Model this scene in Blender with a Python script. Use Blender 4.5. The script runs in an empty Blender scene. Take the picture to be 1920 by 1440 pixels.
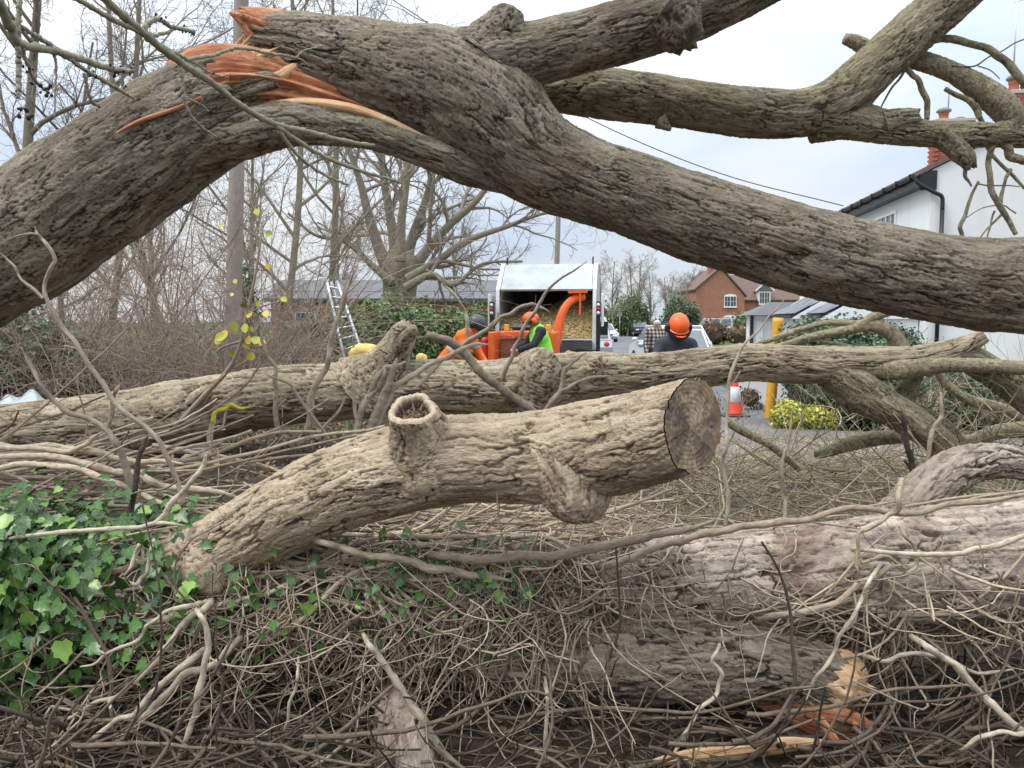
import bpy, bmesh, math, random
import numpy as np
from mathutils import Vector, Matrix

SC = bpy.context.scene
COL = SC.collection
R = np.random.default_rng(11)
random.seed(5)
sin, cos, pi = math.sin, math.cos, math.pi

# ------------------------------------------------------------------ camera
F, CAMZ, HOR = 1440.0, 1.6, 603.0
PITCH = math.atan((720 - HOR) / F)
cam = bpy.data.cameras.new('camera'); camo = bpy.data.objects.new('camera', cam); COL.objects.link(camo)
cam.sensor_fit = 'HORIZONTAL'; cam.sensor_width = 36.0; cam.lens = 36.0 * F / 1920.0
cam.clip_start = 0.05; cam.clip_end = 3000
camo.location = (0, 0, CAMZ); camo.rotation_euler = (pi / 2 - PITCH, 0, 0)
SC.camera = camo

# ------------------------------------------------------------------ sky, sun, exposure
SUN_EL, SUN_AZ = math.radians(54), math.radians(-112)      # azimuth measured from +Y towards +X
wd = bpy.data.worlds.new('World'); SC.world = wd; wd.use_nodes = True
nt = wd.node_tree; nt.nodes.clear()
def wn(t, **kw):
    n = nt.nodes.new(t)
    for k, v in kw.items(): setattr(n, k, v)
    return n
sky = wn('ShaderNodeTexSky', sky_type='NISHITA', sun_disc=False, sun_elevation=SUN_EL, sun_rotation=SUN_AZ, air_density=1.4, dust_density=3.0)
tc = wn('ShaderNodeTexCoord')
sep = wn('ShaderNodeSeparateXYZ'); nt.links.new(tc.outputs['Generated'], sep.inputs[0])
# overcast luminance rises from horizon to zenith (CIE overcast sky)
mr = wn('ShaderNodeMapRange'); sq = wn('ShaderNodeMath', operation='POWER', use_clamp=True); nt.links.new(sep.outputs['Z'], sq.inputs[0]); sq.inputs[1].default_value = 1.6; nt.links.new(sq.outputs[0], mr.inputs['Value'])
mr.inputs['From Min'].default_value = 0.0; mr.inputs['From Max'].default_value = 1.0
mr.inputs['To Min'].default_value = 0.75; mr.inputs['To Max'].default_value = 2.7
mp = wn('ShaderNodeMapping'); nt.links.new(tc.outputs['Generated'], mp.inputs['Vector']); mp.inputs['Scale'].default_value = (1.0, 1.0, 2.4)
nz = wn('ShaderNodeTexNoise'); nt.links.new(mp.outputs[0], nz.inputs['Vector'])
nz.inputs['Scale'].default_value = 2.6; nz.inputs['Detail'].default_value = 4; nz.inputs['Roughness'].default_value = 0.5
rp = wn('ShaderNodeValToRGB'); nt.links.new(nz.outputs['Fac'], rp.inputs[0])
rp.color_ramp.elements[0].position = 0.36; rp.color_ramp.elements[0].color = (0.70, 0.82, 1.0, 1)
rp.color_ramp.elements[1].position = 0.62; rp.color_ramp.elements[1].color = (0.99, 1.02, 1.05, 1)
mul = wn('ShaderNodeMix', data_type='RGBA', blend_type='MULTIPLY'); mul.inputs[0].default_value = 1.0
nt.links.new(rp.outputs[0], mul.inputs[6]); nt.links.new(mr.outputs[0], mul.inputs[7])
sc2 = wn('ShaderNodeMix', data_type='RGBA', blend_type='MULTIPLY'); sc2.inputs[0].default_value = 1.0
nt.links.new(sky.outputs[0], sc2.inputs[6]); sc2.inputs[7].default_value = (0.1, 0.1, 0.1, 1)
mx = wn('ShaderNodeMix', data_type='RGBA'); mx.inputs[0].default_value = 0.9
nt.links.new(sc2.outputs[2], mx.inputs[6]); nt.links.new(mul.outputs[2], mx.inputs[7])
bg = wn('ShaderNodeBackground'); nt.links.new(mx.outputs[2], bg.inputs[0]); bg.inputs[1].default_value = 1.0
out = wn('ShaderNodeOutputWorld'); nt.links.new(bg.outputs[0], out.inputs[0])

sun = bpy.data.lights.new('sun', 'SUN'); suno = bpy.data.objects.new('sun', sun); COL.objects.link(suno)
sun.energy = 1.5; sun.angle = math.radians(18); sun.color = (1.0, 0.95, 0.87)
sd = Vector((sin(SUN_AZ) * cos(SUN_EL), cos(SUN_AZ) * cos(SUN_EL), sin(SUN_EL)))
suno.rotation_euler = (-sd).to_track_quat('-Z', 'Y').to_euler(); suno.location = (0, 0, 30)
vs = SC.view_settings
vs.view_transform = 'Standard'; vs.look = 'None'; vs.gamma = 1; vs.use_curve_mapping = False; vs.exposure = 0.26
SC.cycles.max_bounces = 6; SC.cycles.diffuse_bounces = 3; SC.cycles.glossy_bounces = 2
SC.cycles.use_denoising = True
try: SC.cycles.denoiser = 'OPENIMAGEDENOISE'
except Exception: pass

# ------------------------------------------------------------------ helpers
cP, sP = cos(PITCH), sin(PITCH)
def W(px, py, Y):
    u = (px - 960) / F; v = -(py - 720) / F
    t = Y / (cP + v * sP)
    return np.array((u * t, Y, CAMZ + (-sP + v * cP) * t))
def ss(x):
    x = np.clip(x, 0, 1); return x * x * (3 - 2 * x)
def nrm(a):
    return a / np.maximum(np.linalg.norm(a, axis=-1, keepdims=True), 1e-9)

def catmull(P, n):
    """smooth curve through the rows of P (any width), n samples spaced evenly along xyz"""
    P = np.asarray(P, float)
    if len(P) == 2:
        t = np.linspace(0, 1, n)[:, None]; return P[0] * (1 - t) + P[1] * t
    Q = np.vstack([2 * P[0] - P[1], P, 2 * P[-1] - P[-2]])
    out = []
    m = max(8, int(2 * n / (len(P) - 1)) + 2)
    for i in range(len(P) - 1):
        p0, p1, p2, p3 = Q[i:i + 4]
        t = np.linspace(0, 1, m, endpoint=False)[:, None]
        out.append(0.5 * ((2 * p1) + (-p0 + p2) * t + (2 * p0 - 5 * p1 + 4 * p2 - p3) * t * t + (-p0 + 3 * p1 - 3 * p2 + p3) * t ** 3))
    out.append(P[-1][None]); C = np.vstack(out)
    L = np.r_[0, np.cumsum(np.linalg.norm(np.diff(C[:, :3], axis=0), axis=1))]
    s = np.linspace(0, L[-1], n)
    return np.stack([np.interp(s, L, C[:, k]) for k in range(C.shape[1])], 1)

def thetas(P, k):
    """angles round a tube, denser on the side that faces the road end the viewer stands at"""
    u = np.linspace(0, 2 * pi, k, endpoint=False)
    if k < 60: return u
    d = P[-1] - P[0]
    if abs(d[0]) < 0.7 * np.linalg.norm(d): return u
    return u - 0.4 * np.sin(u - (pi / 2 if d[0] > 0 else -pi / 2))

class MB:
    def __init__(s): s.v = []; s.f = {3: [], 4: []}; s.fm = {3: [], 4: []}; s.n = 0; s.bc = []; s.ti = []; s.M = None; s.poly = []
    def add(s, v, q=None, t=None, bc=None, tint=0.5, mat=0):
        v = np.asarray(v, float).reshape(-1, 3)
        if s.M is not None:
            M = np.array(s.M); v = v @ M[:3, :3].T + M[:3, 3]
        s.v.append(v)
        s.bc.append(v if bc is None else np.asarray(bc, float).reshape(-1, 3))
        s.ti.append(np.broadcast_to(np.asarray(tint, float), (len(v),)))
        for k, f in ((4, q), (3, t)):
            if f is not None and len(f):
                f = np.asarray(f, np.int64).reshape(-1, k)
                s.f[k].append(f + s.n); s.fm[k].append(np.full(len(f), mat))
        s.n += len(v)
    # ---- shapes
    def box(s, lo, hi, bev=0.0, tint=0.5, mat=0):
        lo = np.array(lo, float); hi = np.array(hi, float)
        lo, hi = np.minimum(lo, hi), np.maximum(lo, hi)
        b = min(bev, 0.45 * float((hi - lo).min()))
        if b <= 0:
            v = [[(lo, hi)[i][0], (lo, hi)[j][1], (lo, hi)[k][2]] for i in (0, 1) for j in (0, 1) for k in (0, 1)]
            s.add(v, q=[(0, 1, 3, 2), (4, 6, 7, 5), (0, 4, 5, 1), (2, 3, 7, 6), (0, 2, 6, 4), (1, 5, 7, 3)], tint=tint, mat=mat); return
        v = []; idx = {}
        for i in (0, 1):
            for j in (0, 1):
                for k in (0, 1):
                    c = np.array([(lo, hi)[i][0], (lo, hi)[j][1], (lo, hi)[k][2]]); sg = np.array([1 - 2 * i, 1 - 2 * j, 1 - 2 * k])
                    for a in range(3):
                        p = c + sg * b; p[a] = c[a]; idx[(i, j, k, a)] = len(v); v.append(p)
        q = []; t = []
        def c3(a, val, x, y):
            r = [0, 0, 0]; r[a] = val; r[(a + 1) % 3] = x; r[(a + 2) % 3] = y; return tuple(r)
        for a in range(3):
            for val in (0, 1):
                ring = [idx[c3(a, val, x, y) + (a,)] for x, y in ((0, 0), (1, 0), (1, 1), (0, 1))]
                q.append(ring if val else ring[::-1])
            for x in (0, 1):
                for y in (0, 1):
                    A = c3(a, 0, x, y); B = c3(a, 1, x, y); a1, a2 = (a + 1) % 3, (a + 2) % 3
                    fq = [idx[A + (a1,)], idx[B + (a1,)], idx[B + (a2,)], idx[A + (a2,)]]
                    q.append(fq if x != y else fq[::-1])
        for i in (0, 1):
            for j in (0, 1):
                for k in (0, 1):
                    f = [idx[(i, j, k, a)] for a in range(3)]
                    t.append(f if (i + j + k) % 2 else f[::-1])
        s.add(v, q=q, t=t, tint=tint, mat=mat)
    def tube(s, P, rad, k=12, cap=True, tint=0.5, mat=0, phase=0.0, shape=None, v0=0.0, jag=(0, 0), cutn=None):
        """tube along rows of P; shape(u in 0..1 array, theta array)->radius factor"""
        P = np.asarray(P, float); N = len(P); rad = np.broadcast_to(np.asarray(rad, float), (N,))
        T = nrm(np.gradient(P, axis=0))
        ref = np.array([0, 0, 1.0]) if abs(T[0][2]) < 0.9 else np.array([0, -1.0, 0])
        n = nrm(np.cross(np.cross(T[0], ref), T[0])); A = np.zeros((N, 3)); A[0] = n
        for i in range(1, N):
            n = n - T[i] * np.dot(n, T[i]); n = n / max(np.linalg.norm(n), 1e-9); A[i] = n
        B = np.cross(T, A)
        th = thetas(P, k)
        L = np.r_[0, np.cumsum(np.linalg.norm(np.diff(P, axis=0), axis=1))] + v0
        rr = np.repeat(rad[:, None], k, 1)
        if shape is not None: rr = rr * shape(np.linspace(0, 1, N)[:, None], th[None, :])
        ct, st = np.cos(th), np.sin(th)
        V = P[:, None] + rr[..., None] * (ct[None, :, None] * A[:, None] + st[None, :, None] * B[:, None])
        for e, amt in enumerate(jag):
            if amt:
                z = vnoise(np.stack([np.cos(th) * 3 + 9, np.sin(th) * 3 + 5, th * 0 + e], -1), 3) + 0.6 * vnoise(np.stack([np.cos(th) * 11, np.sin(th) * 11, th * 0 + e], -1), 4) - 0.8
                w = np.linspace(1, 0, N) if e == 0 else np.linspace(0, 1, N)
                V = V + T[:, None] * (np.maximum(w * 6 - 5, 0)[:, None] * z[None] * amt)[..., None]
        if cutn is not None:
            n_ = nrm(np.asarray(cutn, float)); sh = -((V[-1] - P[-1]) @ n_) / (T[-1] @ n_)
            V = V + T[:, None] * (np.clip(np.linspace(-2.2, 1, N), 0, 1)[:, None] * sh[None])[..., None]
        bc = np.stack([rad[:, None] * np.cos(th + phase)[None] + phase * 3, rad[:, None] * np.sin(th + phase)[None] + phase, np.repeat(L[:, None], k, 1)], -1)
        i = np.arange(N - 1)[:, None] * k; j = np.arange(k)[None]; jn = (np.arange(k) + 1)[None] % k
        q = np.stack([i + j, i + jn, i + k + jn, i + k + j], -1).reshape(-1, 4)
        v = V.reshape(-1, 3); b = bc.reshape(-1, 3); t = None
        if cap:
            v = np.vstack([v, P[0], P[-1]]); b = np.vstack([b, bc[0].mean(0), bc[-1].mean(0)])
            a0 = N * k; jj = np.arange(k); jm = (jj + 1) % k
            t = np.vstack([np.stack([np.full(k, a0), jm, jj], 1), np.stack([np.full(k, a0 + 1), (N - 1) * k + jj, (N - 1) * k + jm], 1)])
        if np.ndim(tint) == 2:
            tint = np.concatenate([tint.ravel(), [tint[0].mean(), tint[-1].mean()]]) if cap else tint.ravel()
        s.add(v, q=q, t=t, bc=b, tint=tint, mat=mat)
        return V
    def strands(s, P, rad, k=4, tint=0.5, mat=0):
        """P[S,N,3], rad[S,N] : many thin tapering tubes at once"""
        S, N, _ = P.shape
        if S == 0: return
        T = nrm(np.gradient(P, axis=1))
        ref = np.where(np.abs(T[..., 2:3]) < 0.85, np.array([0, 0, 1.0]), np.array([0.3, 1.0, 0]))
        A = nrm(np.cross(T, ref)); B = np.cross(T, A)
        th = np.linspace(0, 2 * pi, k, endpoint=False)
        V = P[:, :, None] + rad[..., None, None] * (np.cos(th)[None, None, :, None] * A[:, :, None] + np.sin(th)[None, None, :, None] * B[:, :, None])
        L = np.concatenate([np.zeros((S, 1)), np.cumsum(np.linalg.norm(np.diff(P, axis=1), axis=2), 1)], 1) + np.arange(S)[:, None] * 1.37
        bc = np.stack([rad[..., None] * np.cos(th), rad[..., None] * np.sin(th), np.repeat(L[..., None], k, 2)], -1)
        base = (np.arange(S) * N * k)[:, None, None] + (np.arange(N - 1) * k)[None, :, None]
        j = np.arange(k)[None, None]; jn = (j + 1) % k
        q = np.stack([base + j, base + jn, base + k + jn, base + k + j], -1).reshape(-1, 4)
        ti = np.broadcast_to(np.asarray(tint, float).reshape(-1, 1, 1) if np.ndim(tint) else tint, (S, N, k)).reshape(-1)
        s.add(V.reshape(-1, 3), q=q, bc=bc.reshape(-1, 3), tint=ti, mat=mat)
    def lathe(s, prof, k=16, c=(0, 0, 0), axis='z', tint=0.5, mat=0, cap=True, sx=1, sy=1):
        prof = np.asarray(prof, float); N = len(prof); th = np.linspace(0, 2 * pi, k, endpoint=False)
        x = prof[:, :1] * np.cos(th) * sx; y = prof[:, :1] * np.sin(th) * sy; z = np.repeat(prof[:, 1:2], k, 1)
        V = np.stack([x, y, z], -1)
        if axis == 'x': V = V[..., [2, 0, 1]]
        if axis == 'y': V = V[..., [1, 2, 0]]
        V = V.reshape(-1, 3) + np.array(c)
        i = np.arange(N - 1)[:, None] * k; j = np.arange(k)[None]; jn = (j + 1) % k
        q = np.stack([i + j, i + jn, i + k + jn, i + k + j], -1).reshape(-1, 4); t = None
        if cap:
            cc = V.reshape(N, k, 3); V = np.vstack([V, cc[0].mean(0), cc[-1].mean(0)]); a0 = N * k; jj = np.arange(k); jm = (jj + 1) % k
            t = np.vstack([np.stack([np.full(k, a0), jm, jj], 1), np.stack([np.full(k, a0 + 1), (N - 1) * k + jj, (N - 1) * k + jm], 1)])
        s.add(V, q=q, t=t, tint=tint, mat=mat)
    def ball(s, c, r, k=12, m=8, tint=0.5, mat=0):
        r = np.broadcast_to(np.asarray(r, float), (3,)); a = np.linspace(-pi / 2, pi / 2, m + 1)
        th = np.linspace(0, 2 * pi, k, endpoint=False)
        V = np.stack([np.cos(a)[:, None] * np.cos(th) * r[0], np.cos(a)[:, None] * np.sin(th) * r[1], np.repeat(np.sin(a)[:, None], k, 1) * r[2]], -1).reshape(-1, 3) + np.array(c)
        i = np.arange(m)[:, None] * k; j = np.arange(k)[None]; jn = (j + 1) % k
        s.add(V, q=np.stack([i + j, i + jn, i + k + jn, i + k + j], -1).reshape(-1, 4), tint=tint, mat=mat)
    def prism(s, poly, d, tint=0.5, mat=0):
        """polygon (n,3) extruded by vector d, star-shaped about its mean"""
        p = np.asarray(poly, float); n = len(p); d = np.asarray(d, float)
        v = np.vstack([p, p + d, p.mean(0), p.mean(0) + d]); j = np.arange(n); jn = (j + 1) % n
        s.add(v, q=np.stack([j, jn, n + jn, n + j], 1), t=np.vstack([np.stack([np.full(n, 2 * n), jn, j], 1), np.stack([np.full(n, 2 * n + 1), n + j, n + jn], 1)]), tint=tint, mat=mat)
    def quad(s, a, b, c, d, tint=0.5, mat=0): s.add([a, b, c, d], q=[(0, 1, 2, 3)], tint=tint, mat=mat)
    def stamp(s, TV, TF, C, X, Y, Z, size, tint=0.5, mat=0):
        """template (verts, tris) at many centres with axes X,Y,Z and size"""
        n = len(C); k = len(TV); size = np.broadcast_to(np.asarray(size, float), (n,))
        V = C[:, None] + size[:, None, None] * (TV[None, :, 0:1] * X[:, None] + TV[None, :, 1:2] * Y[:, None] + TV[None, :, 2:3] * Z[:, None])
        t = (np.asarray(TF)[None] + (np.arange(n) * k)[:, None, None]).reshape(-1, 3)
        s.add(V.reshape(-1, 3), t=t, bc=np.tile(TV, (n, 1)), tint=np.repeat(np.broadcast_to(np.asarray(tint, float), (n,)), k), mat=mat)
    # ---- mesh
    def mesh(s, name, mats, origin=(0, 0, 0), smooth=True):
        v = np.vstack(s.v) - np.asarray(origin, float); me = bpy.data.meshes.new(name)
        q = np.vstack(s.f[4]) if s.f[4] else np.zeros((0, 4), np.int64); t = np.vstack(s.f[3]) if s.f[3] else np.zeros((0, 3), np.int64)
        qm = np.concatenate(s.fm[4]) if s.fm[4] else np.zeros(0, int); tm = np.concatenate(s.fm[3]) if s.fm[3] else np.zeros(0, int)
        me.vertices.add(len(v)); me.vertices.foreach_set('co', v.astype(np.float32).ravel())
        li = np.concatenate([q.ravel(), t.ravel()]).astype(np.int32)
        me.loops.add(len(li)); me.loops.foreach_set('vertex_index', li)
        st = np.concatenate([np.arange(len(q)) * 4, len(q) * 4 + np.arange(len(t)) * 3]).astype(np.int32)
        me.polygons.add(len(st)); me.polygons.foreach_set('loop_start', st)
        me.polygons.foreach_set('material_index', np.concatenate([qm, tm]).astype(np.int32))
        me.polygons.foreach_set('use_smooth', np.full(len(st), bool(smooth)))
        a = me.attributes.new('bc', 'FLOAT_VECTOR', 'POINT'); a.data.foreach_set('vector', np.vstack(s.bc).astype(np.float32).ravel())
        a = me.attributes.new('tint', 'FLOAT', 'POINT'); a.data.foreach_set('value', np.concatenate(s.ti).astype(np.float32))
        me.update(calc_edges=True)
        for m in (mats if isinstance(mats, (list, tuple)) else [mats]): me.materials.append(m)
        return me

def root_of(o):
    while o.parent: o = o.parent
    return o
def props(o, label=None, cat=None, group=None, kind=None):
    for k, v in (('label', label), ('category', cat), ('group', group), ('kind', kind)):
        if v: o[k] = v
    return o
def thing(name, label, cat, loc=(0, 0, 0), group=None):
    o = bpy.data.objects.new(name, None); COL.objects.link(o); o.location = tuple(loc); o.empty_display_size = 0.1
    return props(o, label, cat, group)
def part(mb, name, mats, parent, smooth=True, label=None, kind=None):
    """mesh part; coordinates in mb are world coordinates"""
    o = bpy.data.objects.new(name, mb.mesh(name, mats, root_of(parent).location, smooth)); COL.objects.link(o); o.parent = parent
    return props(o, label, None, None, kind)
def solo(mb, name, mats, label=None, cat=None, loc=None, group=None, kind=None, smooth=True):
    if loc is None:
        v = np.vstack(mb.v); loc = (v[:, 0].mean(), v[:, 1].mean(), v[:, 2].min())
    o = bpy.data.objects.new(name, mb.mesh(name, mats, loc, smooth)); COL.objects.link(o); o.location = tuple(loc)
    return props(o, label, cat, group, kind)
def link_copy(src, parent, loc, rot=None, scale=None):
    c = src.copy(); COL.objects.link(c); c.parent = parent; c.location = tuple(loc)
    if rot is not None: c.rotation_euler = rot
    if scale is not None: c.scale = (scale,) * 3
    return c
def rot_z(a, loc=(0, 0, 0)): return Matrix.Translation(Vector(loc)) @ Matrix.Rotation(a, 4, 'Z')

def px_path(pts, n, Y=None):
    """[(px,py,rpx[,depth])...] -> points (n,3), radii in metres"""
    rows = []
    for p in pts:
        d = p[3] if len(p) > 3 else Y
        rows.append(np.r_[W(p[0], p[1], d), p[2] * d / F])
    C = catmull(rows, n); return C[:, :3], np.maximum(C[:, 3], 0.0008)

def vnoise(p, seed=0):
    """smooth value noise, p[...,3] -> 0..1"""
    p = np.asarray(p, float); i = np.floor(p).astype(np.int64); f = p - i; f = f * f * (3 - 2 * f)
    def h(x, y, z):
        n = (x * 374761393 + y * 668265263 + z * 2147483647 + seed * 974634777) & 0x7fffffff
        n = ((n ^ (n >> 13)) * 1274126177) & 0x7fffffff
        return ((n ^ (n >> 16)) & 0xffff) / 65535.0
    r = 0
    for a in (0, 1):
        for b in (0, 1):
            for c in (0, 1):
                w = (f[..., 0] if a else 1 - f[..., 0]) * (f[..., 1] if b else 1 - f[..., 1]) * (f[..., 2] if c else 1 - f[..., 2])
                r = r + w * h(i[..., 0] + a, i[..., 1] + b, i[..., 2] + c)
    return r
# ------------------------------------------------------------------ materials
class NT:
    def __init__(s, name):
        s.m = bpy.data.materials.new(name); s.m.use_nodes = True; s.t = s.m.node_tree; s.t.nodes.clear()
        s.out = s.n('ShaderNodeOutputMaterial')
    def n(s, typ, ins=None, **kw):
        nd = s.t.nodes.new(typ)
        for k, v in kw.items(): setattr(nd, k, v)
        for k, v in (ins or {}).items():
            if hasattr(v, 'is_output') or isinstance(v, bpy.types.NodeSocket): s.t.links.new(v, nd.inputs[k])
            else:
                if isinstance(v, tuple) and len(v) == 3 and nd.inputs[k].type == 'RGBA': v = v + (1,)
                nd.inputs[k].default_value = v
        return nd
    def math(s, op, a, b=0.0, c=0.0, clamp=False):
        nd = s.n('ShaderNodeMath', operation=op, use_clamp=clamp)
        for i, v in enumerate((a, b, c)):
            if isinstance(v, bpy.types.NodeSocket): s.t.links.new(v, nd.inputs[i])
            else: nd.inputs[i].default_value = v
        return nd.outputs[0]
    def attr(s, name): return s.n('ShaderNodeAttribute', attribute_name=name)
    def noise(s, vec, scale, detail=3, rough=0.55, dist=0.0, out='Fac'):
        return s.n('ShaderNodeTexNoise', {'Vector': vec, 'Scale': scale, 'Detail': detail, 'Roughness': rough, 'Distortion': dist}).outputs[out]
    def ramp(s, f, stops, interp='LINEAR'):
        nd = s.n('ShaderNodeValToRGB', {0: f}); cr = nd.color_ramp; cr.interpolation = interp
        while len(cr.elements) < len(stops): cr.elements.new(0.5)
        for e, (p, c) in zip(cr.elements, stops):
            e.position = p; e.color = (c, c, c, 1) if isinstance(c, (int, float)) else tuple(c) + (1,)
        return nd.outputs[0]
    def mix(s, f, a, b, bt='MIX'):
        nd = s.n('ShaderNodeMix', data_type='RGBA', blend_type=bt)
        for k, v in ((0, f), (6, a), (7, b)):
            if isinstance(v, bpy.types.NodeSocket): s.t.links.new(v, nd.inputs[k])
            elif k == 0: nd.inputs[0].default_value = v
            else: nd.inputs[k].default_value = tuple(v) + (1,)
        return nd.outputs[2]
    def vmul(s, v, sc): return s.n('ShaderNodeVectorMath', {0: v, 1: sc}, operation='MULTIPLY').outputs[0]
    def vadd(s, a, b): return s.n('ShaderNodeVectorMath', {0: a, 1: b}, operation='ADD').outputs[0]
    def bump(s, h, strength, dist): return s.n('ShaderNodeBump', {'Height': h, 'Strength': strength, 'Distance': dist}).outputs[0]
    def pbr(s, col, rough=0.7, normal=None, metal=0.0, spec=0.5, **kw):
        ins = {'Base Color': col, 'Roughness': rough, 'Metallic': metal, 'Specular IOR Level': spec}
        ins.update(kw)
        if normal is not None: ins['Normal'] = normal
        b = s.n('ShaderNodeBsdfPrincipled', ins); s.t.links.new(b.outputs[0], s.out.inputs['Surface']); return s.m

def plain(name, col, rough=0.6, metal=0.0, var=0.12, scale=9.0, bump=0.0, spec=0.4, **kw):
    """one colour with uneven tone, a little dirt and grain"""
    t = NT(name); g = t.n('ShaderNodeTexCoord').outputs['Object']
    n1 = t.noise(g, scale, 5, 0.6); n2 = t.noise(g, scale * 7, 3, 0.6)
    c = np.array(col); f = t.math('ADD', t.math('MULTIPLY', n1, 0.75), t.math('MULTIPLY', n2, 0.25))
    cc = t.ramp(f, [(0.25, tuple(c * (1 - var * 1.6))), (0.5, tuple(c)), (0.75, tuple(np.minimum(c * (1 + var), 1)))])
    rr = t.math('ADD', t.math('MULTIPLY', n1, 0.2), rough - 0.1, clamp=True)
    return t.pbr(cc, rr, t.bump(n2, bump, 0.01) if bump else None, metal, spec, **kw)

def bark(name, dark, mid, light, green=None, gamt=0.0, stain=None, fine_sc=150, fine=0.45, fdark=0.16):
    """the relief is in the mesh (see bark_relief); its height comes in as the attribute tint"""
    t = NT(name); bc = t.attr('bc').outputs['Vector']; h = t.attr('tint').outputs['Fac']
    fn = t.noise(t.vmul(bc, (1, 1, 0.5)), fine_sc, 3, 0.65)
    big = t.noise(bc, 2.4, 3, 0.6)
    wv = t.vmul(t.n('ShaderNodeTexNoise', {'Vector': bc, 'Scale': 22.0, 'Detail': 2.0}).outputs['Color'], (0.03, 0.03, 0.08))
    rn = t.noise(t.vmul(t.vadd(bc, wv), (1, 1, 0.2)), fine_sc * 0.42, 3, 0.62)
    fis = t.math('MULTIPLY', t.math('ABSOLUTE', t.math('SUBTRACT', rn, 0.5)), 9.0, clamp=True)
    hh = t.math('ADD', h, t.math('MULTIPLY_ADD', fn, 0.5, -0.25)); hh = t.math('SUBTRACT', hh, t.math('MULTIPLY', t.math('SUBTRACT', 1.0, fis), fdark))
    dk, md, lt = np.array(dark), np.array(mid), np.array(light)
    col = t.ramp(hh, [(0.08, tuple(dk)), (0.32, tuple(dk * 0.55 + md * 0.45)), (0.52, tuple(md * 0.95)), (0.95, tuple(lt))])
    col = t.mix(t.math('MULTIPLY', t.ramp(big, [(0.38, 0.0), (0.62, 1.0)]), 0.45), col, tuple(md * 0.6))
    if stain is not None:
        col = t.mix(t.math('MULTIPLY', t.ramp(t.noise(bc, 1.7, 4, 0.65), [(0.57, 0.0), (0.68, 1.0)]), 0.7), col, stain)
    if green is not None:
        gn = t.noise(bc, 4.5, 3, 0.6); nz = t.n('ShaderNodeSeparateXYZ', {0: t.n('ShaderNodeNewGeometry').outputs['Normal']}).outputs[2]
        gm = t.math('MULTIPLY', t.ramp(gn, [(0.38, 0.1), (0.66, 1.0)]), t.ramp(t.math('MULTIPLY_ADD', nz, 0.5, 0.5), [(0.25, 0.2), (0.85, 1.0)]))
        col = t.mix(t.math('MULTIPLY', gm, gamt), col, green)
    return t.pbr(col, 0.9, t.bump(t.math('ADD', fn, t.math('MULTIPLY', fis, 0.7)), fine, 0.010), spec=0.2)

def vine_mat(name, c0, c1, rough=0.85):
    t = NT(name); bc = t.attr('bc').outputs['Vector']; ti = t.attr('tint').outputs['Fac']
    n = t.noise(t.vmul(bc, (1, 1, 0.35)), 90, 4, 0.65); n2 = t.noise(bc, 9, 3, 0.6)
    f = t.math('ADD', t.math('MULTIPLY', ti, 0.75), t.math('MULTIPLY_ADD', n2, 0.5, -0.12), clamp=True)
    col = t.mix(f, c0, c1)
    col = t.mix(t.math('MULTIPLY', t.ramp(n, [(0.3, 1.0), (0.55, 0.0)]), 0.55), col, tuple(np.array(c0) * 0.45))
    return t.pbr(col, rough, t.bump(n, 0.6, 0.004), spec=0.25)

def leaf_mat(name, c0, c1, c2, rough=0.38, spec=0.5, vein=0.0):
    t = NT(name); ti = t.attr('tint').outputs['Fac']; bc = t.attr('bc').outputs['Vector']
    n = t.noise(bc, 3.0, 3, 0.6); f = t.math('ADD', ti, t.math('MULTIPLY_ADD', n, 0.5, -0.25), clamp=True)
    col = t.ramp(f, [(0.0, c0), (0.55, c1), (1.0, c2)])
    if vein:
        s3 = t.n('ShaderNodeSeparateXYZ', {0: bc}); ax = t.math('ABSOLUTE', s3.outputs[0])
        d1 = t.math('ABSOLUTE', t.math('SUBTRACT', ax, t.math('MULTIPLY', t.math('SUBTRACT', s3.outputs[1], 0.08), 0.75)))
        v = t.math('MINIMUM', ax, d1); col = t.mix(t.math('MULTIPLY', t.ramp(v, [(0.012, 1.0), (0.035, 0.0)]), vein), col, tuple(np.minimum(np.array(c2) * 1.25, 1)))
    return t.pbr(col, rough, spec=spec)

M = {}
M['bark_main'] = bark('bark_grey_brown', (0.022, 0.018, 0.015), (0.168, 0.138, 0.108), (0.34, 0.29, 0.23), (0.23, 0.215, 0.10), 0.35, (0.10, 0.062, 0.045))
M['bark_limb'] = bark('bark_green_grey', (0.028, 0.024, 0.017), (0.18, 0.15, 0.105), (0.35, 0.305, 0.215), (0.24, 0.23, 0.10), 0.42)
M['bark_fallen'] = bark('bark_tan_fissured', (0.03, 0.023, 0.018), (0.29, 0.228, 0.158), (0.52, 0.44, 0.32), (0.25, 0.23, 0.10), 0.2, (0.12, 0.065, 0.048))
M['bark_cut'] = bark('bark_pale_tan', (0.035, 0.026, 0.02), (0.39, 0.30, 0.20), (0.58, 0.475, 0.345), None, 0, (0.20, 0.125, 0.08))
M['bark_ground'] = bark('bark_pinkish_grey', (0.035, 0.027, 0.022), (0.31, 0.247, 0.195), (0.58, 0.49, 0.40), None, 0, (0.20, 0.125, 0.085))
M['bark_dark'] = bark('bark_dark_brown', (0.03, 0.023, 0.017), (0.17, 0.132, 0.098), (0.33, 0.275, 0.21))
M['branch_green'] = bark('branch_smooth_green', (0.08, 0.066, 0.045), (0.27, 0.23, 0.155), (0.45, 0.395, 0.275), (0.27, 0.255, 0.105), 0.35, (0.13, 0.10, 0.065), 150, 0.6, 0.22)
M['vine'] = vine_mat('vine_bark', (0.095, 0.064, 0.042), (0.70, 0.575, 0.42))
M['vine_dark'] = vine_mat('root_dark', (0.025, 0.019, 0.015), (0.22, 0.165, 0.12))
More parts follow.
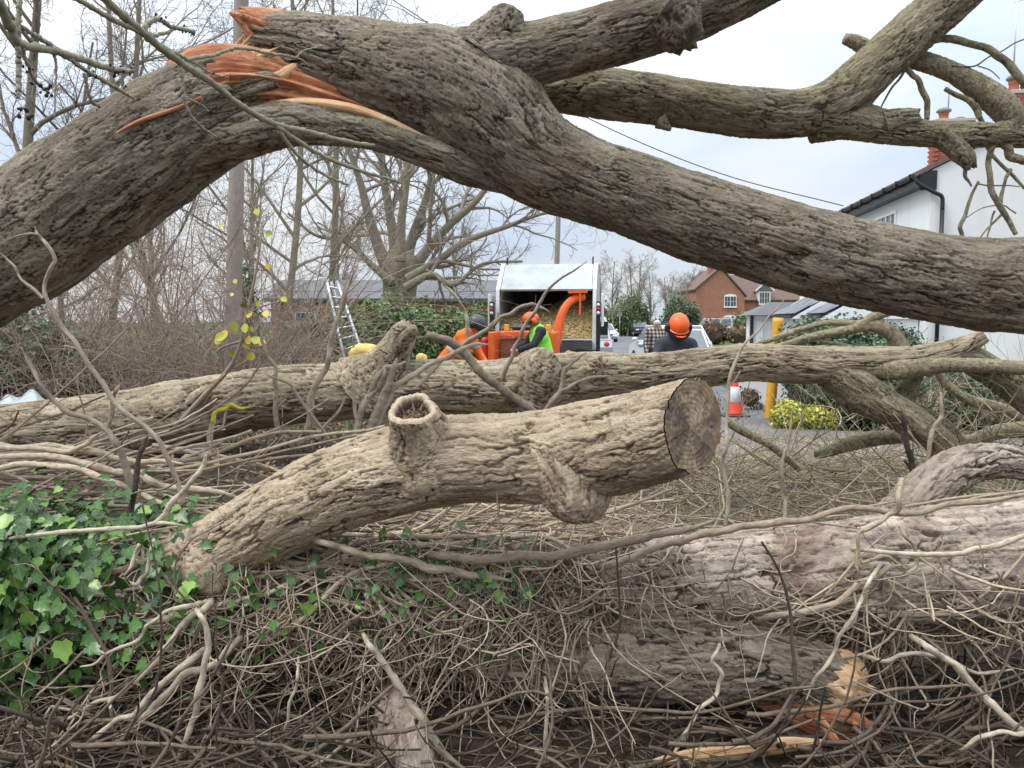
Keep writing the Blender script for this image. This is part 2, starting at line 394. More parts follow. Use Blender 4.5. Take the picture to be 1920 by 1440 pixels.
M['stick'] = vine_mat('stick_bark', (0.15, 0.112, 0.08), (0.66, 0.57, 0.43))
M['twig_near'] = vine_mat('twig_grey_green', (0.16, 0.148, 0.10), (0.42, 0.395, 0.285), 0.75)
M['twig_green'] = vine_mat('brush_twig', (0.13, 0.105, 0.06), (0.50, 0.435, 0.29))
M['twig_far'] = vine_mat('bare_twig', (0.20, 0.165, 0.135), (0.46, 0.39, 0.325))
M['trunk_far'] = bark('far_bark', (0.08, 0.065, 0.05), (0.27, 0.23, 0.18), (0.38, 0.335, 0.26), (0.20, 0.205, 0.09), 0.6, None, 30, 0.6)
M['bramble'] = vine_mat('bramble_stem', (0.22, 0.155, 0.115), (0.50, 0.40, 0.315))
M['ivy'] = leaf_mat('ivy_leaf', (0.018, 0.055, 0.012), (0.055, 0.145, 0.026), (0.23, 0.36, 0.07), 0.36, 0.5, 0.22)
M['hedge'] = leaf_mat('hedge_leaf', (0.035, 0.075, 0.018), (0.10, 0.185, 0.045), (0.27, 0.36, 0.11), 0.45)
M['laurel'] = leaf_mat('evergreen_leaf', (0.018, 0.048, 0.02), (0.05, 0.115, 0.05), (0.17, 0.25, 0.12), 0.4)
M['gold_leaf'] = leaf_mat('golden_leaf', (0.12, 0.17, 0.02), (0.50, 0.48, 0.05), (0.72, 0.66, 0.16), 0.45)
M['yellow_leaf'] = leaf_mat('yellow_leaf', (0.26, 0.30, 0.04), (0.52, 0.46, 0.05), (0.66, 0.47, 0.06), 0.6)
M['litter'] = leaf_mat('dead_leaf', (0.06, 0.035, 0.02), (0.17, 0.095, 0.05), (0.36, 0.2, 0.09), 0.75)
M['grass'] = leaf_mat('grass_blade', (0.035, 0.065, 0.016), (0.075, 0.13, 0.035), (0.2, 0.22, 0.08), 0.7)

def wood_mat(name, c0, c1, c2):
    t = NT(name); bc = t.attr('bc').outputs['Vector']
    f1 = t.noise(t.vmul(bc, (1, 1, 0.06)), 70, 4, 0.6); f2 = t.noise(bc, 5, 3, 0.6); f3 = t.noise(t.vmul(bc, (1, 1, 0.1)), 240, 3, 0.6)
    f = t.math('ADD', t.math('MULTIPLY', f1, 0.5), t.math('MULTIPLY', f2, 0.5))
    col = t.ramp(f, [(0.32, c0), (0.5, c1), (0.68, c2)])
    return t.pbr(col, 0.75, t.bump(t.math('ADD', f1, t.math('MULTIPLY', f3, 0.4)), 0.9, 0.012), spec=0.3)
M['torn'] = wood_mat('torn_orange_wood', (0.21, 0.07, 0.034), (0.47, 0.19, 0.09), (0.76, 0.47, 0.29))
M['torn_pale'] = wood_mat('torn_pale_wood', (0.42, 0.20, 0.09), (0.68, 0.43, 0.23), (0.82, 0.64, 0.42))
M['dead_wood'] = wood_mat('dead_brown_wood', (0.16, 0.10, 0.06), (0.30, 0.2, 0.12), (0.42, 0.30, 0.19))

def cut_face():
    t = NT('weathered_cut_face'); bc = t.attr('bc').outputs['Vector']           # bc = (x,y) on the disc in metres
    d = t.n('ShaderNodeVectorMath', {0: bc}, operation='LENGTH').outputs['Value']
    wob = t.noise(bc, 9, 3, 0.6); rr = t.math('ADD', d, t.math('MULTIPLY', wob, 0.03))
    ring = t.math('SINE', t.math('MULTIPLY', rr, 420.0)); ring = t.math('MULTIPLY_ADD', ring, 0.5, 0.5)
    n1 = t.noise(bc, 8, 6, 0.66); n2 = t.noise(bc, 60, 4, 0.7)
    rad = t.noise(t.n('ShaderNodeVectorMath', {0: bc}, operation='NORMALIZE').outputs[0], 7, 4, 0.7); saw = t.noise(t.vmul(bc, (60, 4, 1)), 1.0, 3, 0.6)
    f = t.math('ADD', t.math('ADD', t.math('MULTIPLY', n1, 0.52), t.math('MULTIPLY', n2, 0.22)), t.math('ADD', t.math('MULTIPLY', rad, 0.14), t.math('MULTIPLY', saw, 0.12)))
    col = t.ramp(f, [(0.36, (0.05, 0.046, 0.046)), (0.45, (0.11, 0.088, 0.072)), (0.51, (0.23, 0.165, 0.11)), (0.58, (0.44, 0.33, 0.215)), (0.66, (0.60, 0.50, 0.39))])
    col = t.mix(t.math('MULTIPLY', ring, 0.13), col, (0.05, 0.035, 0.025))
    edge = t.ramp(d, [(0.118, 0.0), (0.15, 1.0)]); col = t.mix(t.math('MULTIPLY', edge, 0.35), col, (0.32, 0.20, 0.10))
    return t.pbr(col, 0.85, t.bump(t.math('ADD', t.math('MULTIPLY', ring, 0.3), n2), 0.5, 0.006), spec=0.2)
M['cut_face'] = cut_face()

def ground_mat():
    t = NT('ground_soil'); g = t.n('ShaderNodeNewGeometry').outputs['Position']
    n1 = t.noise(g, 2.2, 5, 0.65); n2 = t.noise(g, 22, 5, 0.7); n3 = t.noise(g, 0.35, 3, 0.5)
    soil = t.ramp(t.math('ADD', t.math('MULTIPLY', n1, 0.4), t.math('MULTIPLY', n2, 0.6)), [(0.32, (0.012, 0.009, 0.007)), (0.5, (0.045, 0.032, 0.023)), (0.62, (0.10, 0.07, 0.045)), (0.75, (0.2, 0.145, 0.095))])
    grass = t.ramp(n2, [(0.3, (0.03, 0.055, 0.015)), (0.55, (0.08, 0.13, 0.035)), (0.75, (0.17, 0.18, 0.07))])
    y = t.n('ShaderNodeSeparateXYZ', {0: g}).outputs[1]
    far = t.ramp(t.math('MULTIPLY', t.math('ADD', y, t.math('MULTIPLY', n3, 6.0)), 0.02), [(0.22, 0.0), (0.42, 1.0)])
    return t.pbr(t.mix(far, soil, grass), 0.9, t.bump(n2, 0.9, 0.03), spec=0.3)
M['ground'] = ground_mat()
def asphalt():
    t = NT('asphalt'); g = t.n('ShaderNodeNewGeometry').outputs['Position']
    n1 = t.noise(g, 0.8, 4, 0.6); n2 = t.noise(g, 110, 3, 0.7); n3 = t.noise(g, 4, 5, 0.65)
    col = t.ramp(t.math('ADD', t.math('MULTIPLY', n1, 0.5), t.math('MULTIPLY', n2, 0.5)), [(0.3, (0.075, 0.077, 0.08)), (0.5, (0.145, 0.148, 0.152)), (0.7, (0.23, 0.23, 0.23))])
    x = t.n('ShaderNodeSeparateXYZ', {0: g})
    near = t.ramp(t.math('MULTIPLY', x.outputs[1], 0.05), [(0.40, 1.0), (0.58, 0.0)])
    dust = t.math('MULTIPLY', t.ramp(n3, [(0.42, 0.0), (0.6, 1.0)]), near)
    col = t.mix(t.math('MULTIPLY', dust, 0.8), col, (0.42, 0.28, 0.16))
    return t.pbr(col, 0.82, t.bump(n2, 0.4, 0.006), spec=0.35)
M['asphalt'] = asphalt()
M['path'] = plain('pavement_grey', (0.24, 0.235, 0.23), 0.85, scale=5, bump=0.3)
M['kerb'] = plain('kerb_stone', (0.26, 0.255, 0.24), 0.85, scale=5, bump=0.3)
M['yellow_line'] = plain('road_line_yellow', (0.55, 0.42, 0.16), 0.8)

def render_wall():
    t = NT('white_render'); g = t.n('ShaderNodeNewGeometry').outputs['Position']
    n1 = t.noise(g, 0.7, 4, 0.6); n2 = t.noise(g, 40, 4, 0.7); n3 = t.noise(t.vmul(g, (1, 1, 0.12)), 3.2, 4, 0.6)
    col = t.ramp(n1, [(0.3, (0.70, 0.71, 0.72)), (0.6, (0.80, 0.80, 0.80))])
    col = t.mix(t.math('MULTIPLY', t.ramp(n3, [(0.55, 0.0), (0.75, 1.0)]), 0.22), col, (0.50, 0.50, 0.47))
    return t.pbr(col, 0.85, t.bump(n2, 0.35, 0.01), spec=0.2)
M['render'] = render_wall()
def brick_far(name, c1, c2, mortar, sc):
    t = NT(name); g = t.n('ShaderNodeTexCoord').outputs['Object']
    s3 = t.n('ShaderNodeSeparateXYZ', {0: g}); u = t.math('ADD', s3.outputs[0], s3.outputs[1])
    v = t.n('ShaderNodeCombineXYZ', {0: u, 1: s3.outputs[2], 2: 0.0}).outputs[0]
    b = t.n('ShaderNodeTexBrick', {'Vector': v, 'Color1': c1, 'Color2': c2, 'Mortar': mortar, 'Scale': sc, 'Mortar Size': 0.012, 'Brick Width': 0.225, 'Row Height': 0.075})
    n = t.noise(g, 1.1, 5, 0.65)
    col = t.mix(t.math('MULTIPLY', t.ramp(n, [(0.3, 1.0), (0.7, 0.0)]), 0.35), b.outputs[0], tuple(np.array(c1) * 0.55))
    return t.pbr(col, 0.9, spec=0.2)
M['brick_far'] = brick_far('red_brick_wall', (0.33, 0.115, 0.07), (0.42, 0.16, 0.10), (0.40, 0.29, 0.22), 1.0)
M['brick'] = plain('brick_clay', (0.38, 0.13, 0.085), 0.9, var=0.25, scale=14, bump=0.3)
M['mortar'] = plain('mortar', (0.48, 0.43, 0.38), 0.95, scale=20)
def tint_mat(name, c0, c1, rough=0.7, spec=0.3):
    t = NT(name); oi = t.n('ShaderNodeObjectInfo').outputs['Random']; g = t.n('ShaderNodeTexCoord').outputs['Object']
    n = t.noise(g, 12, 4, 0.65); f = t.math('MULTIPLY_ADD', n, 0.6, t.math('MULTIPLY_ADD', oi, 0.8, -0.2), clamp=True)
    return t.pbr(t.mix(f, c0, c1), rough, t.bump(n, 0.3, 0.01), spec=spec)
M['slate'] = tint_mat('roof_slate', (0.10, 0.115, 0.135), (0.20, 0.215, 0.24), 0.55)
M['tile'] = plain('clay_roof_tile', (0.17, 0.115, 0.095), 0.85, var=0.25, scale=3, bump=0.3)
M['white'] = plain('white_paint', (0.78, 0.79, 0.80), 0.45, var=0.06)
M['black'] = plain('black_plastic', (0.018, 0.019, 0.021), 0.4, var=0.2)
M['dark_grey'] = plain('dark_grey_metal', (0.07, 0.072, 0.076), 0.5, var=0.25, scale=5)
M['grey_roof'] = plain('grey_sheet_roof', (0.13, 0.135, 0.14), 0.6, var=0.2, scale=1.2)
M['alu'] = plain('aluminium', (0.62, 0.64, 0.66), 0.38, metal=0.85, var=0.1)
M['body_panel'] = plain('weathered_white_panel', (0.47, 0.51, 0.51), 0.45, var=0.2, scale=2.2)
M['panel_grey'] = plain('grey_panel', (0.42, 0.44, 0.45), 0.45, var=0.2, scale=2.2)
M['orange'] = plain('orange_machine_paint', (0.78, 0.13, 0.025), 0.4, var=0.16, scale=6)
M['rust'] = plain('worn_hopper_steel', (0.33, 0.15, 0.095), 0.65, var=0.3, scale=5, bump=0.2)
M['red'] = plain('red_lens', (0.55, 0.03, 0.025), 0.3)
M['red_cone'] = plain('red_cone_plastic', (0.80, 0.075, 0.035), 0.5, var=0.12)
M['cone_white'] = plain('cone_sleeve_white', (0.72, 0.74, 0.76), 0.4, var=0.12)
M['amber'] = plain('amber_lens', (0.80, 0.38, 0.04), 0.35)
M['post'] = plain('yellow_post_paint', (0.72, 0.37, 0.025), 0.5, var=0.14, scale=7)
M['pot'] = plain('chimney_pot_clay', (0.42, 0.14, 0.09), 0.8, var=0.2)
M['glass'] = plain('window_glass', (0.05, 0.06, 0.07), 0.08, var=0.1, spec=0.8)
M['glass_car'] = plain('car_glass', (0.10, 0.12, 0.13), 0.08, var=0.1, spec=0.8)
M['tyre'] = plain('tyre_rubber', (0.02, 0.02, 0.021), 0.8)
M['silver'] = plain('silver_car_paint', (0.52, 0.55, 0.57), 0.28, metal=0.3, var=0.06, spec=0.6)
M['pale_paint'] = plain('pale_car_paint', (0.66, 0.69, 0.71), 0.28, metal=0.15, var=0.06, spec=0.6)
M['navy_paint'] = plain('dark_car_paint', (0.035, 0.042, 0.052), 0.22, var=0.1, spec=0.7)
M['skin'] = plain('skin', (0.55, 0.31, 0.22), 0.55, var=0.1, scale=20)
M['hiviz_orange'] = plain('orange_work_cloth', (0.86, 0.18, 0.02), 0.75, var=0.16, scale=7, bump=0.3)
M['hiviz_green'] = plain('lime_vest_cloth', (0.28, 0.86, 0.09), 0.7, var=0.12, scale=7, bump=0.3)
M['reflect'] = plain('reflective_tape', (0.50, 0.50, 0.50), 0.4, var=0.1)
M['cloth_dark'] = plain('dark_cloth', (0.028, 0.028, 0.034), 0.85, var=0.3, scale=8, bump=0.4)
M['cloth_navy'] = plain('navy_cloth', (0.045, 0.046, 0.06), 0.85, var=0.3, scale=8, bump=0.4)
M['helmet'] = plain('orange_helmet_plastic', (0.86, 0.12, 0.02), 0.35, var=0.06, spec=0.5)
M['helmet_grey'] = plain('grey_helmet_plastic', (0.06, 0.066, 0.078), 0.4, var=0.1, spec=0.5)
def plaid():
    t = NT('plaid_cloth'); g = t.n('ShaderNodeTexCoord').outputs['Object']; s3 = t.n('ShaderNodeSeparateXYZ', {0: g})
    a = t.math('GREATER_THAN', t.math('SINE', t.math('MULTIPLY', s3.outputs[0], 75)), 0.1); b = t.math('GREATER_THAN', t.math('SINE', t.math('MULTIPLY', s3.outputs[2], 75)), 0.1)
    f = t.math('MULTIPLY', t.math('ADD', a, b), 0.5)
    return t.pbr(t.ramp(f, [(0.0, (0.03, 0.026, 0.026)), (0.5, (0.20, 0.15, 0.13)), (1.0, (0.55, 0.50, 0.45))], 'LINEAR'), 0.85)
M['plaid'] = plaid()
def chips_mat():
    t = NT('wood_chips'); ti = t.attr('tint').outputs['Fac']
    return t.pbr(t.ramp(ti, [(0, (0.22, 0.15, 0.06)), (0.4, (0.50, 0.38, 0.18)), (1, (0.78, 0.64, 0.36))]), 0.85, spec=0.2)
M['chips'] = chips_mat()
def sawdust_mat():
    t = NT('sawdust'); ti = t.attr('tint').outputs['Fac']
    return t.pbr(t.ramp(ti, [(0, (0.30, 0.17, 0.08)), (0.5, (0.55, 0.34, 0.18)), (1, (0.70, 0.50, 0.30))]), 0.9, spec=0.2)
M['sawdust'] = sawdust_mat()
M['stone'] = plain('grey_stone', (0.27, 0.26, 0.24), 0.9, var=0.2, scale=9, bump=0.5)
M['plastic_sheet'] = plain('pale_plastic_sheet', (0.62, 0.72, 0.72), 0.3, var=0.1)
M['tarp'] = plain('yellow_sack_cloth', (0.72, 0.53, 0.16), 0.7, var=0.15, scale=6, bump=0.4)
M['pole'] = bark('weathered_pole_wood', (0.16, 0.135, 0.12), (0.36, 0.305, 0.27), (0.46, 0.41, 0.37), (0.16, 0.21, 0.10), 0.2, None, 60, 0.2)
M['lichen'] = plain('yellow_lichen', (0.62, 0.55, 0.04), 0.9, var=0.2, scale=60, bump=0.5)
M['bud'] = plain('black_bud', (0.02, 0.017, 0.016), 0.7)
# ------------------------------------------------------------------ ground, road
RD = 0.139                                                     # road heading: x grows by RD per metre of y
def height(X, Y):
    X = np.asarray(X, float); Y = np.asarray(Y, float); o = X - RD * Y
    bank = 0.45 * ss((-1.5 - o) / 0.9) * ss((Y - 3.0) / 0.7) * (1 - 0.55 * ss((Y - 9) / 5))
    deb = 0.34 * ss((1.5 - X) / 1.0) * np.exp(-((Y - 3.75) / 0.5) ** 2)
    h = np.maximum(bank, deb)
    n = vnoise(np.stack([X * 1.7, Y * 1.7, X * 0], -1), 1) - 0.5 + 0.5 * (vnoise(np.stack([X * 6, Y * 6, X * 0], -1), 2) - 0.5)
    onroad = ss((o + 2.6) / 0.5) * ss((Y - 5) / 1.5)
    far = ss((Y - 30) / 40) * ss((np.abs(o) - 9) / 20)
    return h + n * 0.09 * (1 - onroad) * ss((o * 0 + 40 - np.abs(X)) / 20) - 0.03 * onroad + far * 0.0
xs = np.unique(np.round(np.concatenate([-np.geomspace(6, 600, 30), np.arange(-6, 9, 0.09), np.geomspace(9, 600, 28)]), 3))
ys = np.unique(np.round(np.concatenate([-np.geomspace(1, 60, 6), np.arange(-1, 12, 0.09), np.geomspace(12, 1500, 50)]), 3))
gx, gy = np.meshgrid(xs, ys); gz = height(gx, gy)
mb = MB(); nx = len(xs); i, j = np.meshgrid(np.arange(nx - 1), np.arange(len(ys) - 1)); a = (j * nx + i).ravel()
mb.add(np.stack([gx, gy, gz], -1).reshape(-1, 3), q=np.stack([a, a + 1, a + nx + 1, a + nx], 1))
solo(mb, 'ground', M['ground'], loc=(0, 0, 0), kind='structure')

def ribbon(o0, o1, ys_, z, name, mat, kind='structure'):
    """strip between road offsets o0(y), o1(y)"""
    mb = MB(); ys_ = np.asarray(ys_, float)
    A = np.stack([RD * ys_ + np.array([o0(y) for y in ys_]), ys_, np.full(len(ys_), z)], 1)
    B = np.stack([RD * ys_ + np.array([o1(y) for y in ys_]), ys_, np.full(len(ys_), z)], 1)
    k = 8; t = np.linspace(0, 1, k)[None, :, None]; V = A[:, None] * (1 - t) + B[:, None] * t
    i, j = np.meshgrid(np.arange(k - 1), np.arange(len(ys_) - 1)); a = (j * k + i).ravel()
    mb.add(V.reshape(-1, 3), q=np.stack([a, a + 1, a + k + 1, a + k], 1))
    return solo(mb, name, mat, loc=(0, 0, 0), kind=kind)
right_edge = lambda y: 2.6 + 4.6 * float(ss((11.5 - y) / 1.3))
ribbon(lambda y: -2.5, right_edge, np.r_[np.arange(5.2, 20, 0.4), np.geomspace(20, 260, 30)], 0.0, 'road', M['asphalt'])
ribbon(lambda y: 2.76, lambda y: 4.6, np.r_[np.arange(13.6, 20, 0.4), np.geomspace(20, 260, 24)], 0.10, 'pavement', M['path'])
mb = MB()
for yy in np.arange(13.6, 60, 0.92):
    mb.M = Matrix.Translation((RD * yy + 2.69, yy, 0)) @ Matrix.Rotation(-math.atan(RD), 4, 'Z')
    mb.box((-0.065, 0, -0.1), (0.065, 0.90, 0.112), 0.012)
mb.M = None
solo(mb, 'kerb', M['kerb'], loc=(0, 0, 0), kind='structure', smooth=False)
ribbon(lambda y: -2.36, lambda y: -2.26, np.geomspace(18, 120, 20), 0.004, 'road_line', M['yellow_line'])

# scattered bits: one builder for leaves, chips, sticks lying on the ground
def frames(n, up=None, tilt=0.5):
    """random axes around up normals"""
    if up is None: up = np.tile([0, 0, 1.0], (n, 1))
    Z = nrm(up + R.normal(0, tilt, (n, 3))); a = R.normal(0, 1, (n, 3)); X = nrm(np.cross(a, Z)); Y = np.cross(Z, X)
    return X, Y, Z
KITE_V = np.array([(0, 0, 0), (0.42, 0.45, 0.06), (0, 1.0, -0.05), (-0.42, 0.45, 0.06)]); KITE_F = [(0, 1, 2), (0, 2, 3)]
IVY_V = np.array([(0, 0.03, 0), (0.24, -0.06, 0.07), (0.46, 0.16, 0.03), (0.36, 0.38, 0.06), (0.38, 0.56, 0.01), (0.20, 0.68, 0.03), (0, 1.0, -0.14), (-0.20, 0.68, 0.03), (-0.38, 0.56, 0.01), (-0.36, 0.38, 0.06), (-0.46, 0.16, 0.03), (-0.24, -0.06, 0.07), (0, 0.42, -0.05)])
IVY_F = [(12, a, b) for a, b in zip(range(0, 12), [1, 2, 3, 4, 5, 6, 7, 8, 9, 10, 11, 0])]
OVAL_V = np.array([(0, 0, 0), (0.28, 0.2, 0.04), (0.40, 0.5, 0.05), (0.26, 0.82, 0.02), (0, 1.0, -0.04), (-0.26, 0.82, 0.02), (-0.40, 0.5, 0.05), (-0.28, 0.2, 0.04), (0, 0.5, -0.02)])
OVAL_F = [(8, a, (a + 1) % 8) for a in range(8)]
LEAF_V = np.array([(0, 0, 0), (0.36, 0.36, 0.05), (0.24, 0.8, 0.02), (0, 1.0, -0.06), (-0.24, 0.8, 0.02), (-0.36, 0.36, 0.05)]); LEAF_F = [(0, 1, 2), (0, 2, 3), (0, 3, 4), (0, 4, 5)]
n = 4200
X = R.uniform(-4.2, 3.0, n); Y = R.uniform(2.3, 10.5, n); X = np.where(Y > 5, np.minimum(X, RD * Y - 2.6 - np.abs(R.normal(0, 1.2, n))), X); C = np.stack([X, Y, height(X, Y) + 0.012], 1)
mb = MB(); x, y, z = frames(n, tilt=0.45); mb.stamp(OVAL_V, OVAL_F, C, x, y, z, R.uniform(0.018, 0.05, n), R.uniform(0, 1, n))
solo(mb, 'leaf_litter', M['litter'], 'brown dead leaves scattered over the bare soil', 'leaves', kind='stuff', smooth=False)
n = 14000                                                       # sawdust and chips on the tarmac
X = R.normal(2.6, 1.5, n); Y = R.normal(9.4, 1.5, n); ok = (X - RD * Y > -2.2) & (Y > 6) & (Y < 13)
X, Y = X[ok], Y[ok]; n = len(X)
mb = MB(); x, y, z = frames(n, tilt=0.3); mb.stamp(KITE_V, KITE_F, np.stack([X, Y, np.full(n, 0.012)], 1), x, y, z, R.uniform(0.008, 0.026, n), R.uniform(0, 1, n))
solo(mb, 'sawdust', M['sawdust'], 'orange sawdust and chips strewn on the tarmac by the cone', 'sawdust', kind='stuff', smooth=False)
# ------------------------------------------------------------------ the felled trees
STY = {'main': (1.2, 0.016, 0.13, 0.9), 'limb': (1.3, 0.014, 0.16, 0.85), 'fallen': (1.0, 0.021, 0.09, 1.05), 'cut': (0.9, 0.015, 0.12, 1.0), 'ground': (0.8, 0.018, 0.2, 0.95), 'dark': (1.0, 0.014, 0.18, 1.0), 'smooth': (1.6, 0.008, 1.0, 0.7)}
def bark_relief(p, style, seed):
    """fissured bark: wavy, broken cracks drawn out along the grain between flaky plates; p[...,3]=(r cos, r sin, length); height 0..1"""
    sc, disp, stre, amt = STY[style]
    w = np.stack([vnoise(p * 8 * sc, seed + 50), vnoise(p * 8 * sc + 31.7, seed + 51), vnoise(p * 6 * sc + 77.1, seed + 52)], -1) - 0.5
    w2 = np.stack([vnoise(p * 38 * sc, seed + 53), vnoise(p * 38 * sc + 3.1, seed + 54), vnoise(p * 26 * sc + 7.9, seed + 55)], -1) - 0.5
    q = p + w * np.array([0.022, 0.022, 0.12]) / sc + w2 * np.array([0.010, 0.010, 0.05]) / sc
    q = q * np.array([1, 1, stre]) * sc
    h = 0.80 + 0.0 * q[..., 0]
    for f, wd, dep, sd in ((25, 0.17, 0.66, 1), (42, 0.17, 0.55, 2), (78, 0.22, 0.25, 3)):
        n = vnoise(q * f + 13.3 * sd, seed + sd) - 0.5 + 0.45 * (vnoise(q * f * 2.1 + 3.3 * sd, seed + 30 + sd) - 0.5)
        a = np.abs(n) * 2.6
        mk = 0.25 + 0.75 * ss((vnoise(p * np.array([1, 1, 0.5]) * f * 0.45 * sc + 5.5 * sd, seed + 20 + sd) - 0.32) / 0.3)
        h = h - amt * dep * (1 - ss(a / wd)) * mk + 0.085 * np.tanh(n * 9)        # the signed term makes one plate overlap the next
    h = h + 0.14 * (vnoise(q * 60, seed + 9) - 0.5) + 0.15 * (vnoise(p * 85 * sc, seed + 10) - 0.5) + 0.14 * (vnoise(p * 170 * sc, seed + 11) - 0.5)
    return np.clip(h, 0, 1.1), disp
def limb(mb, pts, n, k, Y=None, flare=0.0, fl=0.12, lump=0.06, phase=0.0, seed=1, jag=(0, 0), cap=True, style=None, cutn=None):
    P, r = px_path(pts, n, Y)
    s = np.r_[0, np.cumsum(np.linalg.norm(np.diff(P, axis=0), axis=1))]
    r = r * (1 + flare * np.exp(-s / fl))
    th = thetas(P, k)
    p = np.stack(np.broadcast_arrays(np.cos(th)[None] * 1.1, np.sin(th)[None] * 1.1, s[:, None] * 2.6), -1)
    fac = 1 + lump * 2 * (vnoise(p + seed * 7.3, seed) - 0.5) + lump * (vnoise(p * 2.7 + seed, seed + 1) - 0.5)
    st = style or CUR[0]
    b = np.stack(np.broadcast_arrays(r[:, None] * np.cos(th)[None], r[:, None] * np.sin(th)[None], s[:, None] + seed * 3.1), -1)
    h, disp = bark_relief(b + seed * 1.7, st, seed)
    d = np.minimum(disp, r * 0.22)[:, None]
    fac = fac + d * (h - 0.7) / r[:, None]
    return mb.tube(P, r, k, cap, h, 0, phase, lambda u, t_: fac, seed * 3.1, jag, cutn)
CUR = ['main']
def limbs(parent, name, mat, style, items, n=60, k=16, **kw):
    for it in items:
        mb = MB(); CUR[0] = style; o = dict(kw); o.update(it[1] if len(it) > 1 and isinstance(it[1], dict) else {}); nn = o.pop('n', n); kk = o.pop('k', k)
        limb(mb, it[0], nn, kk, **o); part(mb, name, M[mat], parent)
def splinters(mb, c, axis, r, n, length, width=0.012, spread=0.15, seed=0):
    """tapering shards standing out of a torn face"""
    rr = np.random.default_rng(seed); axis = nrm(np.asarray(axis, float)); u = nrm(np.cross(axis, [0.2, 0.3, 1.0])); v = np.cross(axis, u)
    a = rr.uniform(0, 2 * pi, n); q = np.sqrt(rr.uniform(0, 1, n)) * r
    B = np.asarray(c) + np.outer(q * np.cos(a), u) + np.outer(q * np.sin(a), v)
    d = nrm(axis + rr.normal(0, spread, (n, 3))); L = length * rr.uniform(0.3, 1.0, n)
    t = np.array([-0.15, 0.35, 0.75, 1.0]); P = B[:, None] + d[:, None] * (L[:, None] * t)[..., None]
    w = width * rr.uniform(0.5, 1.5, n)[:, None] * np.array([1.1, 1.0, 0.6, 0.04])
    mb.strands(P, w, 4, rr.uniform(0, 1, n))

def kinked(q, amt=0.05):
    """extra control points set slightly off the line, so thin wood bends in kinks"""
    w = [q[0]]
    for a, b in zip(q[:-1], q[1:]):
        L = math.hypot(b[0] - a[0], b[1] - a[1]) + 1e-6; off = R.normal(0, amt) * L
        w.append(((a[0] + b[0]) / 2 - (b[1] - a[1]) / L * off, (a[1] + b[1]) / 2 + (b[0] - a[0]) / L * off, (a[2] + b[2]) / 2, (a[3] + b[3]) / 2 + R.normal(0, 0.01))); w.append(b)
    return w
# ---- A: tree arching overhead, split open
up_tree = thing('split_tree', 'huge grey barked tree trunk arching overhead, snapped and split open on orange wood', 'tree', W(50, 432, 4.0) * np.array([1, 1, 0]))
CUR[0] = 'main'
mb = MB()
limb(mb, [(-300, 650, 124, 3.9), (-100, 530, 117, 3.95), (50, 445, 113, 4), (180, 352, 111, 4), (310, 262, 103, 4), (400, 208, 96, 4), (462, 180, 84, 4)], 400, 220, lump=0.07, seed=2, jag=(0, 0.22))
part(mb, 'trunk', M['bark_main'], up_tree)
CUR[0] = 'main'
mb = MB()
limb(mb, [(492, 72, 42, 4.05), (560, 84, 56, 4.05), (650, 112, 74, 4.05), (740, 142, 92, 4.05), (830, 170, 106, 4.05), (915, 222, 104, 4.05), (1000, 293, 84, 4.05), (1100, 338, 76, 4.05), (1200, 372, 75, 4.05), (1300, 407, 77, 4.05), (1400, 437, 78, 4.05), (1500, 466, 81, 4.05), (1600, 492, 81, 4.05), (1700, 512, 80, 4.05), (1800, 530, 82, 4.05), (1920, 536, 90, 4.05), (2100, 530, 92, 4.0)], 760, 180, lump=0.06, seed=5, jag=(0.16, 0))
part(mb, 'trunk', M['bark_main'], up_tree, label='right half of the split trunk sloping down to the right')
CUR[0] = 'main'
mb = MB()
limb(mb, [(330, 300, 40, 3.93), (420, 262, 44, 3.91), (500, 240, 43, 3.9), (580, 234, 38, 3.9), (680, 246, 29, 3.9), (780, 277, 27, 3.92), (870, 310, 32, 3.97), (950, 335, 28, 4.06), (1020, 345, 16, 4.12)], 270, 80, lump=0.10, seed=8)
part(mb, 'bark_strap', M['bark_main'], up_tree, label='dark strip of bark left holding the two halves together')
CUR[0] = 'main'
mb = MB()
limb(mb, [(850, 150, 80, 4.03), (930, 118, 66, 4.0), (1000, 101, 55, 4.0), (1100, 76, 53, 4.0), (1200, 50, 52, 4.0), (1320, 8, 54, 4.0), (1440, -48, 50, 4.0), (1560, -120, 48, 4.0)], 290, 120, flare=0.15, lump=0.07, seed=11)
limb(mb, [(915, 100, 46, 3.98), (938, 62, 40, 3.95), (955, 32, 31, 3.93), (960, 22, 22, 3.93)], 70, 90, flare=0.5, fl=0.06, lump=0.14, seed=12)
limb(mb, [(905, 80, 26, 4.0), (912, 52, 22, 4.0), (914, 40, 14, 4.0)], 30, 50, flare=0.3, lump=0.2, seed=13)
limb(mb, [(1262, 40, 40, 3.93), (1282, 66, 34, 3.9), (1292, 78, 25, 3.89)], 50, 70, flare=0.5, lump=0.2, seed=14, jag=(0, 0.05))
part(mb, 'limb', M['bark_main'], up_tree)
CUR[0] = 'limb'
mb = MB()
limb(mb, [(900, 190, 60, 4.25), (960, 178, 36, 4.45), (1020, 172, 36, 4.5), (1100, 170, 45, 4.5), (1200, 183, 45, 4.5), (1300, 198, 43, 4.5), (1400, 209, 43, 4.5), (1490, 212, 42, 4.5), (1560, 195, 46, 4.5), (1615, 152, 44, 4.5), (1665, 103, 41, 4.5), (1722, 50, 41, 4.5), (1782, 0, 41, 4.5), (1880, -90, 38, 4.5)], 400, 100, lump=0.06, seed=16)
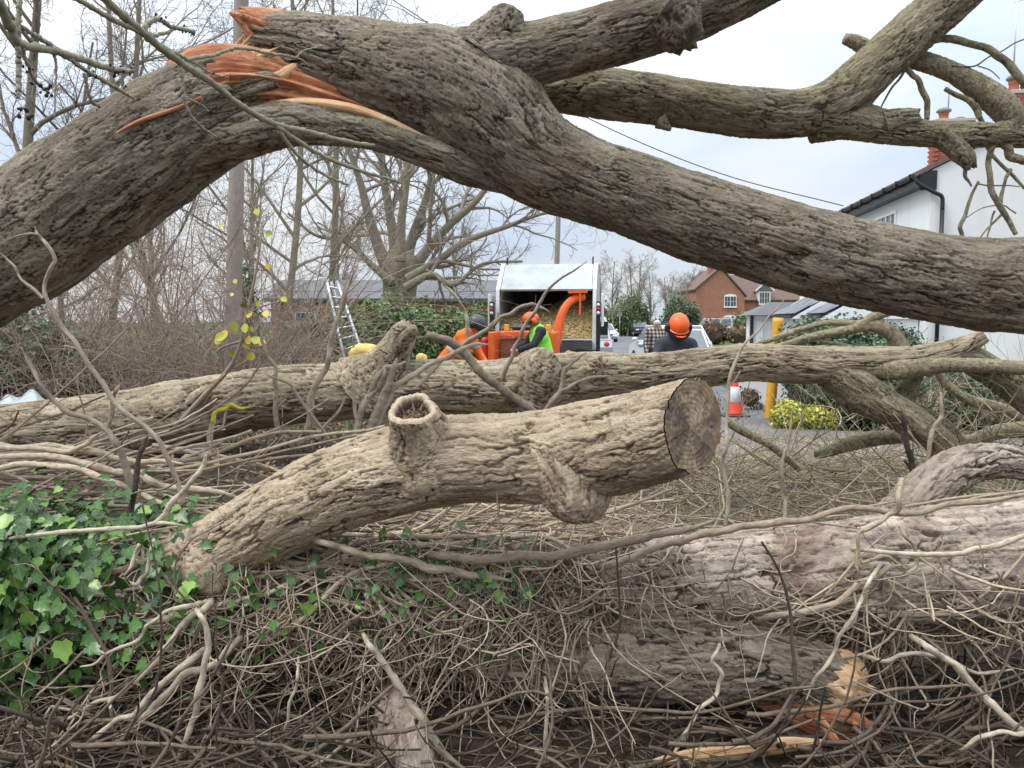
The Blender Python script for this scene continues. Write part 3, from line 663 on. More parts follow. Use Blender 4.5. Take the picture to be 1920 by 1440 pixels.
limb(mb, [(1530, 222, 38, 4.5), (1600, 228, 32, 4.5), (1665, 240, 29, 4.5), (1733, 250, 24, 4.5), (1833, 252, 22, 4.5), (1895, 256, 19, 4.5), (2010, 264, 17, 4.5)], 280, 100, flare=0.15, lump=0.08, seed=17)
limb(mb, [(1655, 232, 24, 4.47), (1690, 222, 17, 4.45), (1722, 218, 13, 4.44)], 40, 50, lump=0.12, seed=18, jag=(0, 0.03))
limb(mb, [(1765, 250, 22, 4.48), (1790, 276, 17, 4.45), (1812, 298, 15, 4.44), (1820, 314, 9, 4.44)], 60, 50, lump=0.15, seed=19, jag=(0, 0.04))
limb(mb, [(1238, 228, 14, 4.42), (1252, 240, 6, 4.4), (1258, 243, 3, 4.4)], 20, 20, lump=0.2, seed=20)
part(mb, 'limb', M['bark_limb'], up_tree, label='forked limb reaching to the right behind the main trunk')
CUR[0] = 'smooth'
mb = MB()
limb(mb, [(1583, 72, 9, 4.65), (1605, 80, 13, 4.65), (1640, 97, 15, 4.65), (1720, 113, 17, 4.6), (1790, 138, 18, 4.55), (1845, 172, 23, 4.52), (1885, 205, 24, 4.5), (1892, 232, 21, 4.5), (1870, 252, 18, 4.5)], 160, 40, lump=0.08, seed=21)
part(mb, 'branch', M['branch_green'], up_tree, label='smooth olive green curved branch')
for q in ([(1735, 80, 10), (1790, 74, 10), (1850, 90, 9), (1890, 118, 9), (1935, 170, 9)], [(1700, 128, 6), (1722, 150, 6), (1738, 188, 6), (1738, 224, 5)], [(1772, 166, 5), (1812, 186, 6), (1832, 205, 8), (1845, 232, 4)],
          [(1862, 270, 7), (1853, 305, 6), (1858, 355, 7), (1878, 392, 7), (1905, 440, 5)], [(1880, 268, 11), (1893, 293, 9), (1930, 304, 8)], [(1783, 245, 4), (1815, 252, 4), (1860, 290, 4), (1900, 330, 4), (1932, 365, 3)],
          [(1812, 312, 5), (1810, 332, 4), (1822, 350, 2)], [(1875, 392, 6), (1882, 350, 4), (1895, 318, 5)], [(1803, 455, 5), (1800, 425, 5), (1815, 385, 4), (1835, 340, 3)], [(1835, 345, 2), (1870, 348, 2), (1912, 350, 1.5)],
          [(1878, 402, 3), (1850, 430, 2), (1830, 457, 1.5)], [(1865, 395, 2.5), (1857, 425, 2), (1850, 455, 1.5)], [(1905, 400, 2), (1880, 385, 1.5), (1812, 408, 1.2)], [(1700, 126, 3), (1672, 165, 2.5), (1650, 205, 1.5)], [(1785, 123, 2), (1830, 123, 2.2), (1880, 95, 2), (1925, 72, 1.8)], [(1834, 124, 1.5), (1875, 148, 1)]):
    limbs(up_tree, 'twig', 'branch_green', 'smooth', [(kinked([(a, b, c * 0.78, 4.5) for a, b, c in q]),)], 44, 10, lump=0.2, seed=int(q[0][0]) % 50)
CUR[0] = 'main'
mb = MB()
limb(mb, [(1640, 520, 40, 4.35), (1760, 540, 50, 4.35), (1900, 560, 60, 4.35), (2100, 590, 64, 4.35)], 200, 100, lump=0.08, seed=25)
part(mb, 'limb', M['bark_main'], up_tree, label='shaded limb under the right end of the trunk')
# torn wood
def fibres(u, th):
    p = np.stack(np.broadcast_arrays(np.cos(th) * 5, np.sin(th) * 5, u * 2.5), -1)
    a = vnoise(p, 21); b_ = np.abs(vnoise(p * np.array([2.6, 2.6, 0.7]), 22) - 0.5) * 2
    return 0.78 + 0.34 * a + 0.22 * b_ + 0.10 * vnoise(p * np.array([7, 7, 1.5]), 23)
mb = MB()
P, r = px_path([(350, 200, 62, 4.03), (420, 178, 74, 4.02), (480, 168, 66, 4.02), (545, 172, 52, 4.03), (620, 192, 44, 4.04), (700, 216, 36, 4.04), (780, 246, 26, 4.04), (870, 285, 14, 4.0)], 130)
mb.tube(P, r, 90, shape=fibres)
part(mb, 'torn_wood', M['torn'], up_tree)
mb = MB()                                                       # split face seen along the hinge, pale rim
for q in ([(470, 205, 7, 3.93), (560, 194, 9, 3.87), (650, 203, 9, 3.86), (720, 224, 7, 3.87), (780, 250, 4.5, 3.89), (825, 270, 1.5, 3.92)], [(470, 168, 12, 3.93), (520, 148, 15, 3.92), (552, 128, 10, 3.94), (556, 120, 3, 3.95)], [(500, 200, 9, 3.93), (540, 180, 12, 3.93), (590, 172, 9, 3.95), (640, 178, 2, 3.96)],
          [(432, 128, 7, 3.93), (462, 112, 12, 3.93), (505, 104, 11, 3.95), (545, 118, 3, 3.97)], [(440, 98, 12, 3.98), (470, 104, 14, 3.97), (520, 112, 10, 3.97)]):
    P, r = px_path(q, 40); mb.tube(P, r, 12, shape=fibres, tint=0.7)
splinters(mb, W(470, 150, 3.98), (1, 0, 0.35), 0.10, 26, 0.22, 0.016, 0.1, 2)
splinters(mb, W(560, 185, 3.96), (1, 0, -0.3), 0.06, 24, 0.3, 0.008, 0.08, 12); splinters(mb, W(455, 120, 4.0), (0.7, 0, 0.5), 0.09, 24, 0.14, 0.010, 0.2, 13)
part(mb, 'splinter', M['torn_pale'], up_tree, kind='stuff')
mb = MB()                                                       # tongue of torn wood on the snapped upper end
for q in ([(575, 80, 24, 4.05), (530, 72, 30, 4.04), (492, 56, 29, 4.03), (464, 38, 18, 4.02), (430, 24, 2, 4.01)], [(535, 88, 24, 4.02), (508, 92, 18, 4.01), (494, 108, 4, 4.0)], [(530, 42, 20, 4.06), (485, 28, 12, 4.06), (448, 14, 2, 4.05)]):
    P, r = px_path(q, 40); mb.tube(P, r, 40, shape=fibres)
splinters(mb, W(505, 66, 4.03), (-1, 0, 0.3), 0.085, 46, 0.17, 0.010, 0.14, 4)
part(mb, 'torn_wood', M['torn'], up_tree)
CUR[0] = 'main'
mb = MB()                                                       # bark flap over the break
limb(mb, [(400, 182, 22, 3.88), (450, 168, 24, 3.86), (500, 152, 20, 3.87), (535, 152, 6, 3.9)], 90, 60, lump=0.25, seed=31)
part(mb, 'bark_flap', M['bark_main'], up_tree)
mb = MB()                                                       # long cracks in the left stem
for q in ([(450, 140, 7, 3.86), (400, 172, 5, 3.76), (340, 200, 3, 3.72), (260, 228, 3.5, 3.71), (200, 262, 2, 3.72), (165, 282, 1, 3.73)], [(125, 268, 1.5, 3.80), (90, 300, 3, 3.77), (62, 325, 2, 3.76), (40, 345, 1, 3.77)], [(475, 222, 5, 3.85), (440, 232, 3, 3.84), (408, 252, 1, 3.86)]):
    P, r = px_path(q, 50); mb.tube(P, r, 8, shape=fibres)
part(mb, 'crack', M['torn'], up_tree)

# ---- B: long fallen trunk lying across the road
fall = thing('fallen_trunk', 'long tan fissured trunk lying level across the road behind the sawn log', 'tree', W(300, 850, 6.5))
CUR[0] = 'fallen'
mb = MB()
limb(mb, [(-300, 850, 60, 6.6), (0, 812, 54, 6.6), (150, 802, 58, 6.6), (300, 783, 63, 6.6), (400, 764, 60, 6.55), (500, 745, 57, 6.5), (650, 732, 54, 6.5), (800, 726, 51, 6.5), (900, 727, 51, 6.5), (1000, 722, 55, 6.45), (1100, 710, 50, 6.4), (1200, 704, 42, 6.4), (1300, 692, 38, 6.4), (1400, 680, 36, 6.35), (1500, 684, 36, 6.3), (1600, 683, 33, 6.3), (1700, 679, 29, 6.25), (1770, 663, 25, 6.2), (1815, 646, 18, 6.15), (1848, 630, 12, 6.1)], 620, 110, lump=0.06, seed=41)
part(mb, 'trunk', M['bark_fallen'], fall)
limbs(fall, 'stub', 'bark_fallen', 'fallen', [
    ([(690, 725, 60, 6.5), (722, 690, 44, 6.42), (742, 655, 31, 6.38), (756, 628, 25, 6.36), (768, 612, 17, 6.34)], dict(n=130, k=90, flare=0.25, lump=0.14, seed=43, jag=(0, 0.03))),
    ([(745, 648, 20, 6.36), (770, 622, 13, 6.3), (780, 615, 7, 6.28)], dict(n=30, k=30, lump=0.15, seed=44)),
    ([(1010, 722, 66, 6.45), (1020, 692, 52, 6.36), (1030, 670, 34, 6.32), (1034, 664, 12, 6.32)], dict(n=80, k=90, lump=0.14, seed=45)),
    ([(1075, 706, 42, 6.42), (1108, 697, 28, 6.28), (1130, 690, 22, 6.2)], dict(n=50, k=60, flare=0.3, lump=0.15, seed=46, jag=(0, 0.06))),
    ([(372, 752, 24, 6.3), (380, 738, 12, 6.2), (382, 734, 6, 6.17)], dict(n=24, k=40, lump=0.2, seed=47))])
CUR[0] = 'smooth'
mb = MB(); splinters(mb, W(1120, 690, 6.2), (0.5, -0.7, 0.1), 0.075, 40, 0.07, 0.012, 0.3, 6); part(mb, 'torn_wood', M['dead_wood'], fall)
CUR[0] = 'smooth'
mb = MB()
limb(mb, [(1610, 686, 14, 6.27), (1660, 692, 19, 6.2), (1710, 692, 18, 6.08), (1760, 686, 15, 6.0), (1830, 685, 13.5, 5.95), (1920, 690, 13, 5.9), (2050, 694, 13, 5.9)], 180, 40, lump=0.09, seed=48)
part(mb, 'branch', M['branch_green'], fall, label='smooth pale branch running level to the right')
limbs(fall, 'limb', 'bark_limb', 'limb', [
    ([(1720, 674, 16, 6.24), (1770, 666, 24, 6.2), (1815, 672, 27, 6.2), (1855, 694, 28, 6.2), (1920, 742, 28, 6.2), (2030, 830, 28, 6.2)], dict(n=160, k=70, lump=0.08, seed=49)),
    ([(1520, 688, 18, 6.31), (1560, 702, 30, 6.28), (1605, 728, 38, 6.25), (1650, 758, 35, 6.2), (1700, 786, 32, 6.15), (1760, 830, 30, 6.1), (1795, 880, 27, 6.05), (1830, 950, 24, 6.0)], dict(n=260, k=90, lump=0.10, seed=50)),
    ([(1680, 772, 20, 6.2), (1735, 785, 20, 6.25), (1780, 815, 18, 6.25), (1805, 860, 15, 6.2)], dict(n=90, k=40, lump=0.1, seed=51)),
    ([(1685, 785, 18, 6.18), (1694, 750, 20, 6.3), (1710, 714, 17, 6.4), (1718, 690, 17, 6.45)], dict(n=60, k=40, flare=0.3, fl=0.05, lump=0.1, seed=52))])
for q, d in (([(1700, 820, 12), (1650, 822, 15), (1590, 833, 15), (1545, 848, 10), (1528, 852, 7)], 6.6), ([(1800, 835, 16), (1870, 812, 16), (1940, 805, 17)], 6.6), ([(1840, 760, 14), (1790, 735, 10), (1760, 700, 9), (1752, 660, 8)], 6.9), ([(1840, 755, 12), (1900, 775, 13), (1950, 800, 13)], 6.9),
             ([(1690, 655, 17), (1670, 625, 15), (1640, 612, 13), (1610, 615, 9), (1520, 632, 8), (1460, 650, 7), (1400, 665, 5)], 7.0), ([(1640, 612, 10), (1560, 605, 6), (1500, 618, 6), (1440, 638, 6), (1380, 662, 5)], 7.05), ([(1600, 618, 10), (1650, 590, 11), (1700, 582, 8), (1760, 592, 7)], 7.0), ([(1480, 632, 3), (1540, 640, 3.5), (1600, 650, 3)], 7.0), ([(1362, 790, 9), (1400, 812, 9), (1440, 832, 8), (1478, 860, 8), (1500, 880, 7)], 5.6)):
    limbs(fall, 'branch', 'branch_green', 'smooth', [([(a, b, c * 0.92, d) for a, b, c in q],)], 80, 20, lump=0.16, seed=int(q[0][0]) % 40 + 3)

# ---- C: ivy covered trunk in the foreground with the sawn limb
GT = [(2250, 1020, 128, 3.25), (1920, 1050, 120, 3.2), (1700, 1068, 112, 3.2), (1500, 1082, 100, 3.2), (1300, 1095, 88, 3.2), (1100, 1108, 92, 3.2), (900, 1122, 98, 3.2), (600, 1132, 106, 3.22), (300, 1132, 112, 3.25), (0, 1122, 116, 3.28), (-350, 1115, 118, 3.3)]
ivt = thing('ivy_clad_trunk', 'pinkish grey fallen trunk along the foreground, half buried in ivy and vines', 'tree', W(1500, 1200, 3.2) * np.array([1, 1, 0]))
CUR[0] = 'ground'
mb = MB(); limb(mb, GT[:6], 500, 170, lump=0.06, seed=61); part(mb, 'trunk', M['bark_ground'], ivt)
mb = MB(); limb(mb, [(1140, 1105, 89, 3.2)] + GT[5:], 260, 120, lump=0.10, seed=62, style='dark'); part(mb, 'trunk', M['bark_dark'], ivt, label='left half under the vines, the shade there painted as darker bark')  # same trunk as the right half; shade behind the vines painted in as dark bark
CUR[0] = 'cut'
mb = MB()
CL = [(310, 1090, 66, 3.25), (400, 1040, 72, 3.2), (500, 985, 77, 3.12), (600, 934, 79, 3.05), (700, 893, 80, 2.98), (850, 862, 84, 2.88), (1000, 858, 86, 2.80), (1100, 846, 88, 2.72), (1200, 824, 88, 2.60), (1300, 797, 86, 2.44)]
Vc = limb(mb, CL, 500, 155, flare=0.12, lump=0.055, seed=63, cap=False, cutn=(0.62, -0.78, 0.08))
limb(mb, [(1050, 850, 92, 2.78), (1068, 890, 84, 2.73), (1080, 928, 70, 2.70), (1086, 956, 54, 2.69), (1088, 972, 36, 2.69), (1088, 978, 14, 2.69)], 120, 130, lump=0.12, seed=64)
limb(mb, [(385, 1050, 66, 3.16), (398, 1068, 54, 3.07), (404, 1078, 40, 3.01), (406, 1080, 18, 2.99)], 60, 80, lump=0.16, seed=66)
sawn = part(mb, 'sawn_limb', M['bark_cut'], ivt, label='thick pale tan sawn limb rising from the ivy')
# cut face
ring = Vc[-1]; c0 = ring.mean(0); ax = nrm(np.array((0.62, -0.78, 0.08)))
ring = c0 + (ring - c0) * 0.985
u = nrm(ring[0] - c0); v = np.cross(ax, u)
rings = [0.0, 0.25, 0.5, 0.75, 0.9, 1.0]; k = len(ring); V = []; B = []
for f in rings:
    p = c0 + (ring - c0) * f + ax * (0.004 + 0.004 * (1 - f)); V.append(p); d = p - c0; B.append(np.stack([d @ u, d @ v, 0 * (d @ u)], -1))
V = np.vstack(V); B = np.vstack(B); i = np.arange(len(rings) - 1)[:, None] * k; j = np.arange(k)[None]; jn = (j + 1) % k
mb = MB(); mb.add(V, q=np.stack([i + j, i + jn, i + k + jn, i + k + j], -1).reshape(-1, 4), bc=B)
part(mb, 'cut_face', M['cut_face'], sawn, label='dark weathered sawn end with rings and a crack')
mb = MB(); q0 = c0 + ax * 0.007
mb.strands(np.stack([q0 + u * 0.0 + v * t for t in np.linspace(-0.005, 0.125, 8)])[None] + R.normal(0, 0.0025, (1, 8, 3)), np.array([[0.0012, 0.0022, 0.0026, 0.0022, 0.003, 0.002, 0.0015, 0.0008]]), 4)
part(mb, 'crack', M['black'], sawn)
# hollow knot stub
CUR[0] = 'cut'
mb = MB()
st = [(818, 900, 50, 2.95), (808, 866, 86, 2.905), (796, 832, 76, 2.86), (785, 800, 57, 2.81), (778, 780, 49, 2.775), (774, 768, 46, 2.757)]
hn = np.array((0.0, -0.5, 0.86))
Vs = limb(mb, st, 130, 130, lump=0.10, seed=67, cap=False, cutn=hn)
part(mb, 'hollow_stub', M['bark_cut'], ivt)
CUR[0] = 'cut'
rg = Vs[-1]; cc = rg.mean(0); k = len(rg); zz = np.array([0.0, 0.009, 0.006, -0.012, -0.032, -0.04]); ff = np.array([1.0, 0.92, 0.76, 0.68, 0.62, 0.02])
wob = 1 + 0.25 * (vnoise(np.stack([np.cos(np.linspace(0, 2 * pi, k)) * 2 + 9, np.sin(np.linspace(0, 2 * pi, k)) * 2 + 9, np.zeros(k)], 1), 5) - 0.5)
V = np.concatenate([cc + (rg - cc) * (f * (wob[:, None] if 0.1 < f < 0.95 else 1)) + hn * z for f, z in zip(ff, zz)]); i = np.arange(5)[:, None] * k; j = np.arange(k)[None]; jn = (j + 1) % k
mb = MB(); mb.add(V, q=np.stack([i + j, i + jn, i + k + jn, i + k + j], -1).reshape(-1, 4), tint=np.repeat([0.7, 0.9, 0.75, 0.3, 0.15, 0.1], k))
part(mb, 'hollow_rim', M['bark_cut'], ivt)
mb = MB(); splinters(mb, cc - hn * 0.045, hn, 0.045, 90, 0.045, 0.006, 0.5, 8); part(mb, 'rotten_core', M['dead_wood'], ivt)

# ---- D: lower log with torn end
low = thing('broken_log', 'dark broken log under the foreground trunk, its right end torn pale', 'log', W(1300, 1330, 3.0) * np.array([1, 1, 0]))
CUR[0] = 'dark'
mb = MB(); limb(mb, [(880, 1235, 66, 3.1), (1050, 1240, 72, 3.05), (1250, 1238, 74, 3.0), (1400, 1240, 74, 2.97), (1490, 1250, 68, 2.95), (1540, 1266, 60, 2.93), (1572, 1278, 53, 2.92)], 340, 130, lump=0.09, seed=71, jag=(0, 0.08)); part(mb, 'trunk', M['bark_dark'], low)
mb = MB(); P, r = px_path([(1530, 1264, 44, 2.93), (1562, 1274, 54, 2.925), (1584, 1282, 52, 2.92), (1602, 1292, 38, 2.91), (1616, 1304, 8, 2.9)], 40); mb.tube(P, r, 50, shape=fibres); splinters(mb, W(1590, 1288, 2.91), (0.8, -0.3, -0.5), 0.07, 40, 0.09, 0.012, 0.2, 9); part(mb, 'torn_wood', M['torn_pale'], low)
def plank(pts, flat, n=70, k=36, seed=0):
    """riven board: flattened along the depth, fibrous edges"""
    mb = MB(); P, r = px_path(pts, n)
    mb.tube(P, r, k, shape=lambda u, th: fibres(u + seed, th) / np.sqrt(np.cos(th) ** 2 + (np.sin(th) / flat) ** 2))
    return mb
mb = plank([(1375, 1300, 2, 2.95), (1430, 1318, 12, 2.92), (1490, 1336, 24, 2.88), (1545, 1352, 32, 2.84), (1600, 1362, 28, 2.80), (1650, 1380, 9, 2.78)], 0.3, seed=1); splinters(mb, W(1600, 1362, 2.8), (1, 0, -0.1), 0.04, 16, 0.14, 0.007, 0.1, 31)
solo(mb, 'split_slab', M['torn'], 'fresh orange split slab of wood below the torn log', 'wood')
mb = plank([(1180, 1446, 4, 2.62), (1260, 1424, 11, 2.64), (1370, 1410, 15, 2.67), (1470, 1398, 14, 2.68), (1548, 1390, 3, 2.69)], 0.5, seed=2)
solo(mb, 'split_plank', M['torn_pale'], 'long pale orange splinter lying at the bottom right', 'wood')
mb = plank([(1518, 1316, 2, 2.74), (1530, 1338, 7, 2.72), (1548, 1365, 11, 2.69), (1566, 1390, 12, 2.67)], 0.3, 30, 16, seed=3)
solo(mb, 'wood_shard', M['torn'], 'small upright pointed orange shard on the split slab', 'wood')
CUR[0] = 'smooth'
mb = MB(); limb(mb, [(1080, 1318, 10, 3.1), (1200, 1345, 15, 3.0), (1320, 1385, 17, 2.95), (1400, 1410, 10, 2.95)], 80, 24, lump=0.2, seed=73)
solo(mb, 'dead_stick', M['dead_wood'], 'flat brown dead stick on the soil under the log', 'stick')
CUR[0] = 'ground'
mb = MB(); limb(mb, [(1660, 1000, 38, 3.75), (1720, 938, 43, 3.75), (1775, 892, 42, 3.8), (1830, 866, 36, 3.85), (1900, 868, 31, 3.9), (2000, 885, 28, 3.9)], 190, 90, flare=0.15, lump=0.10, seed=74)
solo(mb, 'bent_limb', M['bark_ground'], 'bent brown limb curving over behind the foreground trunk at right', 'branch')
CUR[0] = 'ground'
mb = MB(); limb(mb, [(775, 1520, 66, 2.62), (765, 1440, 60, 2.65), (757, 1390, 56, 2.74), (750, 1345, 50, 2.9), (742, 1300, 40, 3.08)], 110, 80, flare=0.2, lump=0.10, seed=75)
solo(mb, 'root_stump', M['bark_ground'], 'short pale upright stump at the bottom edge under the vines', 'stump')
# ------------------------------------------------------------------ growing trees and shrubs
def strand_paths(p0, d0, L, N, curl=0.5, jit=0.15, grav=0.0, up=0.0):
    """S growing paths: start p0[S,3], heading d0[S,3], length L[S]"""
    S = len(p0); P = np.zeros((S, N, 3)); P[:, 0] = p0; d = nrm(d0); cv = R.normal(0, curl, (S, 3)) / N
    for i in range(1, N):
        d = nrm(d + cv + R.normal(0, jit, (S, 3)) / math.sqrt(N) + np.array([0, 0, up - grav * i / N]) / N)
        P[:, i] = P[:, i - 1] + d * (L / (N - 1))[:, None]
    return P
def children(P, Rd, n, t0, ang, ratio, rr, N, curl=0.8, jit=0.3, grav=0.0, up=0.3, rmin=0.003, tmax=1.0):
    S, NP, _ = P.shape; idx = np.repeat(np.arange(S), n); m = len(idx)
    t = R.uniform(t0, tmax, m) * (NP - 1); i0 = np.minimum(t.astype(int), NP - 2); f = (t - i0)[:, None]
    p = P[idx, i0] * (1 - f) + P[idx, i0 + 1] * f; T = nrm(P[idx, i0 + 1] - P[idx, i0])
    r = Rd[idx, i0] * (1 - f[:, 0]) + Rd[idx, i0 + 1] * f[:, 0]
    Ls = np.linalg.norm(np.diff(P, axis=1), axis=2).sum(1)[idx]
    perp = nrm(np.cross(T, R.normal(0, 1, (m, 3)))); a = np.radians(R.normal(ang, ang * 0.3, m))[:, None]
    d = T * np.cos(a) + perp * np.sin(a)
    L = Ls * ratio * R.uniform(0.5, 1.25, m) * (1 - 0.45 * t / (NP - 1))
    Q = strand_paths(p, d, L, N, curl, jit, grav, up)
    r0 = np.maximum(r * rr, rmin); rad = r0[:, None] * np.linspace(1, 0.35, N)[None]
    return Q, np.maximum(rad, rmin * 0.6)
def stems_from_px(lst, N):
    P = []; r = []
    for q in lst:
        a, b = px_path(q, N); P.append(a); r.append(b)
    return np.array(P), np.array(r)

# ---- pollarded tree behind the hedge
Yt = 21.0
wt = thing('bare_tree', 'large bare many stemmed tree with spreading limbs behind the hedge', 'tree', W(745, 590, Yt) * np.array([1, 1, 0]))
mb = MB(); CUR[0] = 'main'
P, r = px_path([(745, 720, 36, Yt), (745, 600, 30, Yt), (746, 545, 29, Yt), (750, 500, 32, Yt), (752, 470, 22, Yt)], 60)
mb.tube(P, r, 40, shape=lambda u, th: 1 + 0.12 * np.sin(3 * th + 4 * u) + 0.07 * np.sin(7 * th - 6 * u), tint=0.6)
q = [[(735, 520, 20), (712, 470, 15), (690, 400, 11), (672, 330, 8), (640, 250, 5), (600, 170, 3)], [(745, 505, 17), (735, 430, 12), (722, 350, 10), (712, 280, 7), (700, 180, 5), (690, 60, 3)], [(750, 490, 17), (752, 420, 11), (762, 340, 9), (772, 250, 7), (790, 150, 4), (800, 40, 3)],
     [(758, 500, 17), (775, 440, 12), (800, 370, 9), (815, 300, 7), (830, 220, 5)], [(765, 520, 17), (800, 470, 13), (845, 420, 10), (890, 380, 8), (930, 330, 6), (985, 280, 4), (1040, 250, 3)], [(765, 525, 15), (820, 490, 10), (880, 450, 8), (950, 425, 6), (1020, 400, 4), (1090, 392, 2.5)], [(760, 540, 12), (810, 515, 8), (850, 535, 6), (905, 495, 4), (980, 490, 3)], [(735, 530, 13), (700, 500, 8), (650, 455, 6), (590, 440, 4), (540, 400, 3)]]
P1, r1 = stems_from_px([[(a, b, c, Yt + dz) for a, b, c in s] for s, dz in zip(q, (0, 1, -1.5, 1.5, 0, -1, -2, -0.5))], 24)
r1 = r1 * 0.76; mb.strands(P1, r1, 9, 0.6)
part(mb, 'trunk', M['trunk_far'], wt)
mb = MB()
P2, r2 = children(P1, r1, 11, 0.12, 42, 0.45, 0.55, 9, 1.0, 0.35, 0, 0.5, 0.010); mb.strands(P2, r2, 5, 0.45)
P3, r3 = children(P2, r2, 8, 0.15, 40, 0.6, 0.55, 7, 1.0, 0.4, 0.2, 0.3, 0.0055); mb.strands(P3, r3, 3, R.uniform(0.3, 0.8, len(P3)))
P4, r4 = children(P3, r3, 4, 0.1, 38, 0.8, 0.6, 4, 0.9, 0.4, 0.4, 0.2, 0.0042); mb.strands(P4, r4, 3, R.uniform(0.3, 0.9, len(P4)))
part(mb, 'crown', M['twig_far'], wt, kind='stuff')

def bare_tree(name, label, loc, h, r0, lean=(0, 0), n1=9, seed=0, fine=1.0, group=None, tint=0.5, rm=0.0035):
    t = thing(name, label, 'tree', loc, group)
    base = np.array(loc, float); top = base + np.array([lean[0], lean[1], h])
    mid = (base + top) / 2 + np.array([R.normal(0, 0.3), R.normal(0, 0.3), 0])
    C = catmull(np.vstack([np.r_[base - [0, 0, .3], r0 * 1.3], np.r_[base * .8 + mid * .2, r0], np.r_[mid, r0 * .75], np.r_[top, r0 * .3]]), 20)
    P, r = C[None, :, :3], C[None, :, 3]
    mb = MB(); mb.strands(P, r, 12, 0.6)
    P1, r1 = children(P, r, n1, 0.22, 48, 0.5, 0.55, 10, 0.8, 0.3, 0, 0.7, 0.012); mb.strands(P1, r1, 6, 0.55)
    part(mb, 'trunk', M['trunk_far'], t)
    mb = MB()
    P2, r2 = children(P1, r1, int(8 * fine), 0.12, 45, 0.5, 0.5, 6, 1.0, 0.4, 0, 0.4, rm * 1.8); mb.strands(P2, r2, 3, 0.45)
    P3, r3 = children(P2, r2, int(7 * fine), 0.12, 42, 0.55, 0.55, 4, 1.0, 0.45, 0.1, 0.2, rm * 1.2); mb.strands(P3, r3, 3, R.uniform(0.2, 0.8, len(P3)))
    P4, r4 = children(P3, r3, 2, 0.1, 40, 0.7, 0.6, 3, 1.0, 0.45, 0.2, 0.1, rm); mb.strands(P4, r4, 3, R.uniform(0.2, 0.9, len(P4)))
    part(mb, 'crown', M['twig_far'], t, kind='stuff')
    return t
def gpos(px, Y): 
    x = (px - 960) / F * Y; return (x, Y, float(height(x, Y)))
near_trees = [('leaning mossy bare tree at the far left edge behind the arch', 30, 11.5, 8.5, 0.095, (0.6, 0.5), 10), ('slim bare tree with upswept limbs just right of the left edge', 190, 12.5, 9, 0.06, (0.9, 0.3), 12), ('bare tree leaning left behind the wooden pole', 330, 14.5, 9, 0.07, (-1.0, 0), 12),
              ('ivy wrapped slender trunk standing right of the wooden pole', 520, 13.0, 8.5, 0.065, (0.2, 0.3), 11), ('bare tree between the slender trunk and the many stemmed tree', 610, 17.0, 9, 0.08, (0.3, 0), 11)]
for lb, px, Y, h, r0, ln, n1 in near_trees: bare_tree('bare_tree', lb, gpos(px, Y), h, r0, ln, n1, group='bare trees behind the thicket', fine=1.35, rm=0.0036)
# trees farther off, copies of three kinds
protos = []
far = [('tall bare tree far behind the playing field, leftmost of its row', -60, 30, 1.0), ('bare tree in the far row behind the pole', 120, 33, 1.05), ('bare tree in the far row left of the long brick building', 290, 30, 0.95), ('bare tree rising behind the left end of the brick building', 470, 36, 1.1), ('bare tree behind the middle of the brick building', 650, 58, 1.2),
       ('bare tree behind the right end of the brick building', 860, 60, 1.1), ('bushy bare tree beyond the tipper, left of the road', 1150, 75, 0.78), ('bare tree just right of the tipper body in the distance', 1128, 68, 0.7), ('bare tree between the road sign and the dark blue car', 1176, 84, 0.8), ('bare tree above the dark blue car', 1218, 98, 0.85), ('bare tree left of the hooded worker in the distance', 1240, 88, 0.7), ('low bare tree right of the hooded worker beside the brick gable', 1286, 82, 0.6), ('taller bare tree beside the road in the distance', 1195, 92, 0.95), ('bare tree behind the orange helmet far down the road', 1262, 100, 0.8), ('bare tree left of the brick house gable', 1300, 92, 0.75), ('bare tree showing over the brick house roof', 1385, 112, 0.9)]
for n, (lb, px, Y, s) in enumerate(far):
    loc = gpos(px, Y); loc = (loc[0], loc[1], 0.0)
    if n < 3:
        protos.append(bare_tree('bare_tree', lb, loc, 9.5, 0.13, (R.normal(0, 0.4), 0), 14, group='bare trees in the distance', fine=1.35, rm=0.007))
    else:
        src = protos[n % 3]; o = src.copy(); COL.objects.link(o); o.location = loc; o['label'] = lb; o.rotation_euler = (0, 0, n * 1.3); o.scale = (s, s, s)
        for ch in list(src.children):
            c = ch.copy(); COL.objects.link(c); c.parent = o

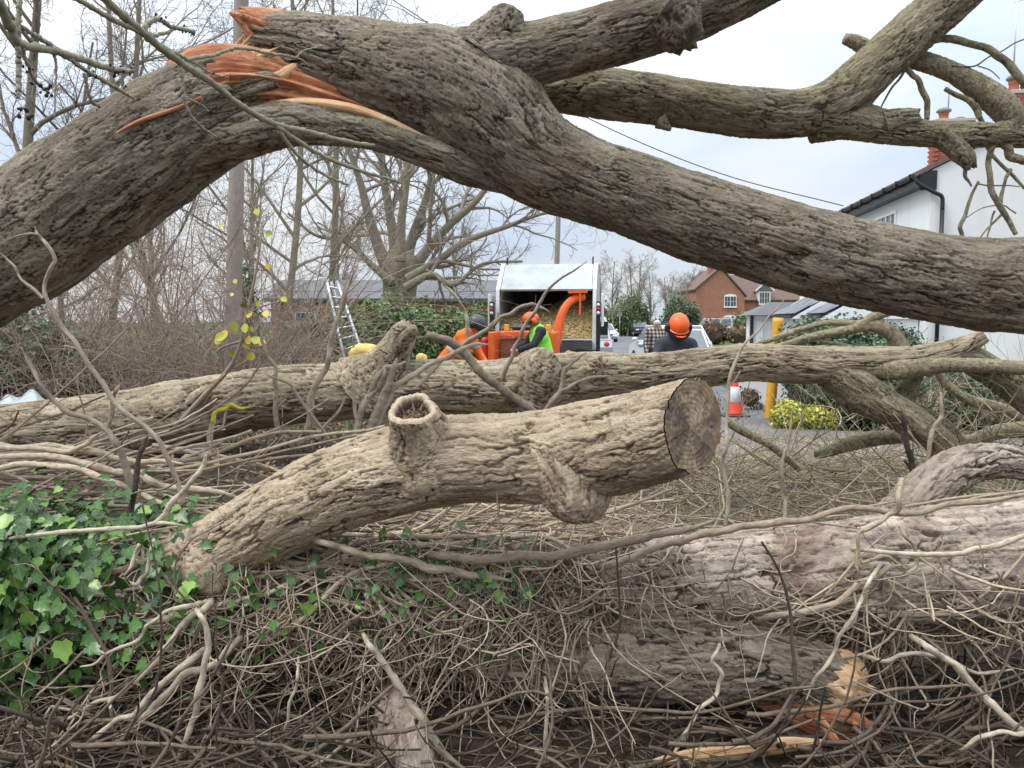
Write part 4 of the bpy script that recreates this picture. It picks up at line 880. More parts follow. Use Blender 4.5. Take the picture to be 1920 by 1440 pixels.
# ---- shrubs: lumpy core plus leaves on and in a shell
def blob(c, rad, k=28, m=18, amp=0.25, seed=0, flat=True):
    a = np.linspace(-pi / 2, pi / 2, m + 1); th = np.linspace(0, 2 * pi, k, endpoint=False)
    d = np.stack([np.cos(a)[:, None] * np.cos(th), np.cos(a)[:, None] * np.sin(th), np.repeat(np.sin(a)[:, None], k, 1)], -1)
    f = 1 + amp * 2 * (vnoise(d * 1.8 + seed * 3.7 + 10, seed) - 0.5) + amp * (vnoise(d * 4.3 + seed + 20, seed + 1) - 0.5)
    i = np.arange(m)[:, None] * k; j = np.arange(k)[None]; jn = (j + 1) % k
    return d, f, np.stack([i + j, i + jn, i + k + jn, i + k + j], -1).reshape(-1, 4)
def shrub(name, label, blobs, n, size, mat, leaf=(LEAF_V, LEAF_F), core=M['vine_dark'], cat='shrub', group=None, tilt=0.6, stems=0):
    c0 = np.array(blobs[0][0]); t = thing(name, label, cat, (c0[0], c0[1], float(height(c0[0], c0[1]))), group)
    mc = MB(); ml = MB(); vol = np.array([b[1][0] * b[1][2] for b in blobs]); vol = vol / vol.sum()
    for (c, rad), w in zip(blobs, vol):
        sd = int(abs(c[0] * 13 + c[1] * 7)) % 97; d, f, q = blob(c, rad, seed=sd)
        mc.add(np.array(c) + d * f[..., None] * np.array(rad) * 0.82, q=q, tint=0.3)
        m = int(n * w); dd = nrm(R.normal(0, 1, (m, 3)) + np.array([0, -0.35, 0.25])); ff = 1 + 0.5 * (vnoise(dd * 1.8 + sd * 3.7 + 10, sd) - 0.5) + 0.25 * (vnoise(dd * 4.3 + sd + 20, sd + 1) - 0.5)
        C = np.array(c) + dd * (ff * R.uniform(0.78, 1.08, m))[:, None] * np.array(rad)
        x, y, z = frames(m, dd, tilt); ml.stamp(leaf[0], leaf[1], C, x, y, z, size * R.uniform(0.6, 1.3, m), np.clip(R.normal(0.45, 0.24, m) + 0.15 * dd[:, 2], 0, 1))
    part(mc, 'stem', core, t); part(ml, 'foliage', mat, t, smooth=False, kind='stuff')
    return t
# ivy hedge behind the tipper, leftwards
hb = []
for px, Y, top in ((545, 13.4, 1.35), (600, 13.6, 1.55), (660, 14.0, 1.85), (720, 14.4, 2.0), (780, 14.8, 1.95), (840, 15.4, 1.75), (900, 16.6, 1.85)):
    x = (px - 960) / F * Y; hb.append(((x, Y, top * 0.46), (0.62, 0.75, top * 0.56)))
shrub('hedge', 'dense green ivy hedge behind the ladder and the orange jacket', hb, 21000, 0.075, M['hedge'], cat='hedge')
shrub('ivy_shrub', 'dark glossy ivy bush at the left edge under the arching trunk', [((-6.1, 9.6, 1.0), (0.8, 0.7, 0.75)), ((-6.9, 9.8, 1.2), (0.9, 0.8, 0.8)), ((-5.5, 9.6, 0.75), (0.5, 0.5, 0.5))], 5200, 0.06, M['laurel'])
shrub('ivy_shrub', 'dark ivy climbing round the slender trunk right of the pole', [((-3.95, 11.4, 1.3), (0.22, 0.22, 1.2)), ((-3.95, 11.4, 0.7), (0.4, 0.4, 0.5))], 1900, 0.06, M['laurel'])
shrub('evergreen_bush', 'dark evergreen bush behind the yellow post at right', [((4.78, 12.0, 0.55), (0.55, 0.5, 0.7)), ((5.45, 11.9, 0.6), (0.9, 0.7, 0.75)), ((6.3, 11.8, 0.55), (0.9, 0.7, 0.7)), ((7.2, 11.7, 0.35), (0.8, 0.7, 0.45)), ((4.88, 12.5, 1.15), (0.55, 0.45, 0.45)), ((5.5, 12.5, 1.2), (0.6, 0.45, 0.45)), ((6.2, 12.4, 1.1), (0.5, 0.45, 0.4))], 15000, 0.06, M['laurel'])
shrub('golden_shrub', 'low yellow variegated shrub at the foot of the yellow post', [((4.2, 11.55, 0.17), (0.30, 0.26, 0.24)), ((4.58, 11.5, 0.14), (0.32, 0.26, 0.19))], 2000, 0.05, M['gold_leaf'], core=M['hedge'])
shrub('purple_plant', 'small reddish plant on the verge left of the yellow post', [((4.35, 14.0, 0.22), (0.2, 0.2, 0.18))], 160, 0.06, M['litter'], cat='plant')
shrub('evergreen_bush', 'dark green bush beside the road sign in the distance', [((13.0, 85, 2.0), (2.2, 1.6, 2.3)), ((11.4, 86, 1.5), (1.5, 1.5, 1.5))], 3000, 0.22, M['hedge'])
shrub('evergreen_bush', 'tall dark holly left of the brick house', [((16.6, 78, 1.9), (1.4, 1.3, 2.3)), ((18.3, 79, 1.7), (1.1, 1.1, 1.9))], 2600, 0.2, M['laurel'])
shrub('low_hedge', 'clipped low hedge at the bend of the road', [((10.4, 90, 0.8), (2.0, 1, 1.0)), ((13.2, 91, 0.8), (2.2, 1, 0.95)), ((16.6, 90, 0.9), (2.0, 1, 1.0))], 1000, 0.3, M['hedge'], cat='hedge')
shrub('garden_shrub', 'bare brown garden shrub in front of the white four by four', [((14.3, 55, 0.7), (1.3, 0.8, 1.0)), ((16, 54, 0.6), (1.0, 0.8, 0.8))], 500, 0.2, M['litter'])
shrub('garden_shrub', 'grey green shrub beside the porch', [((18.2, 60, 1.0), (1.3, 0.8, 1.3))], 500, 0.22, M['hedge'])
shrub('far_bushes', 'brown leafless bushes filling the far left of the road', [((9.0, 88, 2.0), (2.4, 2, 2.6)), ((6.5, 70, 1.6), (1.6, 2, 2.4))], 1100, 0.32, M['litter'])

# ---- bramble and hazel thicket on the bank
def thicket(n, px0, px1, Y0, Y1, h0, h1, r, arch):
    px = R.uniform(px0, px1, n); Y = R.uniform(Y0, Y1, n); X = (px - 960) / F * Y
    p0 = np.stack([X, Y, height(X, Y) - 0.02], 1); d = nrm(np.stack([R.normal(0, 0.35, n), R.normal(-0.1, 0.3, n), np.ones(n)], 1)); L = R.uniform(h0, h1, n)
    P = strand_paths(p0, d, L, 12, 1.2, 0.25, arch, 0.2); rad = r * R.uniform(0.6, 1.4, n)[:, None] * np.linspace(1, 0.35, 12)[None]
    return P, rad
mb = MB()
for a in ((360, -60, 600, 8.4, 12.5, 1.2, 2.6, 0.007, 2.2), (260, -60, 620, 9, 14.5, 2.4, 5.0, 0.009, 0.5), (190, 60, 500, 8.6, 10.5, 0.9, 1.9, 0.006, 2.5), (50, 560, 720, 12.4, 13.6, 0.6, 1.3, 0.006, 1.5)):
    P, rad = thicket(*a); P = P[:, ::2]; rad = rad[:, ::2]; mb.strands(P, rad, 3, R.uniform(0.2, 0.9, len(P)))
    P2, r2 = children(P, rad, 5, 0.25, 45, 0.4, 0.55, 4, 1.0, 0.4, 0.6, 0.2, 0.0028); mb.strands(P2, r2, 3, R.uniform(0.2, 0.9, len(P2)))
    P3, r3 = children(P2, r2, 3, 0.2, 45, 0.55, 0.6, 3, 1.0, 0.4, 0.3, 0.1, 0.0022); mb.strands(P3, r3, 3, R.uniform(0.2, 0.9, len(P3)))
solo(mb, 'bramble_thicket', M['bramble'], 'tangled leafless brown brambles and saplings on the left bank', 'brambles', kind='stuff')
# grass and weeds on the bank and verge
n = 2200; X = np.concatenate([R.uniform(-6, -0.2, n), R.uniform(2.5, 4.6, 500)]); Y = np.concatenate([R.uniform(6.5, 13.5, n), R.uniform(13, 17, 500)]); C = np.stack([X, Y, height(X, Y)], 1)
mb = MB(); x, y, z = frames(len(C), np.tile([0, -1.0, 0.5], (len(C), 1)), 0.5); y = nrm(np.stack([R.normal(0, .4, len(C)), R.normal(0, .4, len(C)), np.ones(len(C))], 1)); x = nrm(np.cross(y, z)); z = np.cross(x, y)
mb.stamp(KITE_V * np.array([0.35, 1, 1]), KITE_F, C, x, y, z, R.uniform(0.04, 0.10, len(C)), R.uniform(0, 1, len(C)))
solo(mb, 'grass', M['grass'], 'rough grass and weeds growing on the bank', 'grass', kind='stuff', smooth=False)

# ---- poles and wires
mb = MB(); P, r = px_path([(436, 720, 15, 9.6), (442, 400, 14, 9.6), (450, 100, 13, 9.6), (456, -120, 12, 9.6)], 30); mb.tube(P, r, 18, tint=0.6)
solo(mb, 'wooden_pole', M['pole'], 'pale wooden utility pole standing behind the split in the trunk', 'pole')
mb = MB(); P, r = px_path([(1040, 640, 5.5, 42), (1044, 500, 5, 42), (1050, 300, 4.5, 42)], 12); mb.tube(P, r, 10, tint=0.55)
solo(mb, 'telegraph_pole', M['pole'], 'thin distant telegraph pole behind the tipper', 'pole')
mb = MB(); P, r = px_path([(560, -120, 0.9, 30), (740, 2, 0.9, 29), (940, 130, 0.9, 28), (1130, 235, 0.9, 27), (1350, 325, 0.9, 26), (1581, 386, 0.9, 25)], 60); mb.tube(P, r, 5)
solo(mb, 'overhead_wire', M['black'], 'thin black wire sagging down to the white house', 'wire')
# ------------------------------------------------------------------ buildings
def BOX(M_, lo, hi, bev=0.0, mb=None):
    mb = mb or MB(); mb.M = M_; mb.box(lo, hi, bev); mb.M = None; return mb
def PR(M_, poly, d, mb=None):
    mb = mb or MB(); mb.M = M_; mb.prism(poly, d); mb.M = None; return mb
HC = np.array(W(1735, 603, 17.6)); HM = Matrix.Translation((HC[0], HC[1], 0)) @ Matrix.Rotation(-math.atan(RD), 4, 'Z')
hs = thing('white_house', 'white rendered house with black gutter and two brick chimneys at right', 'house', (HC[0], HC[1], 0))
WD, LN, EV = 8.2, 12.5, 5.0; RG = EV + WD / 2 * 0.5
part(PR(HM, [(0, 0, -0.2), (WD, 0, -0.2), (WD, 0, EV), (WD / 2, 0, RG), (0, 0, EV)], (0, LN, 0)), 'wall', M['render'], hs, smooth=False)
mb = MB()
for sx in (0, 1):
    x0, x1 = (-0.3, WD / 2) if not sx else (WD + 0.3, WD / 2); z0 = EV - 0.15 + 0.03; z1 = RG + 0.03
    PR(HM, [(x0, -0.07, z0), (x1, -0.07, z1), (x1, -0.07, z1 + 0.11), (x0, -0.07, z0 + 0.11)], (0, LN + 0.14, 0), mb)
part(mb, 'roof', M['tile'], hs, smooth=False)
mb = BOX(HM, (-0.27, -0.03, EV - 0.33), (-0.24, LN, EV - 0.12)); BOX(HM, (-0.24, -0.03, EV - 0.33), (0.0, LN, EV - 0.30), 0, mb); BOX(HM, (-0.27, -0.05, EV - 0.45), (0.10, -0.02, EV - 0.02), 0, mb)
part(mb, 'fascia', M['black'], hs, smooth=False)
mb = MB(); mb.M = HM; a = np.linspace(pi, 2 * pi, 9); prof = np.stack([-0.33 + 0.07 * np.cos(a), 0 * a, EV - 0.10 + 0.07 * np.sin(a)], 1)
V = np.concatenate([prof + [0, -0.1, 0], prof + [0, LN, 0]]); mb.add(V, q=[(i, i + 1, 9 + i + 1, 9 + i) for i in range(8)])
for yy in np.arange(0.2, LN, 0.9): mb.box((-0.41, yy, EV - 0.19), (-0.25, yy + 0.04, EV - 0.05))
mb.M = None; part(mb, 'gutter', M['black'], hs, smooth=False)
mb = MB(); mb.M = HM; mb.tube(catmull([(-0.33, -0.03, EV - 0.16), (-0.30, -0.06, EV - 0.3), (0.05, -0.10, EV - 0.52), (0.20, -0.10, EV - 0.62), (0.22, -0.10, EV - 0.9)], 24), 0.045, 10); mb.tube([(0.22, -0.10, EV - 0.9), (0.22, -0.10, 2.5), (0.22, -0.10, 0.0)], 0.045, 10)
for z in (3.4, 2.0, 0.6): mb.box((0.15, -0.155, z), (0.29, -0.0, z + 0.06))
mb.M = None; part(mb, 'downpipe', M['black'], hs)
def window(Mw, w, h, parent, cols=2, rows=2, sill=True):
    """frame in local xz plane facing -y, lower left at origin; > pane, sill"""
    mb = MB(); t = 0.06
    BOX(Mw, (0, -0.05, 0), (w, 0.06, t), 0, mb); BOX(Mw, (0, -0.05, h - t), (w, 0.06, h), 0, mb); BOX(Mw, (0, -0.048, t), (t, 0.06, h - t), 0, mb); BOX(Mw, (w - t, -0.048, t), (w, 0.06, h - t), 0, mb)
    for c in range(1, cols * 2):
        ww = 0.05 if c % 2 == 0 else 0.022; x = w * c / (cols * 2); BOX(Mw, (x - ww / 2, -0.04, t), (x + ww / 2, 0.04, h - t), 0, mb)
    for r_ in range(1, rows + 1): z = h * r_ / (rows + 1); BOX(Mw, (t, -0.035, z - 0.011), (w - t, 0.035, z + 0.011), 0, mb)
    o = part(mb, 'window', M['white'], parent, smooth=False)
    part(BOX(Mw, (t * 0.5, -0.012, t * 0.5), (w - t * 0.5, -0.004, h - t * 0.5)), 'pane', M['glass'], o, smooth=False)
    if sill: part(BOX(Mw, (-0.08, -0.14, -0.07), (w + 0.08, -0.0, -0.005)), 'sill', M['white'], o, smooth=False)
    return o
FACE_L = lambda y, z: HM @ Matrix.Translation((0, y, z)) @ Matrix.Rotation(-pi / 2, 4, 'Z')      # facade looking to -x
window(FACE_L(3.6, 3.15), 1.5, 1.25, hs, 2, 2)
brick_mb = MB(); brick_mb.box((-0.1075, -0.03, -0.0325), (0.1075, 0.03, 0.0325), 0.006); brick_me = brick_mb.mesh('brick', M['brick'], smooth=False)
def chimney(parent, lx, ly, z0, z1, w, d, pots):
    mb = BOX(HM, (lx - w / 2 + 0.02, ly - d / 2 + 0.02, z0), (lx + w / 2 - 0.02, ly + d / 2 - 0.02, z1))
    BOX(HM, (lx - w / 2 - 0.06, ly - d / 2 - 0.06, z1), (lx + w / 2 + 0.06, ly + d / 2 + 0.06, z1 + 0.10), 0.01, mb)
    ch = part(mb, 'chimney', M['mortar'], parent, smooth=False); O = Vector(root_of(ch).location)
    rows = int((z1 - z0) / 0.075)
    for r_ in range(rows):
        z = z0 + 0.0375 + r_ * 0.075
        for face in (0, 1):
            span = w if face == 0 else d; x = -span / 2 + (0.1075 if r_ % 2 == 0 else -0.005)
            while x < span / 2 - 0.02:
                p = (lx + x, ly - d / 2 + 0.018, z) if face == 0 else (lx - w / 2 + 0.018, ly + x, z)
                o = bpy.data.objects.new('brick', brick_me); COL.objects.link(o); o.parent = ch; p2 = HM @ Vector(p) - O
                o.location = p2; o.rotation_euler = (0, 0, -math.atan(RD) + (0 if face == 0 else pi / 2)); x += 0.225
    for k, (ox, oy, hgt, rad, cowl) in enumerate(pots):
        mb = MB(); mb.M = HM; mb.lathe([(rad * 1.1, z1 + 0.09), (rad, z1 + 0.12), (rad * 0.85, z1 + hgt * 0.8), (rad, z1 + hgt * 0.85), (rad, z1 + hgt), (rad * 0.75, z1 + hgt), (rad * 0.7, z1 + 0.2)], 14, (lx + ox, ly + oy, 0)); mb.M = None
        po = part(mb, 'chimney_pot', M['pot'], ch)
        if cowl:
            mb = MB(); mb.M = HM; mb.lathe([(rad * 0.8, z1 + hgt), (rad * 1.4, z1 + hgt + 0.05), (rad * 1.5, z1 + hgt + 0.09), (rad * 1.0, z1 + hgt + 0.17), (0.01, z1 + hgt + 0.19)], 14, (lx + ox, ly + oy, 0)); mb.M = None; part(mb, 'cowl', M['stone'], po)
chimney(hs, 4.1, 5.0, 6.75, 7.85, 0.72, 0.62, [(-0.2, 0, 0.42, 0.14, True), (0.14, 0, 0.30, 0.17, False)])
chimney(hs, 4.1, 9.6, 6.75, 8.25, 1.15, 0.62, [(-0.25, 0, 0.35, 0.16, True), (0.25, 0, 0.18, 0.17, False)])
def aerial(lx, ly, z0, z1, booms, label):
    t = thing('tv_aerial', label, 'aerial', HM @ Vector((lx, ly, z0)), 'aerials on the house roof')
    mb = MB(); mb.M = HM; mb.tube([(lx, ly, z0), (lx, ly, z1)], 0.022, 8); mb.M = None; part(mb, 'mast', M['alu'], t)
    for z, tilt, L, el in booms:
        mb = MB(); mb.M = HM @ Matrix.Translation((lx, ly, z)) @ Matrix.Rotation(tilt, 4, 'Y') @ Matrix.Rotation(0.35, 4, 'Z'); mb.tube([(-L * 0.75, 0, 0), (L * 0.25, 0, 0)], 0.012, 6)
        for k in range(11): x = -L * 0.72 + k * L * 0.09; mb.tube([(x, -el, 0), (x, el, 0)], 0.006, 5); 
        for k in (-2, -1, 1, 2): mb.tube([(L * 0.2, -el * 1.3, k * 0.07), (L * 0.2, el * 1.3, k * 0.07)], 0.006, 5)
        mb.M = None; part(mb, 'antenna', M['dark_grey'], t)
aerial(4.1, 5.5, 7.9, 11.4, [(10.9, 0.35, 1.4, 0.22)], 'tall aerial mast on the right hand chimney')
aerial(4.1, 9.9, 8.3, 10.7, [(10.2, 0.3, 1.3, 0.2)], 'shorter aerial on the chimney behind the forked limb')
# lean-to bays with slate roofs
slate_mb = MB(); slate_mb.box((-0.222, -0.008, 0), (0.222, 0.008, 0.36), 0.003); slate_me = slate_mb.mesh('slate', M['slate'], smooth=False)
def bay(y0, y1, x0, z0, z1, label):
    t = thing('slate_roofed_bay', label, 'bay', HM @ Vector((x0, y0, 0)), 'slate roofed bays on the house front')
    part(BOX(HM, (x0 + 0.15, y0 + 0.06, -0.1), (-0.02, y1 - 0.06, z0 - 0.02)), 'wall', M['render'], t, smooth=False)
    rf = part(PR(HM, [(x0, y0 + 0.06, z0), (-0.02, y0 + 0.06, z0), (-0.02, y0 + 0.06, z1 - 0.03)], (0, y1 - y0 - 0.12, 0)), 'roof', M['dark_grey'], t, smooth=False)
    O = Vector(t.location); sl = math.atan2(z1 - z0, -x0); ln = math.hypot(z1 - z0, x0); nrow = int(ln / 0.24)
    for r_ in range(nrow):
        n = int((y1 - y0 - 0.1) / 0.45)
        for c in range(n):
            yy = y0 + 0.28 + c * 0.45 + (0.12 if r_ % 2 else 0); u = r_ * 0.24
            p = (x0 + u * math.cos(sl) - 0.022 * math.sin(sl) - 0.02, yy, z0 + u * math.sin(sl) + 0.025)
            o = bpy.data.objects.new('slate', slate_me); COL.objects.link(o); o.parent = rf; o.location = HM @ Vector(p) - O
            o.rotation_euler = (Matrix.Rotation(-math.atan(RD), 4, 'Z') @ Matrix.Rotation(-pi / 2, 4, 'Z') @ Matrix.Rotation(-(pi / 2 - sl) + 0.04, 4, 'X')).to_euler()
    for yy in (y0, y1 - 0.06):
        part(PR(HM, [(x0 - 0.12, yy, z0 - 0.12), (0, yy, z0 - 0.12), (0, yy, z1 + 0.12), (-0.12, yy, z1 + 0.12)], (0, 0.06, 0)), 'cheek', M['white'], t, smooth=False)
    part(BOX(HM, (x0 - 0.12, y0 + 0.07, z0 - 0.10), (x0 - 0.02, y1 - 0.07, z0 - 0.01)), 'gutter', M['black'], t, smooth=False)
bay(0.3, 2.4, -2.1, 1.78, 2.75, 'nearer slate roofed bay on the white house front')
bay(3.4, 7.0, -2.1, 1.80, 2.85, 'farther slate roofed bay with white cheek on the house front')
po = thing('porch', 'small white panelled porch with grey green roof beyond the bays', 'porch', HM @ Vector((-2.6, 7.6, 0)))
part(BOX(HM, (-2.5, 7.7, 0), (-0.6, 9.2, 1.80)), 'wall', M['white'], po, smooth=False)
for k in range(5): part(BOX(HM, (-2.42 + k * 0.36, 7.655, 0.12), (-2.18 + k * 0.36, 7.695, 1.62), 0.02), 'panel', M['white'], po, smooth=False)
mb = MB(); mb.M = HM; mb.add([(-2.75, 7.4, 1.81), (-0.4, 7.4, 1.81), (-0.4, 9.4, 1.81), (-2.75, 9.4, 1.81), (-1.9, 8.1, 2.25), (-0.9, 8.1, 2.25), (-0.9, 8.8, 2.25), (-1.9, 8.8, 2.25)], q=[(0, 1, 5, 4), (1, 2, 6, 5), (2, 3, 7, 6), (3, 0, 4, 7), (4, 5, 6, 7), (3, 2, 1, 0)]); mb.M = None
part(mb, 'roof', M['grey_roof'], po, smooth=False)
part(BOX(HM, (-2.62, 7.62, 0.0), (-2.52, 7.74, 1.80)), 'drainpipe', M['black'], po, smooth=False)

# red brick house down the road
def T3(x, y, z=0): return Matrix.Translation((x, y, z))
bh = thing('brick_house', 'red brick house with arched white windows and a dormer in the distance', 'house', (20.2, 85, 0))
part(PR(None, [(20.2, 85, -0.2), (25.6, 85, -0.2), (25.6, 85, 4.4), (22.9, 85, 7.4), (20.2, 85, 5.1)], (0, 9, 0)), 'wall', M['brick_far'], bh, smooth=False)
part(PR(None, [(25.6, 87.0, -0.2), (25.6, 93, -0.2), (25.6, 93, 4.0), (25.6, 90, 6.8), (25.6, 87, 4.0)], (12, 0, 0)), 'wall', M['brick_far'], bh, smooth=False)
mb = PR(None, [(20.0, 84.8, 5.0), (22.9, 84.8, 7.5), (22.9, 84.8, 7.65), (19.95, 84.8, 5.15)], (0, 9.4, 0)); PR(None, [(25.8, 84.8, 4.3), (22.9, 84.8, 7.5), (22.9, 84.8, 7.65), (25.85, 84.8, 4.45)], (0, 9.4, 0), mb)
PR(None, [(24.0, 86.75, 3.9), (24.0, 90, 6.85), (24.0, 90, 7.0), (24.0, 86.7, 4.05)], (14, 0, 0), mb); PR(None, [(24.0, 93.25, 3.9), (24.0, 90, 6.85), (24.0, 90, 7.0), (24.0, 93.3, 4.05)], (14, 0, 0), mb)
rf = part(mb, 'roof', M['tile'], bh, smooth=False)
part(BOX(None, (22.0, 86.5, 6.4), (23.0, 87.5, 8.9)), 'chimney', M['brick_far'], rf, smooth=False); part(BOX(None, (30.5, 89.6, 6.4), (31.3, 90.4, 7.9)), 'chimney', M['brick_far'], rf, smooth=False)
window(T3(23.35, 84.97, 3.2), 1.35, 1.2, bh, 2, 1); window(T3(23.35, 84.97, 0.9), 1.35, 1.2, bh, 2, 1)
for z in (4.4, 2.1):
    mb = MB(); a = np.linspace(0, pi, 9); mb.prism(np.stack([24.025 + 0.675 * np.cos(a), 84.93 + 0 * a, z + 0.22 * np.sin(a)], 1), (0, 0.05, 0)); part(mb, 'window_arch', M['white'], bh, smooth=False)
dm = part(BOX(None, (27.6, 86.6, 3.9), (29.0, 88.5, 5.0)), 'dormer', M['white'], bh, smooth=False)
part(PR(None, [(27.4, 86.5, 5.0), (29.2, 86.5, 5.0), (28.3, 86.5, 5.85)], (0, 2.4, 0)), 'gable', M['grey_roof'], dm, smooth=False)
mb = PR(None, [(27.25, 86.4, 4.95), (28.3, 86.4, 5.92), (28.3, 86.4, 6.06), (27.2, 86.4, 5.08)], (0, 0.1, 0)); PR(None, [(29.35, 86.4, 4.95), (28.3, 86.4, 5.92), (28.3, 86.4, 6.06), (29.4, 86.4, 5.08)], (0, 0.1, 0), mb); part(mb, 'bargeboard', M['white'], dm, smooth=False)
window(T3(27.7, 86.57, 3.55), 1.2, 1.35, bh, 2, 1)
mb = MB(); mb.tube([(26.1, 86.94, 3.9), (26.1, 86.94, 0)], 0.06, 8); part(mb, 'downpipe', M['black'], bh)
# long low brick building behind the hedge
lb = thing('brick_hall', 'long low brick building with grey roof beyond the hedge', 'building', (-7, 48, 0))
part(BOX(None, (-15, 48, -0.2), (0.2, 56, 3.0)), 'wall', M['brick_far'], lb, smooth=False)
part(PR(None, [(-15.3, 47.5, 3.0), (-15.3, 56.5, 3.0), (-15.3, 53.5, 4.3), (-15.3, 50.5, 4.3)], (15.8, 0, 0)), 'roof', M['grey_roof'], lb, smooth=False)
part(BOX(None, (-15.2, 47.35, 2.82), (0.4, 47.48, 3.02)), 'gutter', M['dark_grey'], lb, smooth=False)
for x in (-13.5, -11, -8.5, -6, -3.5): window(T3(x, 47.96, 1.0), 1.3, 1.2, lb, 1, 1)
fe = thing('sports_fence', 'tall thin wire sports fence in front of the low brick building', 'fence', (-6, 40, 0))
for x in np.arange(-16, 1, 2.0): mb = MB(); mb.tube([(x, 40, 0), (x, 40, 3.2)], 0.025, 6); part(mb, 'post', M['dark_grey'], fe)
for z in (1.2, 2.2, 3.15): mb = MB(); mb.tube([(-16, 40, z), (0, 40, z)], 0.012, 5); part(mb, 'rail', M['dark_grey'], fe)

# ------------------------------------------------------------------ road furniture
cn = thing('traffic_cone', 'red and white traffic cone standing at the road edge', 'cone', W(1376, 778, 13.0) * np.array([1, 1, 0])); cx, cy, _ = cn.location
mb = MB(); mb.box((cx - 0.22, cy - 0.22, 0.002), (cx + 0.22, cy + 0.22, 0.035), 0.012); part(mb, 'base', M['dark_grey'], cn, smooth=False)
mb = MB(); mb.lathe([(0.165, 0.035), (0.15, 0.06), (0.122, 0.24), (0.07, 0.50), (0.048, 0.62), (0.035, 0.66), (0.02, 0.665)], 24, (cx, cy, 0)); part(mb, 'cone', M['red_cone'], cn)
mb = MB(); mb.lathe([(0.121, 0.24), (0.1255, 0.243), (0.0735, 0.497), (0.069, 0.50)], 24, (cx, cy, 0), cap=False); part(mb, 'sleeve', M['cone_white'], cn)
mb = MB(); b0 = W(1443, 783, 12.8); b1 = W(1459, 597, 12.8); dx = (b1 - b0)
mb.tube(catmull([b0 - dx * 0.05, b0, b0 + dx * 0.5, b1 - dx * 0.012, b1], 24), np.r_[np.full(23, 0.085), 0.06], 16); solo(mb, 'yellow_post', M['post'], 'scuffed yellow metal post leaning slightly beside the bush', 'post', loc=(b0[0], b0[1], 0))
sg = thing('road_sign', 'small pale road sign on a post far down the road', 'sign', (11.9, 84, 0))
mb = MB(); mb.tube([(11.0, 84, 0), (11.0, 84, 1.4)], 0.05, 8); mb.tube([(11.75, 84, 0), (11.75, 84, 2.3)], 0.05, 8); part(mb, 'post', M['alu'], sg)
part(BOX(None, (11.5, 83.94, 2.2), (12.3, 83.985, 2.65), 0.02), 'panel', M['cone_white'], sg, smooth=False)

# tripod ladder, sacks, stone, sheet
ld = thing('tripod_ladder', 'aluminium tripod ladder leaning by the hedge', 'ladder', W(645, 690, 12.2) * np.array([1, 1, 0]))
YL = 12.2
rl = [W(650, 692, YL), W(611, 520, YL + 0.5)]; rr_ = [W(684, 676, YL), W(632, 528, YL + 0.5)]
for q in (rl, rr_): mb = MB(); mb.tube(np.array([q[0] * (1 - t) + q[1] * t for t in np.linspace(0, 1, 6)]), 0.026, 8); part(mb, 'rail', M['alu'], ld)
for t in np.linspace(0.08, 0.9, 8):
    a = rl[0] * (1 - t) + rl[1] * t; b = rr_[0] * (1 - t) + rr_[1] * t; mb = MB(); mb.tube([a, (a + b) / 2, b], 0.018, 8); part(mb, 'rung', M['alu'], ld)
for q in ((668, 690, 620, 530, 1.3), (662, 688, 622, 528, 1.15)): mb = MB(); mb.tube([W(q[0], q[1], YL + q[4]), W(q[2], q[3], YL + 0.55)], 0.016, 8); part(mb, 'prop', M['alu'], ld)
def lump(name, label, cat, c, rad, mat, seed, amp=0.2):
    d, f, q = blob(c, rad, 30, 20, amp, seed); mb = MB(); mb.add(np.array(c) + d * f[..., None] * np.array(rad), q=q); return solo(mb, name, mat, label, cat)
lump('sack', 'yellow sack lying behind the broken stub of the trunk', 'sack', W(688, 662, 9.0), (0.19, 0.15, 0.12), M['tarp'], 3)
lump('sack', 'small yellow sack left of the worker in the orange jacket', 'sack', W(790, 678, 9.6), (0.08, 0.07, 0.1), M['tarp'], 5)
lump('stone', 'rounded grey stone under the left part of the fallen trunk', 'stone', W(377, 862, 6.3), (0.16, 0.14, 0.10), M['stone'], 7, 0.15)
d = []; 
gx_, gy_ = np.meshgrid(np.linspace(-10, 118, 26), np.linspace(0, 1, 10)); mb = MB()
V = np.array([W(x, 772 - 22 * math.sin(pi * (x + 10) / 128) * (0.6 + 0.4 * v) - 14 * v * (1 + 0.5 * sin(x * 0.13)), 7.6 + v * 0.8 + 0.05 * sin(x * 0.4 + v * 5)) for x, v in zip(gx_.ravel(), gy_.ravel())]); k = 26
i, j = np.meshgrid(np.arange(k - 1), np.arange(9)); a = (j * k + i).ravel(); mb.add(V, q=np.stack([a, a + 1, a + k + 1, a + k], 1))
solo(mb, 'plastic_sheet', M['plastic_sheet'], 'crumpled pale plastic sheet at the left edge behind the trunk', 'sheet')

